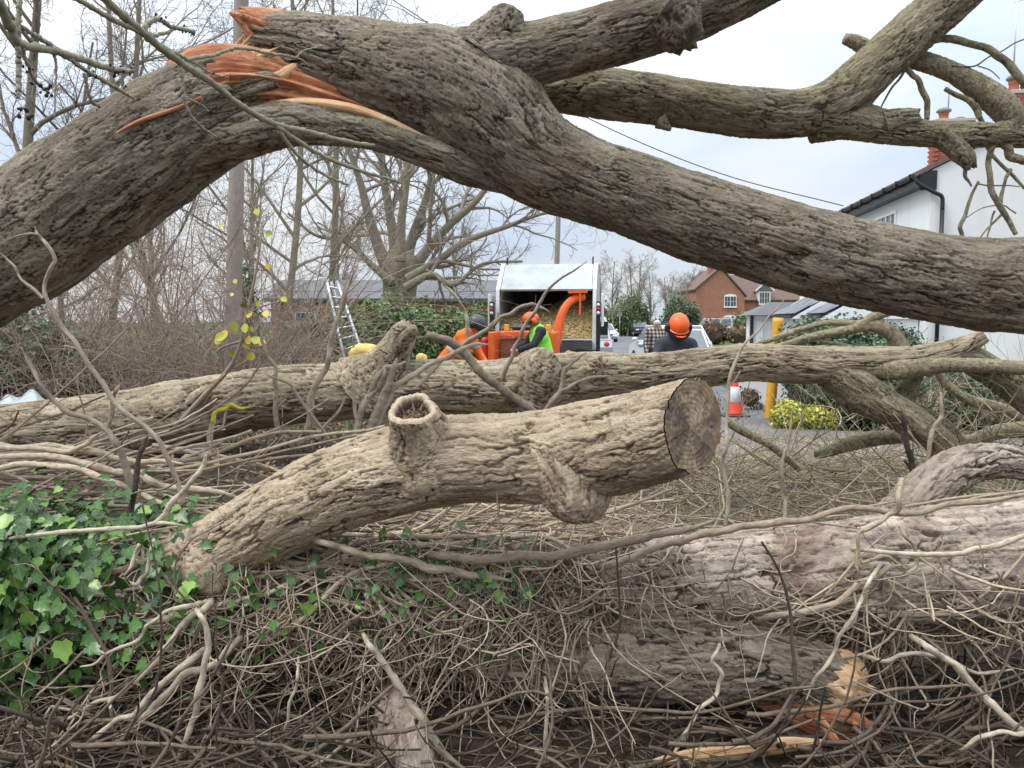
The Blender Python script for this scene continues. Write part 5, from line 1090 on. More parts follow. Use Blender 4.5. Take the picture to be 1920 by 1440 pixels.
# ------------------------------------------------------------------ tipper truck and chipper
TA = -math.atan(RD); TM = Matrix.Translation((0.66, 15.4, 0)) @ Matrix.Rotation(TA, 4, 'Z')    # local y = forward of truck, x = right
tk = thing('tipper_truck', 'tipper truck with open pale chip body full of wood chips', 'truck', TM @ Vector((0, 0, 0)))
hw = 1.0; fl = 1.05
def TP(poly, d, name, m, par=tk, label=None): return part(PR(TM, poly, d), name, M[m], par, smooth=False, label=label)
def TB(lo, hi, name, m, par=tk, bev=0.01): return part(BOX(TM, lo, hi, bev), name, M[m], par, smooth=False)
TB((-hw, -0.1, fl - 0.1), (hw, 3.4, fl), 'floor', 'dark_grey')
for s in (-1, 1):
    x = s * hw; side = [(x, 0.0, fl), (x, 3.4, fl), (x, 3.4, 2.72), (x, 0.85, 2.78), (x, 0.15, 2.25)]
    TP(side, (-s * 0.04, 0, 0), 'side_panel', 'panel_grey')
    TP([(x + s * 0.012, -0.02, fl), (x + s * 0.012, 0.05, fl), (x + s * 0.012, 0.21, 2.25), (x + s * 0.012, 0.13, 2.25)], (-s * 0.07, 0, 0), 'edge_trim', 'white')
    TP([(x * 0.92 + s * 0.012, 0.13, 2.25), (x * 0.92 + s * 0.012, 0.20, 2.25), (x * 0.92 + s * 0.012, 0.90, 2.80), (x * 0.92 + s * 0.012, 0.83, 2.80)], (s * 0.08, 0, 0), 'edge_trim', 'white')
    TB((x + s * 0.02, -0.12, 0.75), (x + s * 0.10, 0.0, 2.0), 'post', 'black')
    TB((x + s * 0.11, -0.05, 1.5), (x + s * 0.15, 0.9, 2.15), 'outer_panel', 'white')
    TB((x * 0.90, 0.84, 2.78), (x * 0.90 + 0.03, 0.87, 2.95), 'marker_post', 'black')
    for z, c in ((1.93, 'cone_white'), (1.85, 'red'), (1.77, 'cone_white')): mb = MB(); mb.M = TM; mb.ball((x + s * 0.06, -0.14, z), 0.035, 10, 6); mb.M = None; part(mb, 'lamp', M[c], tk)
TP([(-hw * 0.92, 0.15, 2.25), (hw * 0.92, 0.15, 2.25), (hw * 0.92, 0.85, 2.80), (-hw * 0.92, 0.85, 2.80)], (0, 0.03, -0.035), 'roof_flap', 'body_panel', label='weathered pale blue grey roof flap')
TB((-hw + 0.045, 0.85, 2.74), (hw - 0.045, 3.4, 2.79), 'roof', 'dark_grey'); TB((-hw + 0.045, 3.3, fl), (hw - 0.045, 3.38, 2.73), 'headboard', 'dark_grey')
TB((-hw + 0.05, -0.16, 0.62), (hw - 0.05, -0.11, 1.22), 'tailgate', 'dark_grey'); TB((-hw + 0.05, -0.17, 1.225), (hw - 0.05, -0.10, 1.26), 'tailgate_rim', 'body_panel')
TP([(0.55, -0.18, 1.02), (0.68, -0.18, 1.07), (0.95, -0.18, 1.03), (0.68, -0.18, 0.98)], (0, -0.02, 0), 'latch', 'black')
TB((-0.5, 0.3, 0.55), (0.5, 5.4, 0.85), 'chassis', 'black')
for s in (-1, 1):
    for yy in (1.3, 4.6):
        mb = MB(); mb.M = TM; mb.lathe([(0.20, -0.12), (0.34, -0.12), (0.36, -0.08), (0.36, 0.08), (0.34, 0.12), (0.20, 0.12)], 22, (s * 0.82, yy, 0.36), 'x'); mb.M = None; wh = part(mb, 'wheel', M['tyre'], tk)
        mb = MB(); mb.M = TM; mb.lathe([(0.05, -0.125), (0.19, -0.10), (0.19, 0.10), (0.05, 0.125)], 18, (s * 0.82, yy, 0.36), 'x'); mb.M = None; part(mb, 'rim', M['alu'], wh)
TP([(-0.95, 3.6, 0.5), (-0.95, 5.7, 0.5), (-0.95, 5.75, 1.3), (-0.95, 5.2, 2.15), (-0.95, 3.6, 2.2)], (1.9, 0, 0), 'cab', 'silver')
for s in (-1, 1): TB((s * 1.0 - 0.02, 4.9, 1.25), (s * 1.18, 5.0, 1.6), 'mirror', 'black')
# chips heap: surface with thousands of chips
gx_, gy_ = np.meshgrid(np.linspace(-hw + 0.06, hw - 0.06, 40), np.linspace(-0.08, 3.2, 40))
def chip_h(x, y): return 1.26 + 0.58 * ss((y + 0.05) / 0.8) * (0.75 + 0.25 * ss((x + 0.2) / 0.8)) + 0.42 * ss((y - 0.5) / 1.3) * (0.5 + 0.5 * ss((x + 0.2) / 0.9)) + 0.04 * np.sin(5 * x + 3 * y)
V = np.stack([gx_, gy_, chip_h(gx_, gy_) - 0.02], -1).reshape(-1, 3); k = 40; i, j = np.meshgrid(np.arange(39), np.arange(39)); a = (j * k + i).ravel()
mb = MB(); mb.M = TM; mb.add(V, q=np.stack([a, a + 1, a + k + 1, a + k], 1), tint=0.35)
n = 9000; x_ = R.uniform(-hw + 0.07, hw - 0.07, n); y_ = R.uniform(-0.06, 2.6, n); x, y, z = frames(n, tilt=0.9); mb.stamp(KITE_V, KITE_F, np.stack([x_, y_, chip_h(x_, y_)], 1), x, y, z, R.uniform(0.02, 0.055, n), R.uniform(0, 1, n)); mb.M = None
solo(mb, 'chip_heap', M['chips'], 'heap of tan wood chips inside the tipper body', 'wood chips', kind='stuff', smooth=False)

CM = Matrix.Translation((0.05, 13.6, 0)) @ Matrix.Rotation(TA, 4, 'Z')
cp = thing('wood_chipper', 'orange wood chipper with curved chute behind the fallen trunk', 'chipper', CM @ Vector((0, 0, 0)))
def CB(lo, hi, name, m, bev=0.02): return part(BOX(CM, lo, hi, bev), name, M[m], cp, smooth=False)
CB((-0.48, -0.02, 0.55), (-0.36, 0.75, 1.42), 'hopper_side', 'orange'); CB((0.62, -0.02, 0.55), (0.74, 0.75, 1.42), 'hopper_side', 'orange'); CB((-0.345, 0.5, 0.55), (0.605, 0.55, 1.30), 'hopper_back', 'rust'); CB((-0.345, 0.0, 0.50), (0.605, 0.49, 0.56), 'hopper_floor', 'rust')
CB((-0.34, 0.40, 1.31), (0.60, 0.495, 1.43), 'top_bar', 'orange'); CB((-0.62, 0.0, 0.6), (-0.49, 0.3, 1.32), 'control_panel', 'red', 0.04)
for x in (-0.02, 0.3): CB((x, 0.46, 0.58), (x + 0.04, 0.495, 1.29), 'rib', 'rust', 0.005)
CB((-0.3, 0.6, 0.6), (0.56, 1.35, 1.25), 'engine_housing', 'orange', 0.06); CB((-0.15, 0.52, 1.44), (0.42, 1.1, 1.55), 'feed_cover', 'dark_grey', 0.05)
for x in (-0.26, 0.50): CB((x, 0.44, 1.435), (x + 0.09, 0.49, 1.55), 'beacon', 'amber', 0.015)
mb = MB(); mb.M = CM
cpts = catmull([(0.66, 0.95, 1.15, 0.12), (0.69, 0.97, 1.45, 0.11), (0.75, 1.0, 1.72, 0.10), (0.86, 1.06, 1.93, 0.09), (1.02, 1.15, 2.05, 0.085), (1.16, 1.22, 2.07, 0.085)], 26); mb.tube(cpts[:, :3], cpts[:, 3] * 0.84, 14, shape=lambda u, th: 1 / np.maximum(np.abs(np.cos(th)), np.abs(np.sin(th))) ** 0.6 * 0.95); mb.M = None
ct = part(mb, 'chute', M['orange'], cp)
part(PR(CM, [(0.88, 1.0, 2.13), (1.22, 1.05, 2.14), (1.22, 1.05, 2.20), (0.86, 1.0, 2.18)], (0, 0.26, 0)), 'deflector', M['orange'], ct, smooth=False); part(BOX(CM, (1.08, 0.98, 1.72), (1.115, 1.0, 2.12), 0.006), 'handle', M['orange'], ct, smooth=False)
for s in (-0.5, 0.75):
    mb = MB(); mb.M = CM; mb.lathe([(0.12, -0.08), (0.26, -0.09), (0.28, 0), (0.26, 0.09), (0.12, 0.08)], 18, (s, 1.0, 0.28), 'x'); mb.M = None; part(mb, 'wheel', M['tyre'], cp)
CB((-0.25, 0.5, 0.3), (0.5, 1.3, 0.5), 'chassis', 'black', 0.02)

# ------------------------------------------------------------------ cars
def car(name, label, loc, yaw, L, Wd, H, prof, roof, paint, front=True, belt=None):
    """prof: side outline of the lower body (x from 0 front to 1 rear, z from 0..1 of H); roof: greenhouse outline"""
    t = thing(name, label, 'car', loc); A = T3(*loc) @ Matrix.Rotation(yaw, 4, 'Z')
    P = np.array(prof) * [L, H] - [L / 2, 0]; c = P.mean(0); mb = MB(); mb.M = A
    secs = [(-0.5, 0.93), (-0.485, 0.985), (-0.44, 1.0), (0.44, 1.0), (0.485, 0.985), (0.5, 0.93)]; n = len(P); V = []
    for yy, s in secs: q = c + (P - c) * [1 - (1 - s) * 0.25, s]; V.append(np.stack([q[:, 0], np.full(n, yy * Wd), q[:, 1]], 1))
    V = np.array(V); m = len(secs); i = np.arange(m - 1)[:, None] * n; j = np.arange(n)[None]; jn = (j + 1) % n
    V2 = np.vstack([V.reshape(-1, 3), V[0].mean(0), V[-1].mean(0)]); jj = np.arange(n); jm = (jj + 1) % n
    mb.add(V2, q=np.stack([i + j, i + jn, i + n + jn, i + n + j], -1).reshape(-1, 4), t=np.vstack([np.stack([np.full(n, m * n), jm, jj], 1), np.stack([np.full(n, m * n + 1), (m - 1) * n + jj, (m - 1) * n + jm], 1)])); mb.M = None
    body = part(mb, 'body', paint, t, smooth=False)
    G = np.array(roof) * [L, H] - [L / 2, 0]                                       # four points: front base, front top, rear top, rear base
    def gl(k, w, off=0.0): return np.array([(G[k][0], -w * Wd, G[k][1] + off), (G[k][0], w * Wd, G[k][1] + off)])
    wb, wt_ = 0.465, 0.385; mb = MB(); mb.M = A
    v = np.vstack([gl(0, wb), gl(1, wt_), gl(2, wt_), gl(3, wb)]); mb.add(v, q=[(0, 1, 3, 2), (2, 3, 5, 4), (4, 5, 7, 6), (0, 2, 4, 6), (1, 7, 5, 3), (0, 6, 7, 1)]); mb.M = None
    part(mb, 'roof', paint, body, smooth=False)
    def pane(pts, name='window'):
        pts = np.array(pts, float); c_ = pts.mean(0); pts = c_ + (pts - c_) * np.array([0.9, 0.92, 0.84]); nn = nrm(np.cross(pts[1] - pts[0], pts[3] - pts[0])); o = c_ - np.array([0, 0, G[:, 1].mean()])
        if nn @ o < 0: nn = -nn
        m_ = MB(); m_.M = A; m_.prism(pts + nn * 0.012, nn * 0.006); m_.M = None; part(m_, name, M['glass_car'], t, smooth=False)
    pane([v[0], v[1], v[3], v[2]], 'windscreen'); pane([v[6], v[7], v[5], v[4]], 'rear_window')
    for s in (0, 1):
        ks = [v[0 + s], v[2 + s], v[4 + s], v[6 + s]]; cuts = (0.0, 0.36, 0.68, 1.0)
        for a_, b_ in zip(cuts[:-1], cuts[1:]):
            bt = lambda f: ks[0] * (1 - f) + ks[3] * f; tp = lambda f: ks[1] * (1 - f) + ks[2] * f
            pane([bt(a_), bt(b_), tp(b_), tp(a_)])
    wr = 0.19 * H if H < 1.7 else 0.2 * H
    for xx in (-0.31, 0.31):
        for s in (-1, 1):
            mb = MB(); mb.M = A; mb.lathe([(wr * 0.6, -0.1), (wr * 0.95, -0.11), (wr, -0.06), (wr, 0.06), (wr * 0.95, 0.11), (wr * 0.6, 0.1)], 20, (xx * L, s * (Wd * 0.5 - 0.09), wr), 'y'); mb.M = None; wh = part(mb, 'wheel', M['tyre'], t)
            mb = MB(); mb.M = A; mb.lathe([(0.03, -0.112), (wr * 0.6, -0.105), (wr * 0.6, 0.105), (0.03, 0.112)], 12, (xx * L, s * (Wd * 0.5 - 0.09), wr), 'y'); mb.M = None; part(mb, 'rim', M['alu'], wh)
    for s in (-1, 1):
        mb = MB(); mb.M = A; mb.ball((-L * 0.478, s * Wd * 0.36, H * 0.46), (0.08, 0.17, 0.08)); mb.M = None; part(mb, 'headlight', M['cone_white'], t)
        mb = MB(); mb.M = A; mb.ball((L * 0.488, s * Wd * 0.40, H * 0.52), (0.05, 0.10, 0.12)); mb.M = None; part(mb, 'tail_light', M['red'], t)
        mb = MB(); mb.M = A; mb.ball((G[0][0] + 0.25, s * (Wd * 0.5 + 0.09), G[0][1] + 0.06), (0.08, 0.11, 0.075)); mb.M = None; part(mb, 'mirror', paint, t)
    part(BOX(A, (-L / 2 - 0.012, -0.26, H * 0.27), (-L / 2 + 0.03, 0.26, H * 0.34)), 'number_plate', M['cone_white'], t, smooth=False)
    part(BOX(A, (-L / 2 - 0.006, -0.5, H * 0.36), (-L / 2 + 0.03, 0.5, H * 0.44)), 'grille', M['black'], t, smooth=False)
    return t
SUV = [(0.0, 0.2), (0.005, 0.42), (0.03, 0.52), (0.25, 0.60), (0.98, 0.62), (1.0, 0.5), (0.995, 0.2), (0.86, 0.14), (0.14, 0.14)]
HAT = [(0.0, 0.22), (0.005, 0.40), (0.04, 0.50), (0.26, 0.62), (0.97, 0.64), (1.0, 0.48), (0.99, 0.2), (0.86, 0.14), (0.14, 0.14)]
def gp(px, Y): return ((px - 960) / F * Y, Y, 0.0)
car('parked_car', 'dark blue car facing the camera down the road', gp(1196, 84), pi / 2 + 0.12, 4.3, 1.85, 1.6, SUV, [(0.24, 0.60), (0.40, 0.985), (0.86, 0.985), (0.97, 0.62)], M['navy_paint'])
car('parked_car', 'boxy white four by four parked side on before the brick house', gp(1338, 66), 0.12, 4.7, 1.95, 1.9, [(0.0, 0.25), (0.005, 0.48), (0.03, 0.56), (0.26, 0.60), (0.985, 0.61), (1.0, 0.5), (0.995, 0.25), (0.86, 0.2), (0.14, 0.2)], [(0.25, 0.60), (0.36, 0.985), (0.955, 0.99), (0.99, 0.61)], M['pale_paint'])
car('parked_car', 'silver hatchback half hidden behind the fallen trunk and dark hooded worker', gp(1266, 21.5), -pi / 2 - 0.16, 3.9, 1.68, 1.42, HAT, [(0.26, 0.61), (0.44, 0.985), (0.80, 0.985), (0.97, 0.63)], M['silver'])
car('parked_car', 'pale car partly hidden behind the man in the checked shirt', gp(1252, 27), -pi / 2 + 0.1, 4.2, 1.75, 1.5, HAT, [(0.24, 0.61), (0.40, 0.985), (0.86, 0.985), (0.97, 0.63)], M['pale_paint'])
car('parked_car', 'silver estate car parked ahead of the tipper', gp(1094, 24.0), -pi / 2 - 0.12, 4.4, 1.78, 1.75, SUV, [(0.22, 0.60), (0.36, 0.985), (0.90, 0.985), (0.985, 0.62)], M['silver'])
car('parked_car', 'small white car at the left kerb near the bend', gp(1130, 62), pi / 2 + 0.1, 4.0, 1.7, 1.45, HAT, [(0.26, 0.61), (0.44, 0.985), (0.80, 0.985), (0.97, 0.63)], M['pale_paint'])

# ------------------------------------------------------------------ people
def capsules_mesh(caps, voxel, inflate=0.0, name='body'):
    mb = MB()
    for p0, r0, p1, r1 in caps:
        p0 = np.array(p0, float); p1 = np.array(p1, float); d = nrm(p1 - p0); r0 = r0 + inflate; r1 = r1 + inflate
        a = np.linspace(-pi / 2, 0, 5); rows = [np.r_[p0 + d * (r0 * sin(x)), max(r0 * cos(x), 1e-4)] for x in a] + [np.r_[p0 * (1 - t) + p1 * t, r0 * (1 - t) + r1 * t] for t in (0.33, 0.66)] + [np.r_[p1 + d * (r1 * sin(-x)), max(r1 * cos(x), 1e-4)] for x in a[::-1]]
        C = np.array(rows); mb.tube(C[:, :3], C[:, 3], 14)
    me = mb.mesh(name, []); o = bpy.data.objects.new('tmp', me); COL.objects.link(o)
    m = o.modifiers.new('r', 'REMESH'); m.mode = 'VOXEL'; m.voxel_size = voxel; s_ = o.modifiers.new('s', 'SMOOTH'); s_.iterations = 3; s_.factor = 0.5
    dg = bpy.context.evaluated_depsgraph_get(); out_ = bpy.data.meshes.new_from_object(o.evaluated_get(dg)); bpy.data.objects.remove(o); bpy.data.meshes.remove(me)
    out_.polygons.foreach_set('use_smooth', np.ones(len(out_.polygons), bool)); return out_
def person(label, loc, yaw, J, top, legs, vest=None, helmet=None, hood=False, visor=True, tape=None, hair=False, ears_col='black'):
    t = thing('person', label, 'person', loc); t.rotation_euler = (0, 0, yaw); t.scale = (0.985,) * 3 if hood else (1, 1, 1)
    J = {k: np.array(v, float) for k, v in J.items()}; g = lambda k: J[k]
    up = nrm(g('head') - g('neck')); fw = nrm(g('look')); sd_ = np.cross(fw, up)
    head = [(g('head') - up * 0.03, 0.083, g('head') + up * 0.045, 0.09), (g('head') - up * 0.06 + fw * 0.03, 0.055, g('head') - up * 0.075 + fw * 0.045, 0.045), (g('neck'), 0.055, g('head') - up * 0.05, 0.055), (g('head') + fw * 0.085 - up * 0.01, 0.016, g('head') + fw * 0.105 - up * 0.03, 0.018)]
    for s in (-1, 1): head.append((g('head') + sd_ * s * 0.088 + up * 0.01, 0.016, g('head') + sd_ * s * 0.09 - up * 0.03, 0.014))
    torso = [(g('hip') + [0, 0, 0.02], 0.135, g('chest'), 0.15), (g('chest') , 0.14, (g('sl') + g('sr')) / 2, 0.105), (g('sl'), 0.075, g('sr'), 0.075), (g('neck') - up * 0.02, 0.06, (g('sl') + g('sr')) / 2, 0.09), (g('chest') * .5 + g('sl') * .5, 0.11, g('chest') * .5 + g('sr') * .5, 0.11)]
    arms = []; hands = []
    for s in 'lr':
        arms += [(g('s' + s), 0.062, g('e' + s), 0.048), (g('e' + s), 0.046, g('h' + s), 0.034)]
        d = nrm(g('h' + s) - g('e' + s)); pc = g('h' + s) + d * 0.05; hands.append((g('h' + s), 0.03, pc, 0.036)); lat = nrm(np.cross(d, [0, 0, 1.0])); dn = np.cross(d, lat)
        for k, fl_ in enumerate((0.075, 0.085, 0.08, 0.062)):
            b = pc + lat * (k - 1.5) * 0.019 + d * 0.02; hands.append((b, 0.0095, b + d * fl_ * 0.55 + dn * 0.01, 0.009)); hands.append((b + d * fl_ * 0.55 + dn * 0.01, 0.009, b + d * fl_ * 0.75 + dn * 0.045, 0.008))
        hands.append((g('h' + s) + d * 0.02 + lat * 0.03, 0.012, pc + lat * 0.06 + d * 0.01 + dn * 0.01, 0.010))
    lg = [(g('hip') + [-0.08, 0, 0], 0.11, g('hip') + [0.08, 0, 0], 0.11)]; feet = []
    for s in 'lr':
        q = np.array([-0.095 if s == 'l' else 0.095, 0, -0.04]); lg += [(g('hip') + q, 0.088, g('k' + s), 0.062), (g('k' + s), 0.06, g('a' + s), 0.042)]; feet.append((g('a' + s) - [0, 0.03, 0.03], 0.045, g('a' + s) + [0, 0.15, -0.045], 0.036))
    def put(me, name, m, par=t):
        me.materials.clear(); me.materials.append(m); o = bpy.data.objects.new(name, me); COL.objects.link(o); o.parent = par; return o
    put(capsules_mesh(head + torso + arms + hands + lg + feet, 0.02), 'body', M['skin'])
    jk = torso + arms + ([((g('neck') - up * 0.0 - fw * 0.04), 0.085, (g('sl') + g('sr')) / 2 - fw * 0.02, 0.10), (g('head') - fw * 0.05 - up * 0.07, 0.075, g('neck') - fw * 0.03, 0.085)] if hood else [(g('neck') - up * 0.0, 0.068, (g('sl') + g('sr')) / 2, 0.09)])
    put(capsules_mesh(jk, 0.024, 0.022), 'jacket', M[top]); put(capsules_mesh(lg, 0.026, 0.018), 'trousers', M[legs]); put(capsules_mesh(feet, 0.015, 0.012), 'boots', M['black'])
    if vest: put(capsules_mesh(torso[:2] + torso[4:] + [(g('sl') * .7 + g('sr') * .3, 0.085, g('sr') * .7 + g('sl') * .3, 0.085)], 0.018, 0.036), 'vest', M[vest])
    def band(c, ax_, r, h, name='reflective_band'):
        ax_ = nrm(ax_); m_ = MB(); m_.tube([c - ax_ * h, c, c + ax_ * h], [r * 0.98, r, r * 0.98], 28, cap=False); me = m_.mesh(name, [M['reflect']]); o = bpy.data.objects.new(name, me); COL.objects.link(o); o.parent = t
    if tape:
        ax_ = g('chest') - g('hip')
        for f, r in tape: band(g('hip') + ax_ * f, ax_, r, 0.025)
        if top == 'hiviz_orange':
            for s in 'lr': band(g('s' + s) * .4 + g('e' + s) * .6, g('e' + s) - g('s' + s), 0.082, 0.025)
    # face
    for s in (-1, 1):
        m_ = MB(); m_.ball(g('head') + fw * 0.088 + sd_ * s * 0.033 + up * 0.008, (0.012, 0.012, 0.008), 8, 6); o = bpy.data.objects.new('eye', m_.mesh('eye', [M['black']])); COL.objects.link(o); o.parent = t
    m_ = MB(); m_.strands(np.array([[g('head') + fw * (0.083 - 0.012 * abs(s)) + sd_ * s * 0.026 - up * 0.062 for s in (-1, -0.4, 0.4, 1)]]), np.array([[0.003, 0.006, 0.006, 0.003]]), 5); o = bpy.data.objects.new('mouth', m_.mesh('mouth', [M['rust']])); COL.objects.link(o); o.parent = t
    B_ = np.stack([sd_, fw, up], 1)
    def dome(name, mat, rx, ry, rz, c, cut=-0.2, ridge=0.0, par=t):
        k, m = 32, 14; a = np.linspace(cut, pi / 2, m); th = np.linspace(0, 2 * pi, k, endpoint=False)
        f = 1 + ridge * np.cos(th)[None] ** 2 * 0 + ridge * np.sin(6 * th)[None] * np.cos(a)[:, None] * np.sin(a)[:, None]
        L_ = np.stack([np.cos(a)[:, None] * np.cos(th) * rx * f, np.cos(a)[:, None] * np.sin(th) * ry * f, np.repeat(np.sin(a)[:, None], k, 1) * rz], -1).reshape(-1, 3) @ B_.T + c
        i = np.arange(m - 1)[:, None] * k; j = np.arange(k)[None]; jn = (j + 1) % k; m_ = MB(); m_.add(L_, q=np.stack([i + j, i + jn, i + k + jn, i + k + j], -1).reshape(-1, 4)); o = bpy.data.objects.new(name, m_.mesh(name, [mat])); COL.objects.link(o); o.parent = par; return o
    if helmet:
        hc = g('head') + up * 0.03; he = dome('helmet', M[helmet], 0.117, 0.142, 0.132, hc, -0.25, 0.05)
        m_ = MB(); n_ = 9; a = np.linspace(0.35, pi - 0.35, n_); inn = np.stack([0.112 * np.cos(a), 0.135 * np.sin(a), 0 * a - 0.01], 1); ou = np.stack([0.12 * np.cos(a), 0.195 * np.sin(a), 0 * a - 0.025], 1)
        m_.add(np.vstack([inn, ou]) @ B_.T + hc, q=[(i, i + 1, n_ + i + 1, n_ + i) for i in range(n_ - 1)]); o = bpy.data.objects.new('peak', m_.mesh('peak', [M[helmet]])); COL.objects.link(o); o.parent = he
        for s in (-1, 1):
            m_ = MB(); m_.ball((0, 0, 0), 1.0, 14, 10); v = np.vstack(m_.v) * [0.035, 0.05, 0.062]; m_.v = [v @ B_.T + hc + sd_ * s * 0.125 - up * 0.045]; o = bpy.data.objects.new('ear_defender', m_.mesh('ear_defender', [M[ears_col]])); COL.objects.link(o); o.parent = he
        if visor:
            a = np.linspace(0.12, pi - 0.12, 17); m_ = MB(); rows = []
            for zz, rr0 in ((-0.005, 0.165), (-0.03, 0.185), (-0.06, 0.188)): rows.append(np.stack([0.145 * np.cos(a), rr0 * np.sin(a), 0 * a + zz], 1))
            V = np.vstack(rows); m_.add(V @ B_.T + hc, q=[(r_ * 17 + i, r_ * 17 + i + 1, (r_ + 1) * 17 + i + 1, (r_ + 1) * 17 + i) for r_ in range(2) for i in range(16)]); o = bpy.data.objects.new('visor', m_.mesh('visor', [M['black']])); COL.objects.link(o); o.parent = he
    if hair: dome('hair', M['reflect'], 0.096, 0.104, 0.09, g('head') + up * 0.045 - fw * 0.012, 0.05)
    return t
STAND = dict(kl=(-0.11, 0.03, 0.50), kr=(0.11, 0.02, 0.50), al=(-0.12, 0, 0.09), ar=(0.12, 0, 0.09), hip=(0, 0, 0.94))
J = dict(STAND, chest=(0, 0.10, 1.20), sl=(-0.165, 0.15, 1.345), sr=(0.165, 0.15, 1.345), neck=(0, 0.20, 1.45), head=(0, 0.29, 1.565), look=(0, 0.75, -0.65), el=(-0.27, 0.22, 1.14), er=(0.27, 0.24, 1.14), hl=(-0.12, 0.42, 1.02), hr=(0.12, 0.42, 1.00))
person('worker in dark hooded jacket and orange helmet, head bowed behind the trunk', gp(1262, 9.1), pi, J, 'cloth_navy', 'cloth_dark', None, 'helmet', True)
J = dict(STAND, chest=(0, 0.09, 1.25), sl=(-0.19, 0.13, 1.43), sr=(0.19, 0.13, 1.43), neck=(0, 0.16, 1.50), head=(0, 0.24, 1.62), look=(0, 0.9, -0.4), el=(-0.26, 0.28, 1.20), er=(0.26, 0.28, 1.20), hl=(-0.13, 0.48, 1.12), hr=(0.13, 0.50, 1.14))
person('worker in lime vest and orange helmet feeding the chipper', gp(1022, 13.4), pi / 2 + 0.25, J, 'cloth_dark', 'cloth_dark', 'hiviz_green', 'helmet', False, True, [(0.35, 0.188)], False, 'helmet')
J = dict(STAND, hip=(0, -0.12, 0.93), chest=(0, 0.14, 1.22), sl=(-0.19, 0.24, 1.38), sr=(0.19, 0.24, 1.38), neck=(0, 0.31, 1.45), head=(0, 0.40, 1.56), look=(0, 0.8, -0.6), el=(-0.26, 0.34, 1.10), er=(0.26, 0.32, 1.10), hl=(-0.16, 0.50, 0.95), hr=(0.16, 0.50, 0.95))
person('worker in orange jacket and dark grey helmet bending beside the hedge', gp(848, 12.0), -pi / 2 - 0.35, J, 'hiviz_orange', 'hiviz_orange', None, 'helmet_grey', False, True, [(0.2, 0.165), (0.75, 0.178)])
J = dict(STAND, chest=(0, 0.02, 1.22), sl=(-0.18, 0.02, 1.36), sr=(0.18, 0.02, 1.36), neck=(0, 0.03, 1.43), head=(0, 0.06, 1.51), look=(0, 1, -0.1), el=(-0.24, 0.02, 1.08), er=(0.24, 0.0, 1.08), hl=(-0.26, 0.14, 0.85), hr=(0.26, 0.12, 0.84))
person('grey haired man in checked shirt standing behind the hooded worker', gp(1229, 18.0), pi + 0.2, J, 'plaid', 'cloth_dark', None, None, False, False, None, True)
# ------------------------------------------------------------------ vines, ivy and sticks in the foreground
GC = catmull([np.r_[W(a, b, d), c * d / F] for a, b, c, d in GT][::-1], 300)          # foreground trunk axis, left to right
def on_trunk(x, th, rho):
    """point at world x on the foreground trunk, th=0 top, +90 deg faces the camera; rho in trunk radii + metres"""
    y = np.interp(x, GC[:, 0], GC[:, 1]); z = np.interp(x, GC[:, 0], GC[:, 2]); r = np.interp(x, GC[:, 0], GC[:, 3]) + rho
    return np.stack([x + 0 * th, y - r * np.sin(th), z + r * np.cos(th)], -1)
def walk(S, N, x, th, hx, hth, step, curl, rho0, rho1):
    """strands wandering over the trunk surface"""
    P = np.zeros((S, N, 3)); a = np.arctan2(hth, hx); w = R.normal(0, curl, S) / N; rho = np.linspace(0, 1, N)[None] ** 1.5 * rho1[:, None] + rho0[:, None]
    for i in range(N):
        P[:, i] = on_trunk(x, th, rho[:, i]); w = w * 0.8 + R.normal(0, curl, S) / N; a = a + w
        rad = np.interp(x, GC[:, 0], GC[:, 3]); x = x + np.cos(a) * step; th = th + np.sin(a) * step / rad
    return P
def taper(r, N, end=0.4): return np.asarray(r)[:, None] * np.linspace(1, end, N)[None]
Xp = lambda px, Y=3.2: (np.asarray(px, float) - 960) / F * Y
mb = MB()
# thick vines running along the trunk
S = 85; x = Xp(R.uniform(-200, 800, S)); N = 26
P = walk(S, N, x, R.uniform(-1.0, 1.7, S), np.ones(S), R.normal(0, 0.12, S), R.uniform(0.02, 0.05, S), 0.9, R.uniform(0.004, 0.05, S), R.uniform(-0.01, 0.06, S)); mb.strands(P, taper(R.uniform(0.005, 0.016, S), N, 0.6), 7, np.where(R.uniform(0, 1, S) < 0.3, R.uniform(0.7, 1.0, S), R.uniform(0.1, 0.5, S)))
S = 22; x = Xp(R.uniform(1150, 2000, S)); P = walk(S, N, x, R.choice([-0.85, 2.0, 2.2], S) + R.normal(0, 0.3, S), np.ones(S), R.normal(0, 0.1, S), R.uniform(0.02, 0.04, S), 0.8, R.uniform(0.004, 0.03, S), R.uniform(0, 0.04, S)); mb.strands(P, taper(R.uniform(0.004, 0.010, S), N, 0.5), 6, R.uniform(0.1, 0.7, S))
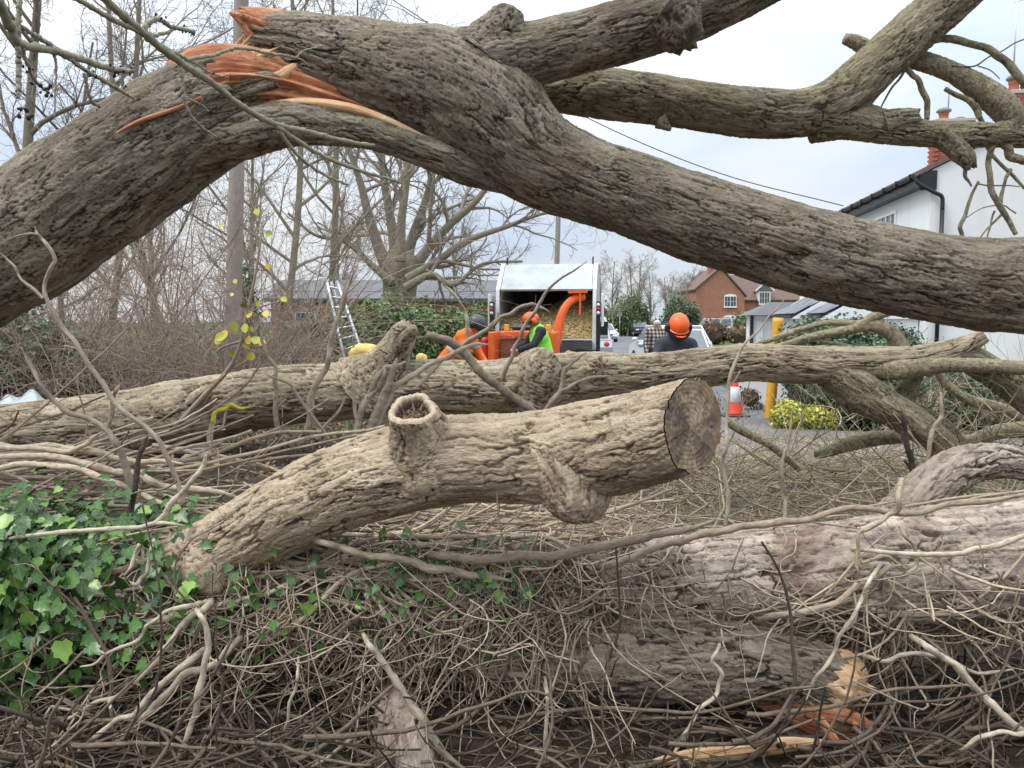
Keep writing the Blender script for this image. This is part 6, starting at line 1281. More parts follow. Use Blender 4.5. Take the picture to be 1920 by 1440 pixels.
# thin curly aerial roots, thickest over the middle
def curly(S, px0, px1, t0, t1, L, r0, r1, lift=0.09, mu=None):
    px = R.uniform(px0, px1, S) if mu is None else R.normal(mu[0], mu[1], S)
    N = 11; P = walk(S, N, Xp(px), R.uniform(t0, t1, S), R.normal(0.15, 0.9, S), R.normal(0.75, 0.5, S), R.uniform(0.5, 1.0, S) * L / N, 2.0, R.uniform(0.002, 0.05, S), R.uniform(0, lift, S))
    mb.strands(P, taper(R.uniform(r0, r1, S), N, 0.45), 4, np.where(R.uniform(0, 1, S) < 0.3, R.uniform(0.75, 1.0, S), R.uniform(0.0, 0.5, S)))
curly(300, -60, 1150, -0.7, 1.5, 0.42, 0.0026, 0.0062); curly(300, 0, 0, 0.3, 1.8, 0.40, 0.0024, 0.0055, 0.12, (930, 190)); curly(30, 1250, 1950, 0.0, 1.6, 0.26, 0.0014, 0.0032, 0.03); curly(220, 200, 1120, 1.2, 2.3, 0.42, 0.0024, 0.006, 0.14); curly(90, 1400, 1980, 1.9, 2.5, 0.4, 0.003, 0.007, 0.1)
solo(mb, 'vine_tangle', M['vine'], 'tangle of dead brown ivy vines and curly rootlets over the foreground trunk', 'vines', kind='stuff')
# heap of vines behind the sawn limb and along the bank
mb = MB()
def heap(S, px0, px1, py0, py1, Y0, Y1, L0, L1, r0, r1, hd=0.12, curl=0.7):
    px = R.uniform(px0, px1, S); py = R.uniform(py0, py1, S); Y = Y0 + (Y1 - Y0) * (py1 - py) / (py1 - py0) + R.normal(0, 0.08, S)
    p = np.array([W(a, b, c) for a, b, c in zip(px, py, Y)]); p[:, 2] = np.maximum(p[:, 2], height(p[:, 0], p[:, 1]) + 0.01); L = R.uniform(L0, L1, S); d = np.stack([np.ones(S), R.normal(0, 0.25, S), R.normal(-0.02, hd, S)], 1); p = p - d * L[:, None] * 0.5
    P = strand_paths(p, d, L, 18, curl, 0.28, 0.0, 0.0); g = height(P[..., 0], P[..., 1]) + 0.008; P[..., 2] = np.maximum(P[..., 2], g)
    mb.strands(P, taper(R.uniform(r0, r1, S), 18, 0.55), 6, np.where(R.uniform(0, 1, S) < 0.5, R.uniform(0.65, 1.0, S), R.uniform(0.1, 0.6, S)))
heap(120, 640, 1220, 945, 1060, 3.45, 4.1, 0.5, 1.3, 0.004, 0.014, 0.05, 0.5); heap(120, 660, 1260, 955, 1050, 3.4, 3.9, 0.25, 0.6, 0.003, 0.007, 0.12, 1.3); heap(70, -150, 500, 840, 960, 3.6, 4.3, 0.8, 1.8, 0.005, 0.014, 0.04, 0.4); heap(80, -100, 560, 870, 1010, 3.5, 4.2, 0.3, 0.8, 0.003, 0.007, 0.1, 1.2)
# stems reaching from the heap down over the front, hanging rootlets to the soil
def hang(S, px0, px1, L0, L1, r0, r1, dx, gap=True):
    px = R.uniform(px0, px1, S)
    if gap: px = np.where((px > 1130) & (px < 1660), px - 700, px)
    p = on_trunk(Xp(px, 3.0), R.uniform(1.2, 2.6, S), R.uniform(0.0, 0.08, S)); d = np.stack([R.normal(dx, 0.7, S), R.normal(-0.35, 0.3, S), -R.uniform(0.2, 1.2, S)], 1)
    P = strand_paths(p, d, R.uniform(L0, L1, S), 13, 2.0, 0.45, 0.6, 0.0); P[..., 2] = np.maximum(P[..., 2], height(P[..., 0], P[..., 1]) + 0.006)
    rd = taper(R.uniform(r0, r1, S), 13, 0.4); Pc, rc = children(P[: S // 2], rd[: S // 2], 2, 0.3, 38, 0.4, 0.6, 6, 1.6, 0.5, 0.3, 0.0, 0.0014); mb.strands(Pc, rc, 4, R.uniform(0.1, 0.9, len(Pc)))
    mb.strands(P, rd, 4, np.where(R.uniform(0, 1, S) < 0.35, R.uniform(0.75, 1.0, S), R.uniform(0.05, 0.55, S)))
hang(330, -40, 1960, 0.15, 0.6, 0.002, 0.0055, -0.15); hang(190, -80, 1150, 0.4, 0.95, 0.0028, 0.0065, -0.5); hang(70, 1130, 1680, 0.15, 0.5, 0.002, 0.006, -0.3, False); hang(34, 1650, 2000, 0.3, 0.9, 0.003, 0.008, 0.6, False)
solo(mb, 'vine_heap', M['vine'], 'heap of dead vines piled behind the sawn limb and along the bank', 'vines', kind='stuff')
mb = MB(); S = 1300; X = R.uniform(-2.4, 2.6, S); Y = R.uniform(2.25, 3.35, S); p = np.stack([X, Y, height(X, Y) + R.uniform(0.005, 0.10, S)], 1); d = np.stack([R.normal(0, 1, S), R.normal(0, 0.6, S), R.normal(0, 0.25, S)], 1)
P = strand_paths(p, d, R.uniform(0.1, 0.5, S), 9, 1.6, 0.4, 0.5, 0.0); P[..., 2] = np.maximum(P[..., 2], height(P[..., 0], P[..., 1]) + 0.005); mb.strands(P, taper(R.uniform(0.002, 0.007, S), 9, 0.5), 4, R.uniform(0, 1, S) ** 1.5)
S = 150; X = R.uniform(-2.2, 2.2, S); Y = R.uniform(2.35, 3.0, S); p = np.stack([X, Y, height(X, Y) + R.uniform(0.01, 0.14, S)], 1); d = np.stack([np.ones(S), R.normal(0, 0.35, S), R.normal(0, 0.12, S)], 1)
P = strand_paths(p - d * 0.3, d, R.uniform(0.4, 1.1, S), 14, 1.4, 0.4, 0.1, 0.0); P[..., 2] = np.maximum(P[..., 2], height(P[..., 0], P[..., 1]) + 0.008); mb.strands(P, taper(R.uniform(0.004, 0.011, S), 14, 0.5), 6, R.uniform(0.3, 1.3, S))
solo(mb, 'root_litter', M['vine_dark'], 'dark broken roots and twigs littering the soil under the trunk', 'roots', kind='stuff')
# brush pile of green twigs on the tarmac at right
mb = MB()
S = 900; X = R.uniform(0.9, 4.6, S); Y = R.uniform(4.3, 8.4, S); hh = 0.34 * np.exp(-((Y - 5.9) / 1.5) ** 2) * ss((X - 0.4) / 1.2); p = np.stack([X, Y, R.uniform(0.01, 1, S) * hh + 0.02], 1); d = np.stack([R.normal(0, 1, S), R.normal(0, 0.45, S), R.normal(0.05, 0.18, S)], 1)
P = strand_paths(p, d, R.uniform(0.4, 1.5, S), 10, 0.7, 0.25, 0.3, 0.0); P[..., 2] = np.maximum(P[..., 2], 0.012); rad = taper(R.uniform(0.0025, 0.011, S), 10, 0.4); mb.strands(P[:, ::3], rad[:, ::3], 5, R.uniform(0.1, 1, S))
P2, r2 = children(P, rad, 4, 0.2, 40, 0.45, 0.55, 4, 1.0, 0.4, 0.2, 0.1, 0.0018); P2[..., 2] = np.maximum(P2[..., 2], 0.01); mb.strands(P2, r2, 3, R.uniform(0.1, 1, len(P2)))
S = 260; X = R.uniform(3.2, 5.6, S); Y = R.uniform(5.8, 8.6, S); p = np.stack([X, Y, R.uniform(0.05, 0.9, S)], 1); d = np.stack([R.normal(0.2, 0.8, S), R.normal(0, 0.5, S), R.normal(0.25, 0.45, S)], 1); P = strand_paths(p, d, R.uniform(0.4, 1.2, S), 9, 1.2, 0.4, 0.2, 0.1); rad = taper(R.uniform(0.003, 0.008, S), 9, 0.4); mb.strands(P, rad, 5, R.uniform(0.1, 1, S))
P2, r2 = children(P, rad, 5, 0.2, 40, 0.5, 0.55, 4, 1.2, 0.4, 0.2, 0.1, 0.0016); mb.strands(P2, r2, 3, R.uniform(0.1, 1, len(P2)))
solo(mb, 'brush_pile', M['twig_green'], 'pile of green brown brushwood lying on the tarmac at right', 'brushwood', kind='stuff')

# ---- ivy leaves: big ones as parts, the rest as one mass
iv = thing('ivy_plant', 'ivy with glossy dark green leaves smothering the left end of the foreground trunk', 'ivy', on_trunk(np.array([-1.8]), np.array([0.3]), np.array([0.0]))[0])
def ivy_pts(n, mode):
    if mode == 0: px = np.abs(R.normal(0, 1, n)) * 210 - 80; th = R.normal(0.85, 0.85, n)
    elif mode == 1: px = R.uniform(300, 1000, n); th = R.normal(0.9, 0.55, n)
    else: px = R.uniform(-60, 430, n); th = R.normal(-0.6, 0.6, n)
    x = Xp(px); rho = np.abs(R.normal(0.07, 0.06, n)) * (1.6 if mode == 0 else 0.9); p = on_trunk(x, th, rho); nn = nrm(np.stack([0 * x, -np.sin(th), np.cos(th)], 1) + np.array([0, -0.55, 0.25])); return p, nn
oiv = Vector(iv.location); leafs = []
for sz in range(7):
    m_ = MB(); V = IVY_V.copy(); V[:, 2] += R.normal(0, 0.045, len(V)); V[:, :2] *= R.uniform(0.82, 1.15, (1, 2)); V[:, :2] += R.normal(0, 0.03, (len(V), 2)); m_.add(V, t=IVY_F, bc=V, tint=(0.05, 0.15, 0.3, 0.42, 0.55, 0.7, 0.95)[sz]); leafs.append(m_.mesh('leaf', M['ivy'], smooth=True))
pts = [ivy_pts(205, 0), ivy_pts(70, 1), ivy_pts(25, 2)]
for p, nn in pts:
    for a, z in zip(p, nn):
        z = nrm(z + R.normal(0, 0.35, 3)); y = nrm(np.array([R.normal(0, 0.7), -0.25, -0.8]) - z * np.dot(z, [0, -0.25, -0.8])); x_ = nrm(np.cross(y, z)); y = np.cross(z, x_)
        o = bpy.data.objects.new('leaf', leafs[R.integers(7)]); COL.objects.link(o); o.parent = iv; s_ = R.uniform(0.042, 0.088) * (1.0 if a[0] < -1.1 else 0.62)
        o.matrix_local = Matrix.Translation(Vector(a) - oiv) @ Matrix(np.stack([x_, y, z], 1).tolist()).to_4x4() @ Matrix.Scale(s_, 4)
mb = MB()
for n, md, s0, s1 in ((1700, 0, 0.03, 0.07), (420, 1, 0.022, 0.05), (240, 2, 0.03, 0.065)):
    p, nn = ivy_pts(n, md); z = nrm(nn + R.normal(0, 0.4, (n, 3))); y = nrm(np.stack([R.normal(0, 0.7, n), 0 * p[:, 0] - 0.25, 0 * p[:, 0] - 0.8], 1)); x_ = nrm(np.cross(y, z)); y = np.cross(z, x_); mb.stamp(IVY_V, IVY_F, p - nn * 0.03, x_, y, z, R.uniform(s0, s1, n), np.clip(R.normal(0.3, 0.25, n), 0, 1))
n = 380; X = R.uniform(-2.9, -1.1, n); Y = R.uniform(3.5, 4.4, n); p = np.stack([X, Y, height(X, Y) + R.uniform(0.02, 0.16, n)], 1); x_, y, z = frames(n, np.tile([0, -0.5, 1.0], (n, 1)), 0.5); mb.stamp(IVY_V, IVY_F, p, x_, y, z, R.uniform(0.035, 0.08, n), np.clip(R.normal(0.4, 0.28, n), 0, 1))
part(mb, 'leaf_mass', M['ivy'], iv, kind='stuff')

# ---- single sticks that can be told apart
def stick(label, segs, mat='stick', cat='stick', name='stick', tint=0.6, n=60, Y=3.2, k=9):
    mb = MB()
    for qi, q in enumerate(segs):
        q = [tuple(a) if len(a) > 3 else tuple(a) + (Y,) for a in q]; w = [q[0]]
        if Y < 3.05 and qi == 0: w = [(q[0][0], q[0][1], q[0][2], q[0][3] + 0.22)]          # root end buried in the tangle
        for a, b in zip(q[:-1], q[1:]):
            L = math.hypot(b[0] - a[0], b[1] - a[1]); off = R.normal(0, 0.045) * L; nx_, ny_ = -(b[1] - a[1]) / L, (b[0] - a[0]) / L
            w.append(((a[0] + b[0]) / 2 + nx_ * off, (a[1] + b[1]) / 2 + ny_ * off, (a[2] + b[2]) / 2, (a[3] + b[3]) / 2 + R.normal(0, 0.015))); w.append(b)
        P, r = px_path(w, n); r = r * (0.74 if Y < 3.05 else 0.9) * np.r_[np.ones(n - 6), np.linspace(1, 0.45, 6)]; s_ = np.r_[0, np.cumsum(np.linalg.norm(np.diff(P, axis=0), axis=1))]
        z = np.stack([s_ * 38, np.zeros(n), np.full(n, q[0][0] * 0.37)], 1); kn = 0.88 + 0.28 * vnoise(z, 5) + 0.25 * np.maximum(vnoise(z * 0.6, 8) - 0.72, 0) * 3
        mb.tube(P + R.normal(0, 1, (n, 3)) * r[:, None] * 0.06, r * kn, k, tint=tint + R.normal(0, 0.05))
    return solo(mb, name, M[mat], label, cat)
stick('thin bare upright branch bending left across the left end of the trunk', [[(345, 950, 5), (310, 850, 5), (272, 800, 5), (213, 752, 5), (170, 690, 5), (140, 640, 5), (97, 580, 5), (83, 548, 4), (90, 515, 4), (104, 488, 4), (85, 455, 3.5), (68, 438, 3), (15, 449, 2)], [(82, 560, 4), (42, 526, 3), (28, 500, 2.5), (0, 474, 2)], [(150, 655, 3), (120, 648, 2)], [(70, 440, 2.5), (66, 425, 1.5)]], 'stick', tint=0.45, Y=3.5)
stick('dark charred upright stick rising from the ivy at left', [[(240, 985, 6), (252, 920, 6), (258, 870, 5.5), (270, 835, 5), (277, 818, 4)]], 'vine_dark', tint=0.2, Y=3.4)
stick('brown forked branch left of the charred stick', [[(246, 920, 7), (228, 850, 7), (200, 806, 6), (130, 774, 5.5), (95, 745, 5), (62, 692, 4), (40, 650, 3)], [(200, 806, 5), (212, 745, 4.5), (224, 722, 3)]], 'stick', tint=0.2, Y=3.6)
stick('twig with yellow lichen on its tips before the fallen trunk', [[(300, 882, 4), (345, 868, 4), (390, 838, 4), (394, 805, 3.5), (400, 772, 3)], [(394, 805, 2.5), (418, 798, 2.5), (426, 760, 2)], [(390, 838, 3), (430, 862, 2.5), (448, 880, 1.5)]], 'stick', tint=0.65, Y=4.4)
mb = MB(); P, r = px_path([(398, 792, 3.5, 4.39), (404, 772, 4, 4.39), (424, 766, 3.5, 4.39), (432, 758, 3, 4.39), (452, 766, 2.5, 4.39), (466, 763, 1.5, 4.39)], 24); mb.tube(P, r, 8); solo(mb, 'lichen', M['lichen'], 'bright yellow lichen crusting the twig tip', 'lichen')
stick('tall pale branch standing left of the broken stub', [[(575, 815, 8), (583, 752, 7), (612, 690, 6), (619, 650, 5.5), (629, 608, 5), (645, 572, 4), (656, 530, 3), (664, 495, 2)], [(583, 760, 3), (595, 768, 2.5), (605, 766, 1.5)]], 'stick', tint=0.45, Y=4.6)
stick('grey upright forked stick crossing the fallen trunk', [[(522, 815, 5.5), (518, 730, 5), (518, 690, 4.5), (496, 650, 3.5), (490, 620, 2.5)], [(519, 770, 3.5), (537, 748, 2)]], 'stick', tint=0.3, Y=4.6)
stick('thin twig curving down to the sawn limb', [[(612, 815, 3.5), (560, 745, 3.5), (541, 718, 3), (500, 702, 2)], [(600, 808, 3), (632, 775, 3), (648, 742, 2)]], 'stick', tint=0.35, Y=4.5)
stick('thick dark diagonal branch leaning against the fallen trunk', [[(802, 627, 8), (838, 638, 9), (880, 672, 9), (935, 724, 9), (985, 760, 8), (1012, 778, 7)]], 'stick', tint=0.12, Y=5.2)
stick('long thin twig curving up in front of the tipper', [[(942, 712, 5), (961, 668, 4.5), (976, 633, 4), (988, 604, 4), (1011, 570, 3.5), (1028, 543, 3), (1045, 527, 2.5), (1072, 510, 2), (1100, 491, 1.5)]], 'stick', tint=0.25, Y=5.2)
stick('arched twig in front of the chipper', [[(840, 672, 5), (861, 654, 5), (888, 633, 5), (926, 608, 4.5), (957, 589, 4), (980, 574, 4), (999, 570, 4), (1020, 579, 3.5), (1031, 587, 3)], [(918, 612, 3), (930, 600, 2.5), (934, 585, 1.5)]], 'stick', tint=0.4, Y=5.4)
stick('pale twig rising left of the arched twig', [[(878, 640, 4), (876, 600, 3.5), (864, 570, 3), (845, 545, 2.5), (828, 528, 2), (798, 505, 1.5)]], 'stick', tint=0.6, Y=5.5)
stick('tan forked stick lying against the stub, leftmost of the bunch', [[(668, 815, 7), (682, 760, 7), (702, 715, 6), (728, 688, 5), (760, 678, 4)], [(690, 745, 4), (716, 712, 4), (722, 690, 3)], [(672, 800, 4), (664, 740, 3.5), (658, 706, 2.5)]], 'stick', tint=0.55, Y=4.5)
stick('dark straight stick in the middle of the bunch by the stub', [[(690, 820, 8), (712, 760, 7.5), (732, 715, 7), (745, 672, 6)]], 'stick', tint=0.25, Y=4.45)
stick('long tan stick reaching right from the bunch toward the chipper', [[(700, 820, 6), (718, 770, 6), (736, 730, 5.5), (778, 702, 5.5), (832, 672, 5), (872, 652, 4.5), (916, 646, 3)], [(780, 726, 4), (815, 690, 4), (840, 665, 3)]], 'stick', tint=0.75, Y=4.5)
stick('forked dead twig leaning over the sawn limb', [[(1022, 770, 5), (1050, 734, 5), (1058, 694, 4), (1078, 676, 3.5), (1100, 660, 2)], [(1050, 735, 4), (1080, 718, 3.5), (1107, 708, 3.5), (1145, 705, 2.5)]], 'stick', tint=0.35, Y=4.2)
stick('thin upright twig right of the sawn face', [[(1360, 990, 4.5), (1354, 870, 4.5), (1362, 800, 4), (1366, 730, 4), (1378, 680, 3.5), (1400, 640, 3), (1440, 595, 2), (1470, 562, 1.5)], [(1366, 725, 2.5), (1388, 695, 2)]], 'stick', tint=0.5, Y=3.6)
stick('slim upright twig standing in the brushwood', [[(1472, 975, 4), (1466, 890, 3.5), (1478, 830, 3), (1484, 770, 2)]], 'stick', tint=0.4, Y=3.9)
stick('crooked twig rising past the bent limb at right', [[(1752, 945, 5), (1735, 890, 4.5), (1742, 850, 4.5), (1752, 800, 4), (1766, 778, 4), (1764, 735, 3)]], 'stick', tint=0.45, Y=3.9)
stick('dark stick standing between bent limb and drooping limb', [[(1712, 890, 6), (1702, 840, 6), (1696, 800, 5), (1690, 770, 4)], [(1712, 885, 3.5), (1695, 862, 2.5)]], 'vine_dark', tint=0.5, Y=4.6)
# pale sticks at lower left
yy = 2.75
stick('long pale forked stick sweeping down to the lower left corner, uppermost', [[(398, 1127, 9), (362, 1154, 8), (321, 1203, 7.5), (292, 1241, 7), (254, 1276, 6.5), (216, 1308, 6), (158, 1329, 5), (102, 1358, 4.5), (58, 1370, 4), (-10, 1382, 3)], [(205, 1312, 4), (210, 1345, 4), (214, 1380, 3)], [(158, 1329, 4), (100, 1325, 3.5), (92, 1330, 3), (64, 1367, 4), (61, 1408, 3.5), (76, 1445, 3)]], tint=0.95, Y=yy)
stick('pale stick with kinked end below the uppermost one', [[(390, 1214, 9), (330, 1259, 8.5), (277, 1308, 8), (250, 1342, 7.5), (204, 1361, 7), (163, 1396, 6.5), (137, 1422, 6), (58, 1444, 5)]], tint=0.85, Y=yy - 0.05)
stick('thick grey stick sloping to the bottom edge at lower left', [[(452, 1196, 9), (414, 1238, 9.5), (350, 1262, 9.5), (306, 1308, 9.5), (251, 1361, 9), (204, 1405, 9), (170, 1448, 8)]], tint=0.7, Y=yy - 0.02)
stick('nearly upright pale stick crossing the sloping ones', [[(363, 1138, 6), (385, 1171, 7), (391, 1215, 8), (379, 1273, 8), (368, 1332, 8), (350, 1384, 7.5), (333, 1448, 7)]], tint=0.75, Y=yy - 0.12)
stick('curved pale vine end over the lower left ivy', [[(394, 1127, 7), (315, 1145, 5.5), (274, 1174, 5), (254, 1203, 5), (198, 1227, 4.5), (150, 1250, 3)], [(198, 1227, 3), (190, 1222, 3), (160, 1210, 2.5)]], tint=0.85, Y=yy)
stick('thin twig rising through the lower left sticks', [[(130, 1445, 4), (105, 1330, 4), (92, 1255, 4), (80, 1210, 3)]], tint=0.5, Y=2.9)
stick('thin pale twigs crossing at the bottom left', [[(40, 1442, 4), (110, 1390, 3.5), (150, 1350, 3), (165, 1310, 2)]], tint=0.8, Y=2.6)
stick('mottled black and yellow stick slanting through the bottom centre', [[(681, 1189, 6), (707, 1227, 8), (740, 1273, 9.5), (777, 1330, 11), (807, 1377, 11), (835, 1420, 10), (860, 1455, 9)]], tint=0.6, Y=2.62)
stick('white hanging rootlet in front of the broken log', [[(1350, 1205, 4), (1335, 1239, 5), (1354, 1265, 5.5), (1343, 1303, 5.5), (1309, 1329, 5.5), (1288, 1371, 5), (1275, 1393, 5), (1252, 1444, 3.5)], [(1282, 1383, 3.5), (1300, 1422, 2)]], tint=1.0, Y=2.72)
stick('pale hanging vine right of the white rootlet', [[(1650, 1060, 5), (1617, 1120, 5), (1574, 1192, 5), (1553, 1243, 4.5), (1527, 1273, 4.5), (1511, 1314, 3)]], tint=0.9, Y=2.74)
stick('straight pale pole lying diagonally at lower right', [[(1708, 1193, 7), (1766, 1231, 9), (1817, 1278, 9.5), (1869, 1329, 10), (1940, 1388, 10)]], tint=0.85, Y=2.66)
stick('wavy brown vine below the pole at lower right', [[(1600, 1225, 5), (1660, 1240, 6), (1720, 1225, 6), (1770, 1232, 5.5), (1830, 1262, 5), (1900, 1255, 4)]], tint=0.5, Y=2.8)
stick('pale curved stick at the right bottom corner', [[(1780, 1420, 5), (1830, 1385, 6), (1880, 1372, 6), (1935, 1372, 6)]], tint=0.8, Y=2.55)
stick('long thin vine hanging down at the bottom centre', [[(1022, 1270, 4), (1026, 1330, 5), (1022, 1390, 5), (1024, 1445, 5)]], tint=0.75, Y=2.66)
stick('straight grey twig hanging left of the thick stump', [[(560, 1230, 3.5), (555, 1290, 4), (540, 1350, 4), (528, 1420, 3)]], tint=0.85, Y=2.7)
stick('thin twig slanting to the bottom left of the stump', [[(680, 1370, 5), (640, 1400, 5), (575, 1442, 4.5)]], tint=0.8, Y=2.6)
# big vines on the heap
stick('thick brown vine lying level along the top of the vine heap', [[(800, 1040, 10), (850, 1044, 11), (933, 1047, 12), (1033, 1043, 12), (1117, 1027, 12), (1200, 1010, 11), (1290, 992, 9), (1340, 975, 7)]], 'vine', 'vine', 'ivy_vine', 0.35, 50, 2.93)
stick('brown vine running up over the pinkish trunk', [[(1100, 1070, 9), (1160, 1053, 10), (1217, 1030, 10), (1283, 1013, 10), (1350, 997, 10), (1433, 983, 9), (1513, 975, 8), (1680, 962, 8), (1780, 945, 8), (1930, 925, 7)]], 'vine', 'vine', 'ivy_vine', 0.4, 70, 3.0)
stick('knotted vine left of the level one, below the sawn limb', [[(575, 1005, 8), (640, 1027, 9), (690, 1043, 10), (757, 1050, 10), (807, 1067, 11), (873, 1077, 10), (960, 1090, 8)]], 'vine', 'vine', 'ivy_vine', 0.4, 50, 2.93)
stick('uppermost long vine along the bank at left', [[(-20, 828, 6), (87, 835, 6.5), (152, 844, 6.5), (210, 858, 6.5), (262, 867, 6), (344, 870, 5)]], 'vine', 'vine', 'ivy_vine', 0.75, 40, 3.75)
stick('bent vine curling up from the left bank', [[(-20, 837, 5.5), (60, 840, 5.5), (125, 847, 6), (163, 832, 5), (192, 810, 4)]], 'vine', 'vine', 'ivy_vine', 0.7, 40, 3.7)
stick('pale vine sweeping from the left edge down to the sawn limb', [[(-20, 858, 6), (117, 858, 7), (175, 873, 7.5), (262, 890, 7.5), (306, 912, 7), (365, 917, 7), (440, 930, 6)]], 'vine', 'vine', 'ivy_vine', 0.8, 50, 3.65)
stick('lower pale vine sweeping across the left bank', [[(-20, 884, 6), (96, 874, 7), (163, 885, 7), (222, 908, 6.5), (292, 940, 6), (370, 957, 5.5)]], 'vine', 'vine', 'ivy_vine', 0.85, 50, 3.6)
stick('long pale level stick crossing over the ivy leaves', [[(-20, 1016, 5), (117, 998, 6), (233, 990, 6), (292, 981, 5.5), (347, 987, 5)], [(290, 982, 7), (321, 943, 7), (350, 914, 6.5), (376, 882, 6), (386, 853, 5)]], tint=0.8, Y=3.0)
stick('pale curled vine hanging at the foot of the sawn limb', [[(290, 1010, 4.5), (282, 1040, 5), (276, 1075, 5.5), (256, 1096, 5), (225, 1085, 3.5), (205, 1100, 2.5)], [(262, 1020, 4), (250, 1050, 4.5), (232, 1080, 3)]], tint=0.85, Y=2.95)
stick('mossy kinked twig lying over the pinkish trunk', [[(1690, 900, 7), (1684, 955, 7), (1650, 980, 5), (1610, 1000, 5), (1605, 1055, 5), (1612, 1080, 4)], [(1690, 985, 5), (1712, 1020, 5), (1718, 1062, 5), (1690, 1085, 4)], [(1615, 1055, 4.5), (1660, 1042, 5), (1700, 1068, 4)]], 'twig_green', tint=0.8, Y=2.9)
stick('pale stick lying across the right end of the pinkish trunk', [[(1590, 1028, 5), (1690, 1038, 6), (1800, 1038, 6.5), (1860, 1025, 7), (1930, 1000, 8)]], tint=0.9, Y=2.85)
stick('sinuous vine hugging the underside of the pinkish trunk', [[(1400, 1170, 8), (1500, 1150, 9), (1560, 1135, 9), (1610, 1095, 8), (1665, 1065, 7), (1700, 1060, 5)]], 'vine', 'vine', 'ivy_vine', 0.45, 50, 2.86)

# ---- overhead twigs close to the camera, with black buds
def bud_twig(label, segs, buds, Y):
    t = thing('ash_twig', label, 'twig', W(segs[0][0][0], segs[0][0][1], Y))
    mb = MB()
    for q in segs:
        n = 12 * len(q); P, r = px_path([(a, b, c * 0.75, Y + (0.002 * a - 0.4)) for a, b, c in q], n); s_ = np.arange(n); r = r * (1 + 0.35 * (np.sin(s_ * 0.75) > 0.93)); mb.tube(P + R.normal(0, 0.0009, P.shape), r, 10, tint=0.55)
    part(mb, 'stem', M['twig_near'], t)
    for (bx, by, s_) in buds:
        m_ = MB(); c = W(bx, by, Y + (0.002 * bx - 0.4) - 0.004)
        for k in range(4): a = R.normal(0, 1, 3) * s_ * Y / F * 0.7; m_.ball(c + a, np.array([1, 0.9, 1.1]) * s_ * R.uniform(0.28, 0.5) * Y / F, 8, 6)
        part(m_, 'bud', M['bud'], t)
bud_twig('grey green twig with black buds slanting down in front of the split', [[(176, -20, 10), (266, 60, 9.5), (333, 113, 9), (400, 157, 8), (450, 197, 7.5), (517, 233, 6.5), (583, 248, 6), (640, 263, 5.5), (702, 273, 4)], [(130, -10, 6), (218, 40, 6), (268, 62, 6)], [(517, 236, 6), (600, 290, 5), (667, 317, 4.5), (753, 343, 3)], [(523, 245, 4.5), (560, 293, 4), (607, 327, 3.5), (653, 347, 2.5)], [(347, 112, 4.5), (400, 103, 4), (447, 90, 4), (500, 99, 3.5), (560, 110, 2.5), (580, 125, 1.5)], [(556, 108, 2), (570, 95, 1.8), (602, 86, 1.5)], [(338, 118, 4), (343, 160, 4), (346, 185, 3.5), (355, 213, 3.5), (380, 240, 3), (407, 258, 2)], [(346, 183, 3), (375, 195, 2), (390, 208, 1.5)], [(270, 60, 6), (276, 45, 6), (298, 36, 5.5), (320, 50, 5), (345, 55, 4.5), (365, 60, 4)], [(280, 68, 4), (310, 62, 3.5), (325, 55, 3)], [(300, 85, 5), (345, 108, 4), (365, 118, 3), (398, 138, 2.5), (430, 146, 1.5)]],
         [(298, 30, 7), (330, 52, 5), (345, 56, 5.5), (357, 60, 6), (367, 62, 5), (433, 146, 4), (398, 139, 4), (534, 117, 4), (622, 295, 3), (748, 344, 3), (560, 300, 3.5), (640, 330, 3.5), (650, 347, 4), (587, 312, 3), (305, 37, 5)], 2.0)
bud_twig('grey green twig with black buds at the upper left corner', [[(-10, -10, 12), (20, 50, 11), (37, 82, 10), (100, 95, 9), (160, 113, 8), (213, 130, 7), (250, 133, 5)], [(36, 48, 5), (100, 88, 6), (153, 127, 5), (187, 147, 5), (227, 170, 4.5), (250, 184, 3)], [(38, -10, 6), (34, 40, 6), (36, 82, 6)], [(34, 88, 6), (35, 147, 6), (34, 187, 5)], [(40, 88, 4.5), (63, 147, 4), (88, 172, 3.5)], [(158, 138, 4), (170, 187, 4), (188, 200, 3)], [(100, 95, 4), (105, 130, 3), (102, 220, 2)]],
         [(205, 126, 7), (216, 132, 8), (228, 128, 6), (247, 124, 5), (248, 136, 6), (53, 130, 5), (65, 155, 6), (78, 166, 7), (90, 170, 6), (40, 205, 7), (58, 211, 8), (28, 172, 4), (185, 200, 4), (165, 140, 5), (178, 138, 5), (232, 160, 5), (104, 99, 4)], 1.9)

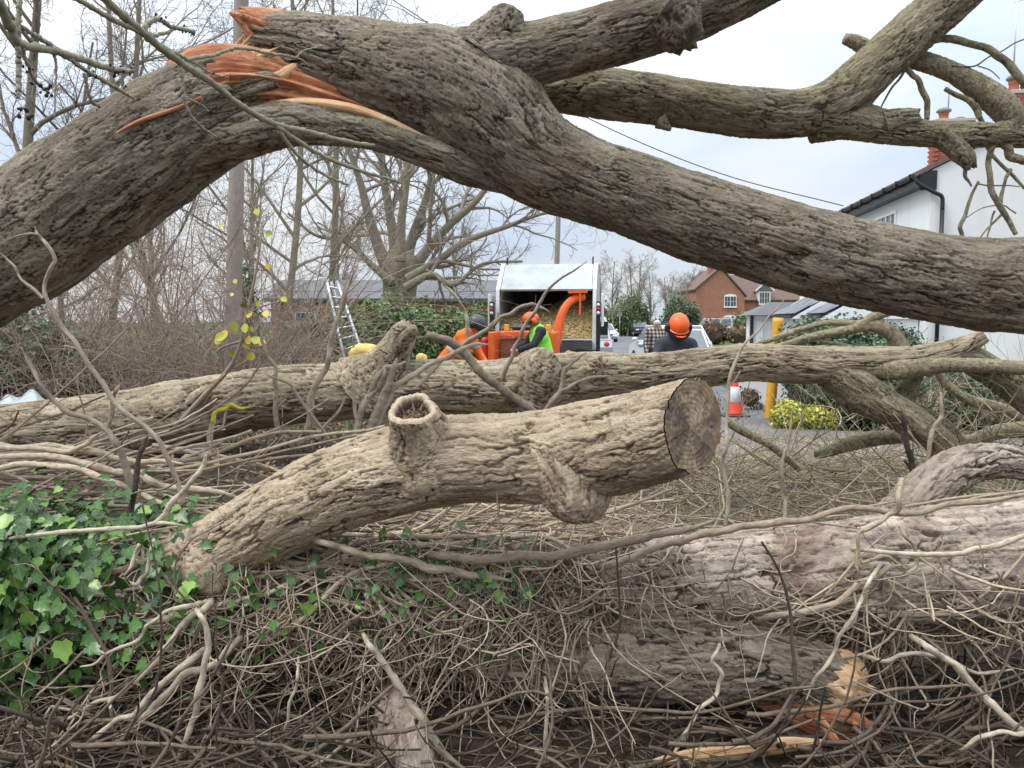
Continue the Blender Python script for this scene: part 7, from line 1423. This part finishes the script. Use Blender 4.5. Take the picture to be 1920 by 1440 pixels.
# ---- twig with yellow autumn leaves at left
yt = thing('leafy_twig', 'thin branch still carrying yellow autumn leaves at left', 'twig', W(470, 700, 6.0))
mb = MB()
for q in ([(330, 800, 5), (380, 745, 5), (430, 690, 4), (452, 640, 3.5), (462, 590, 3), (478, 520, 2.5), (490, 440, 2)], [(452, 640, 2.5), (420, 650, 2), (405, 660, 1.5)], [(462, 590, 2), (490, 575, 1.5), (525, 565, 1.2)], [(478, 520, 2), (485, 470, 1.5), (478, 395, 1.2)], [(440, 690, 2), (470, 670, 1.5), (485, 648, 1.2)]): P, r = px_path([(a, b, c, 6.0) for a, b, c in q], 24); mb.tube(P, r, 6, tint=0.4)
part(mb, 'stem', M['bramble'], yt); oy = Vector(yt.location); ylf = []
for tn in (0.15, 0.5, 0.85): m_ = MB(); m_.add(OVAL_V * np.array([1.15, 1, 2]), t=OVAL_F, bc=OVAL_V, tint=tn); ylf.append(m_.mesh('leaf', M['yellow_leaf']))
for a, b, s_ in ((440, 612, 28), (422, 636, 24), (425, 628, 22), (460, 615, 22), (472, 618, 14), (465, 638, 22), (480, 640, 24), (459, 648, 18), (485, 645, 20), (472, 668, 20), (402, 644, 22), (430, 664, 16), (447, 680, 14), (459, 575, 20), (472, 590, 20), (497, 590, 18), (527, 564, 16), (437, 553, 10), (440, 528, 12), (487, 570, 14), (500, 500, 15), (497, 445, 17), (480, 398, 16), (486, 290, 12), (448, 300, 12), (420, 425, 14)):
    z = nrm(np.array([0, -1, 0.3]) + R.normal(0, 0.4, 3)); y = nrm(np.cross(z, nrm(np.array([1.0, 0, 0]) + R.normal(0, 0.5, 3)))); y = -y if y[2] > 0 else y; x_ = np.cross(y, z)
    o = bpy.data.objects.new('leaf', ylf[R.integers(3)]); COL.objects.link(o); o.parent = yt; o.matrix_local = Matrix.Translation(Vector(W(a, b - s_ * 0.4, 6.0 + R.normal(0, 0.05))) - oy) @ Matrix(np.stack([x_, y, z], 1).tolist()).to_4x4() @ Matrix.Scale(s_ * 0.85 * 6.0 / F, 4)
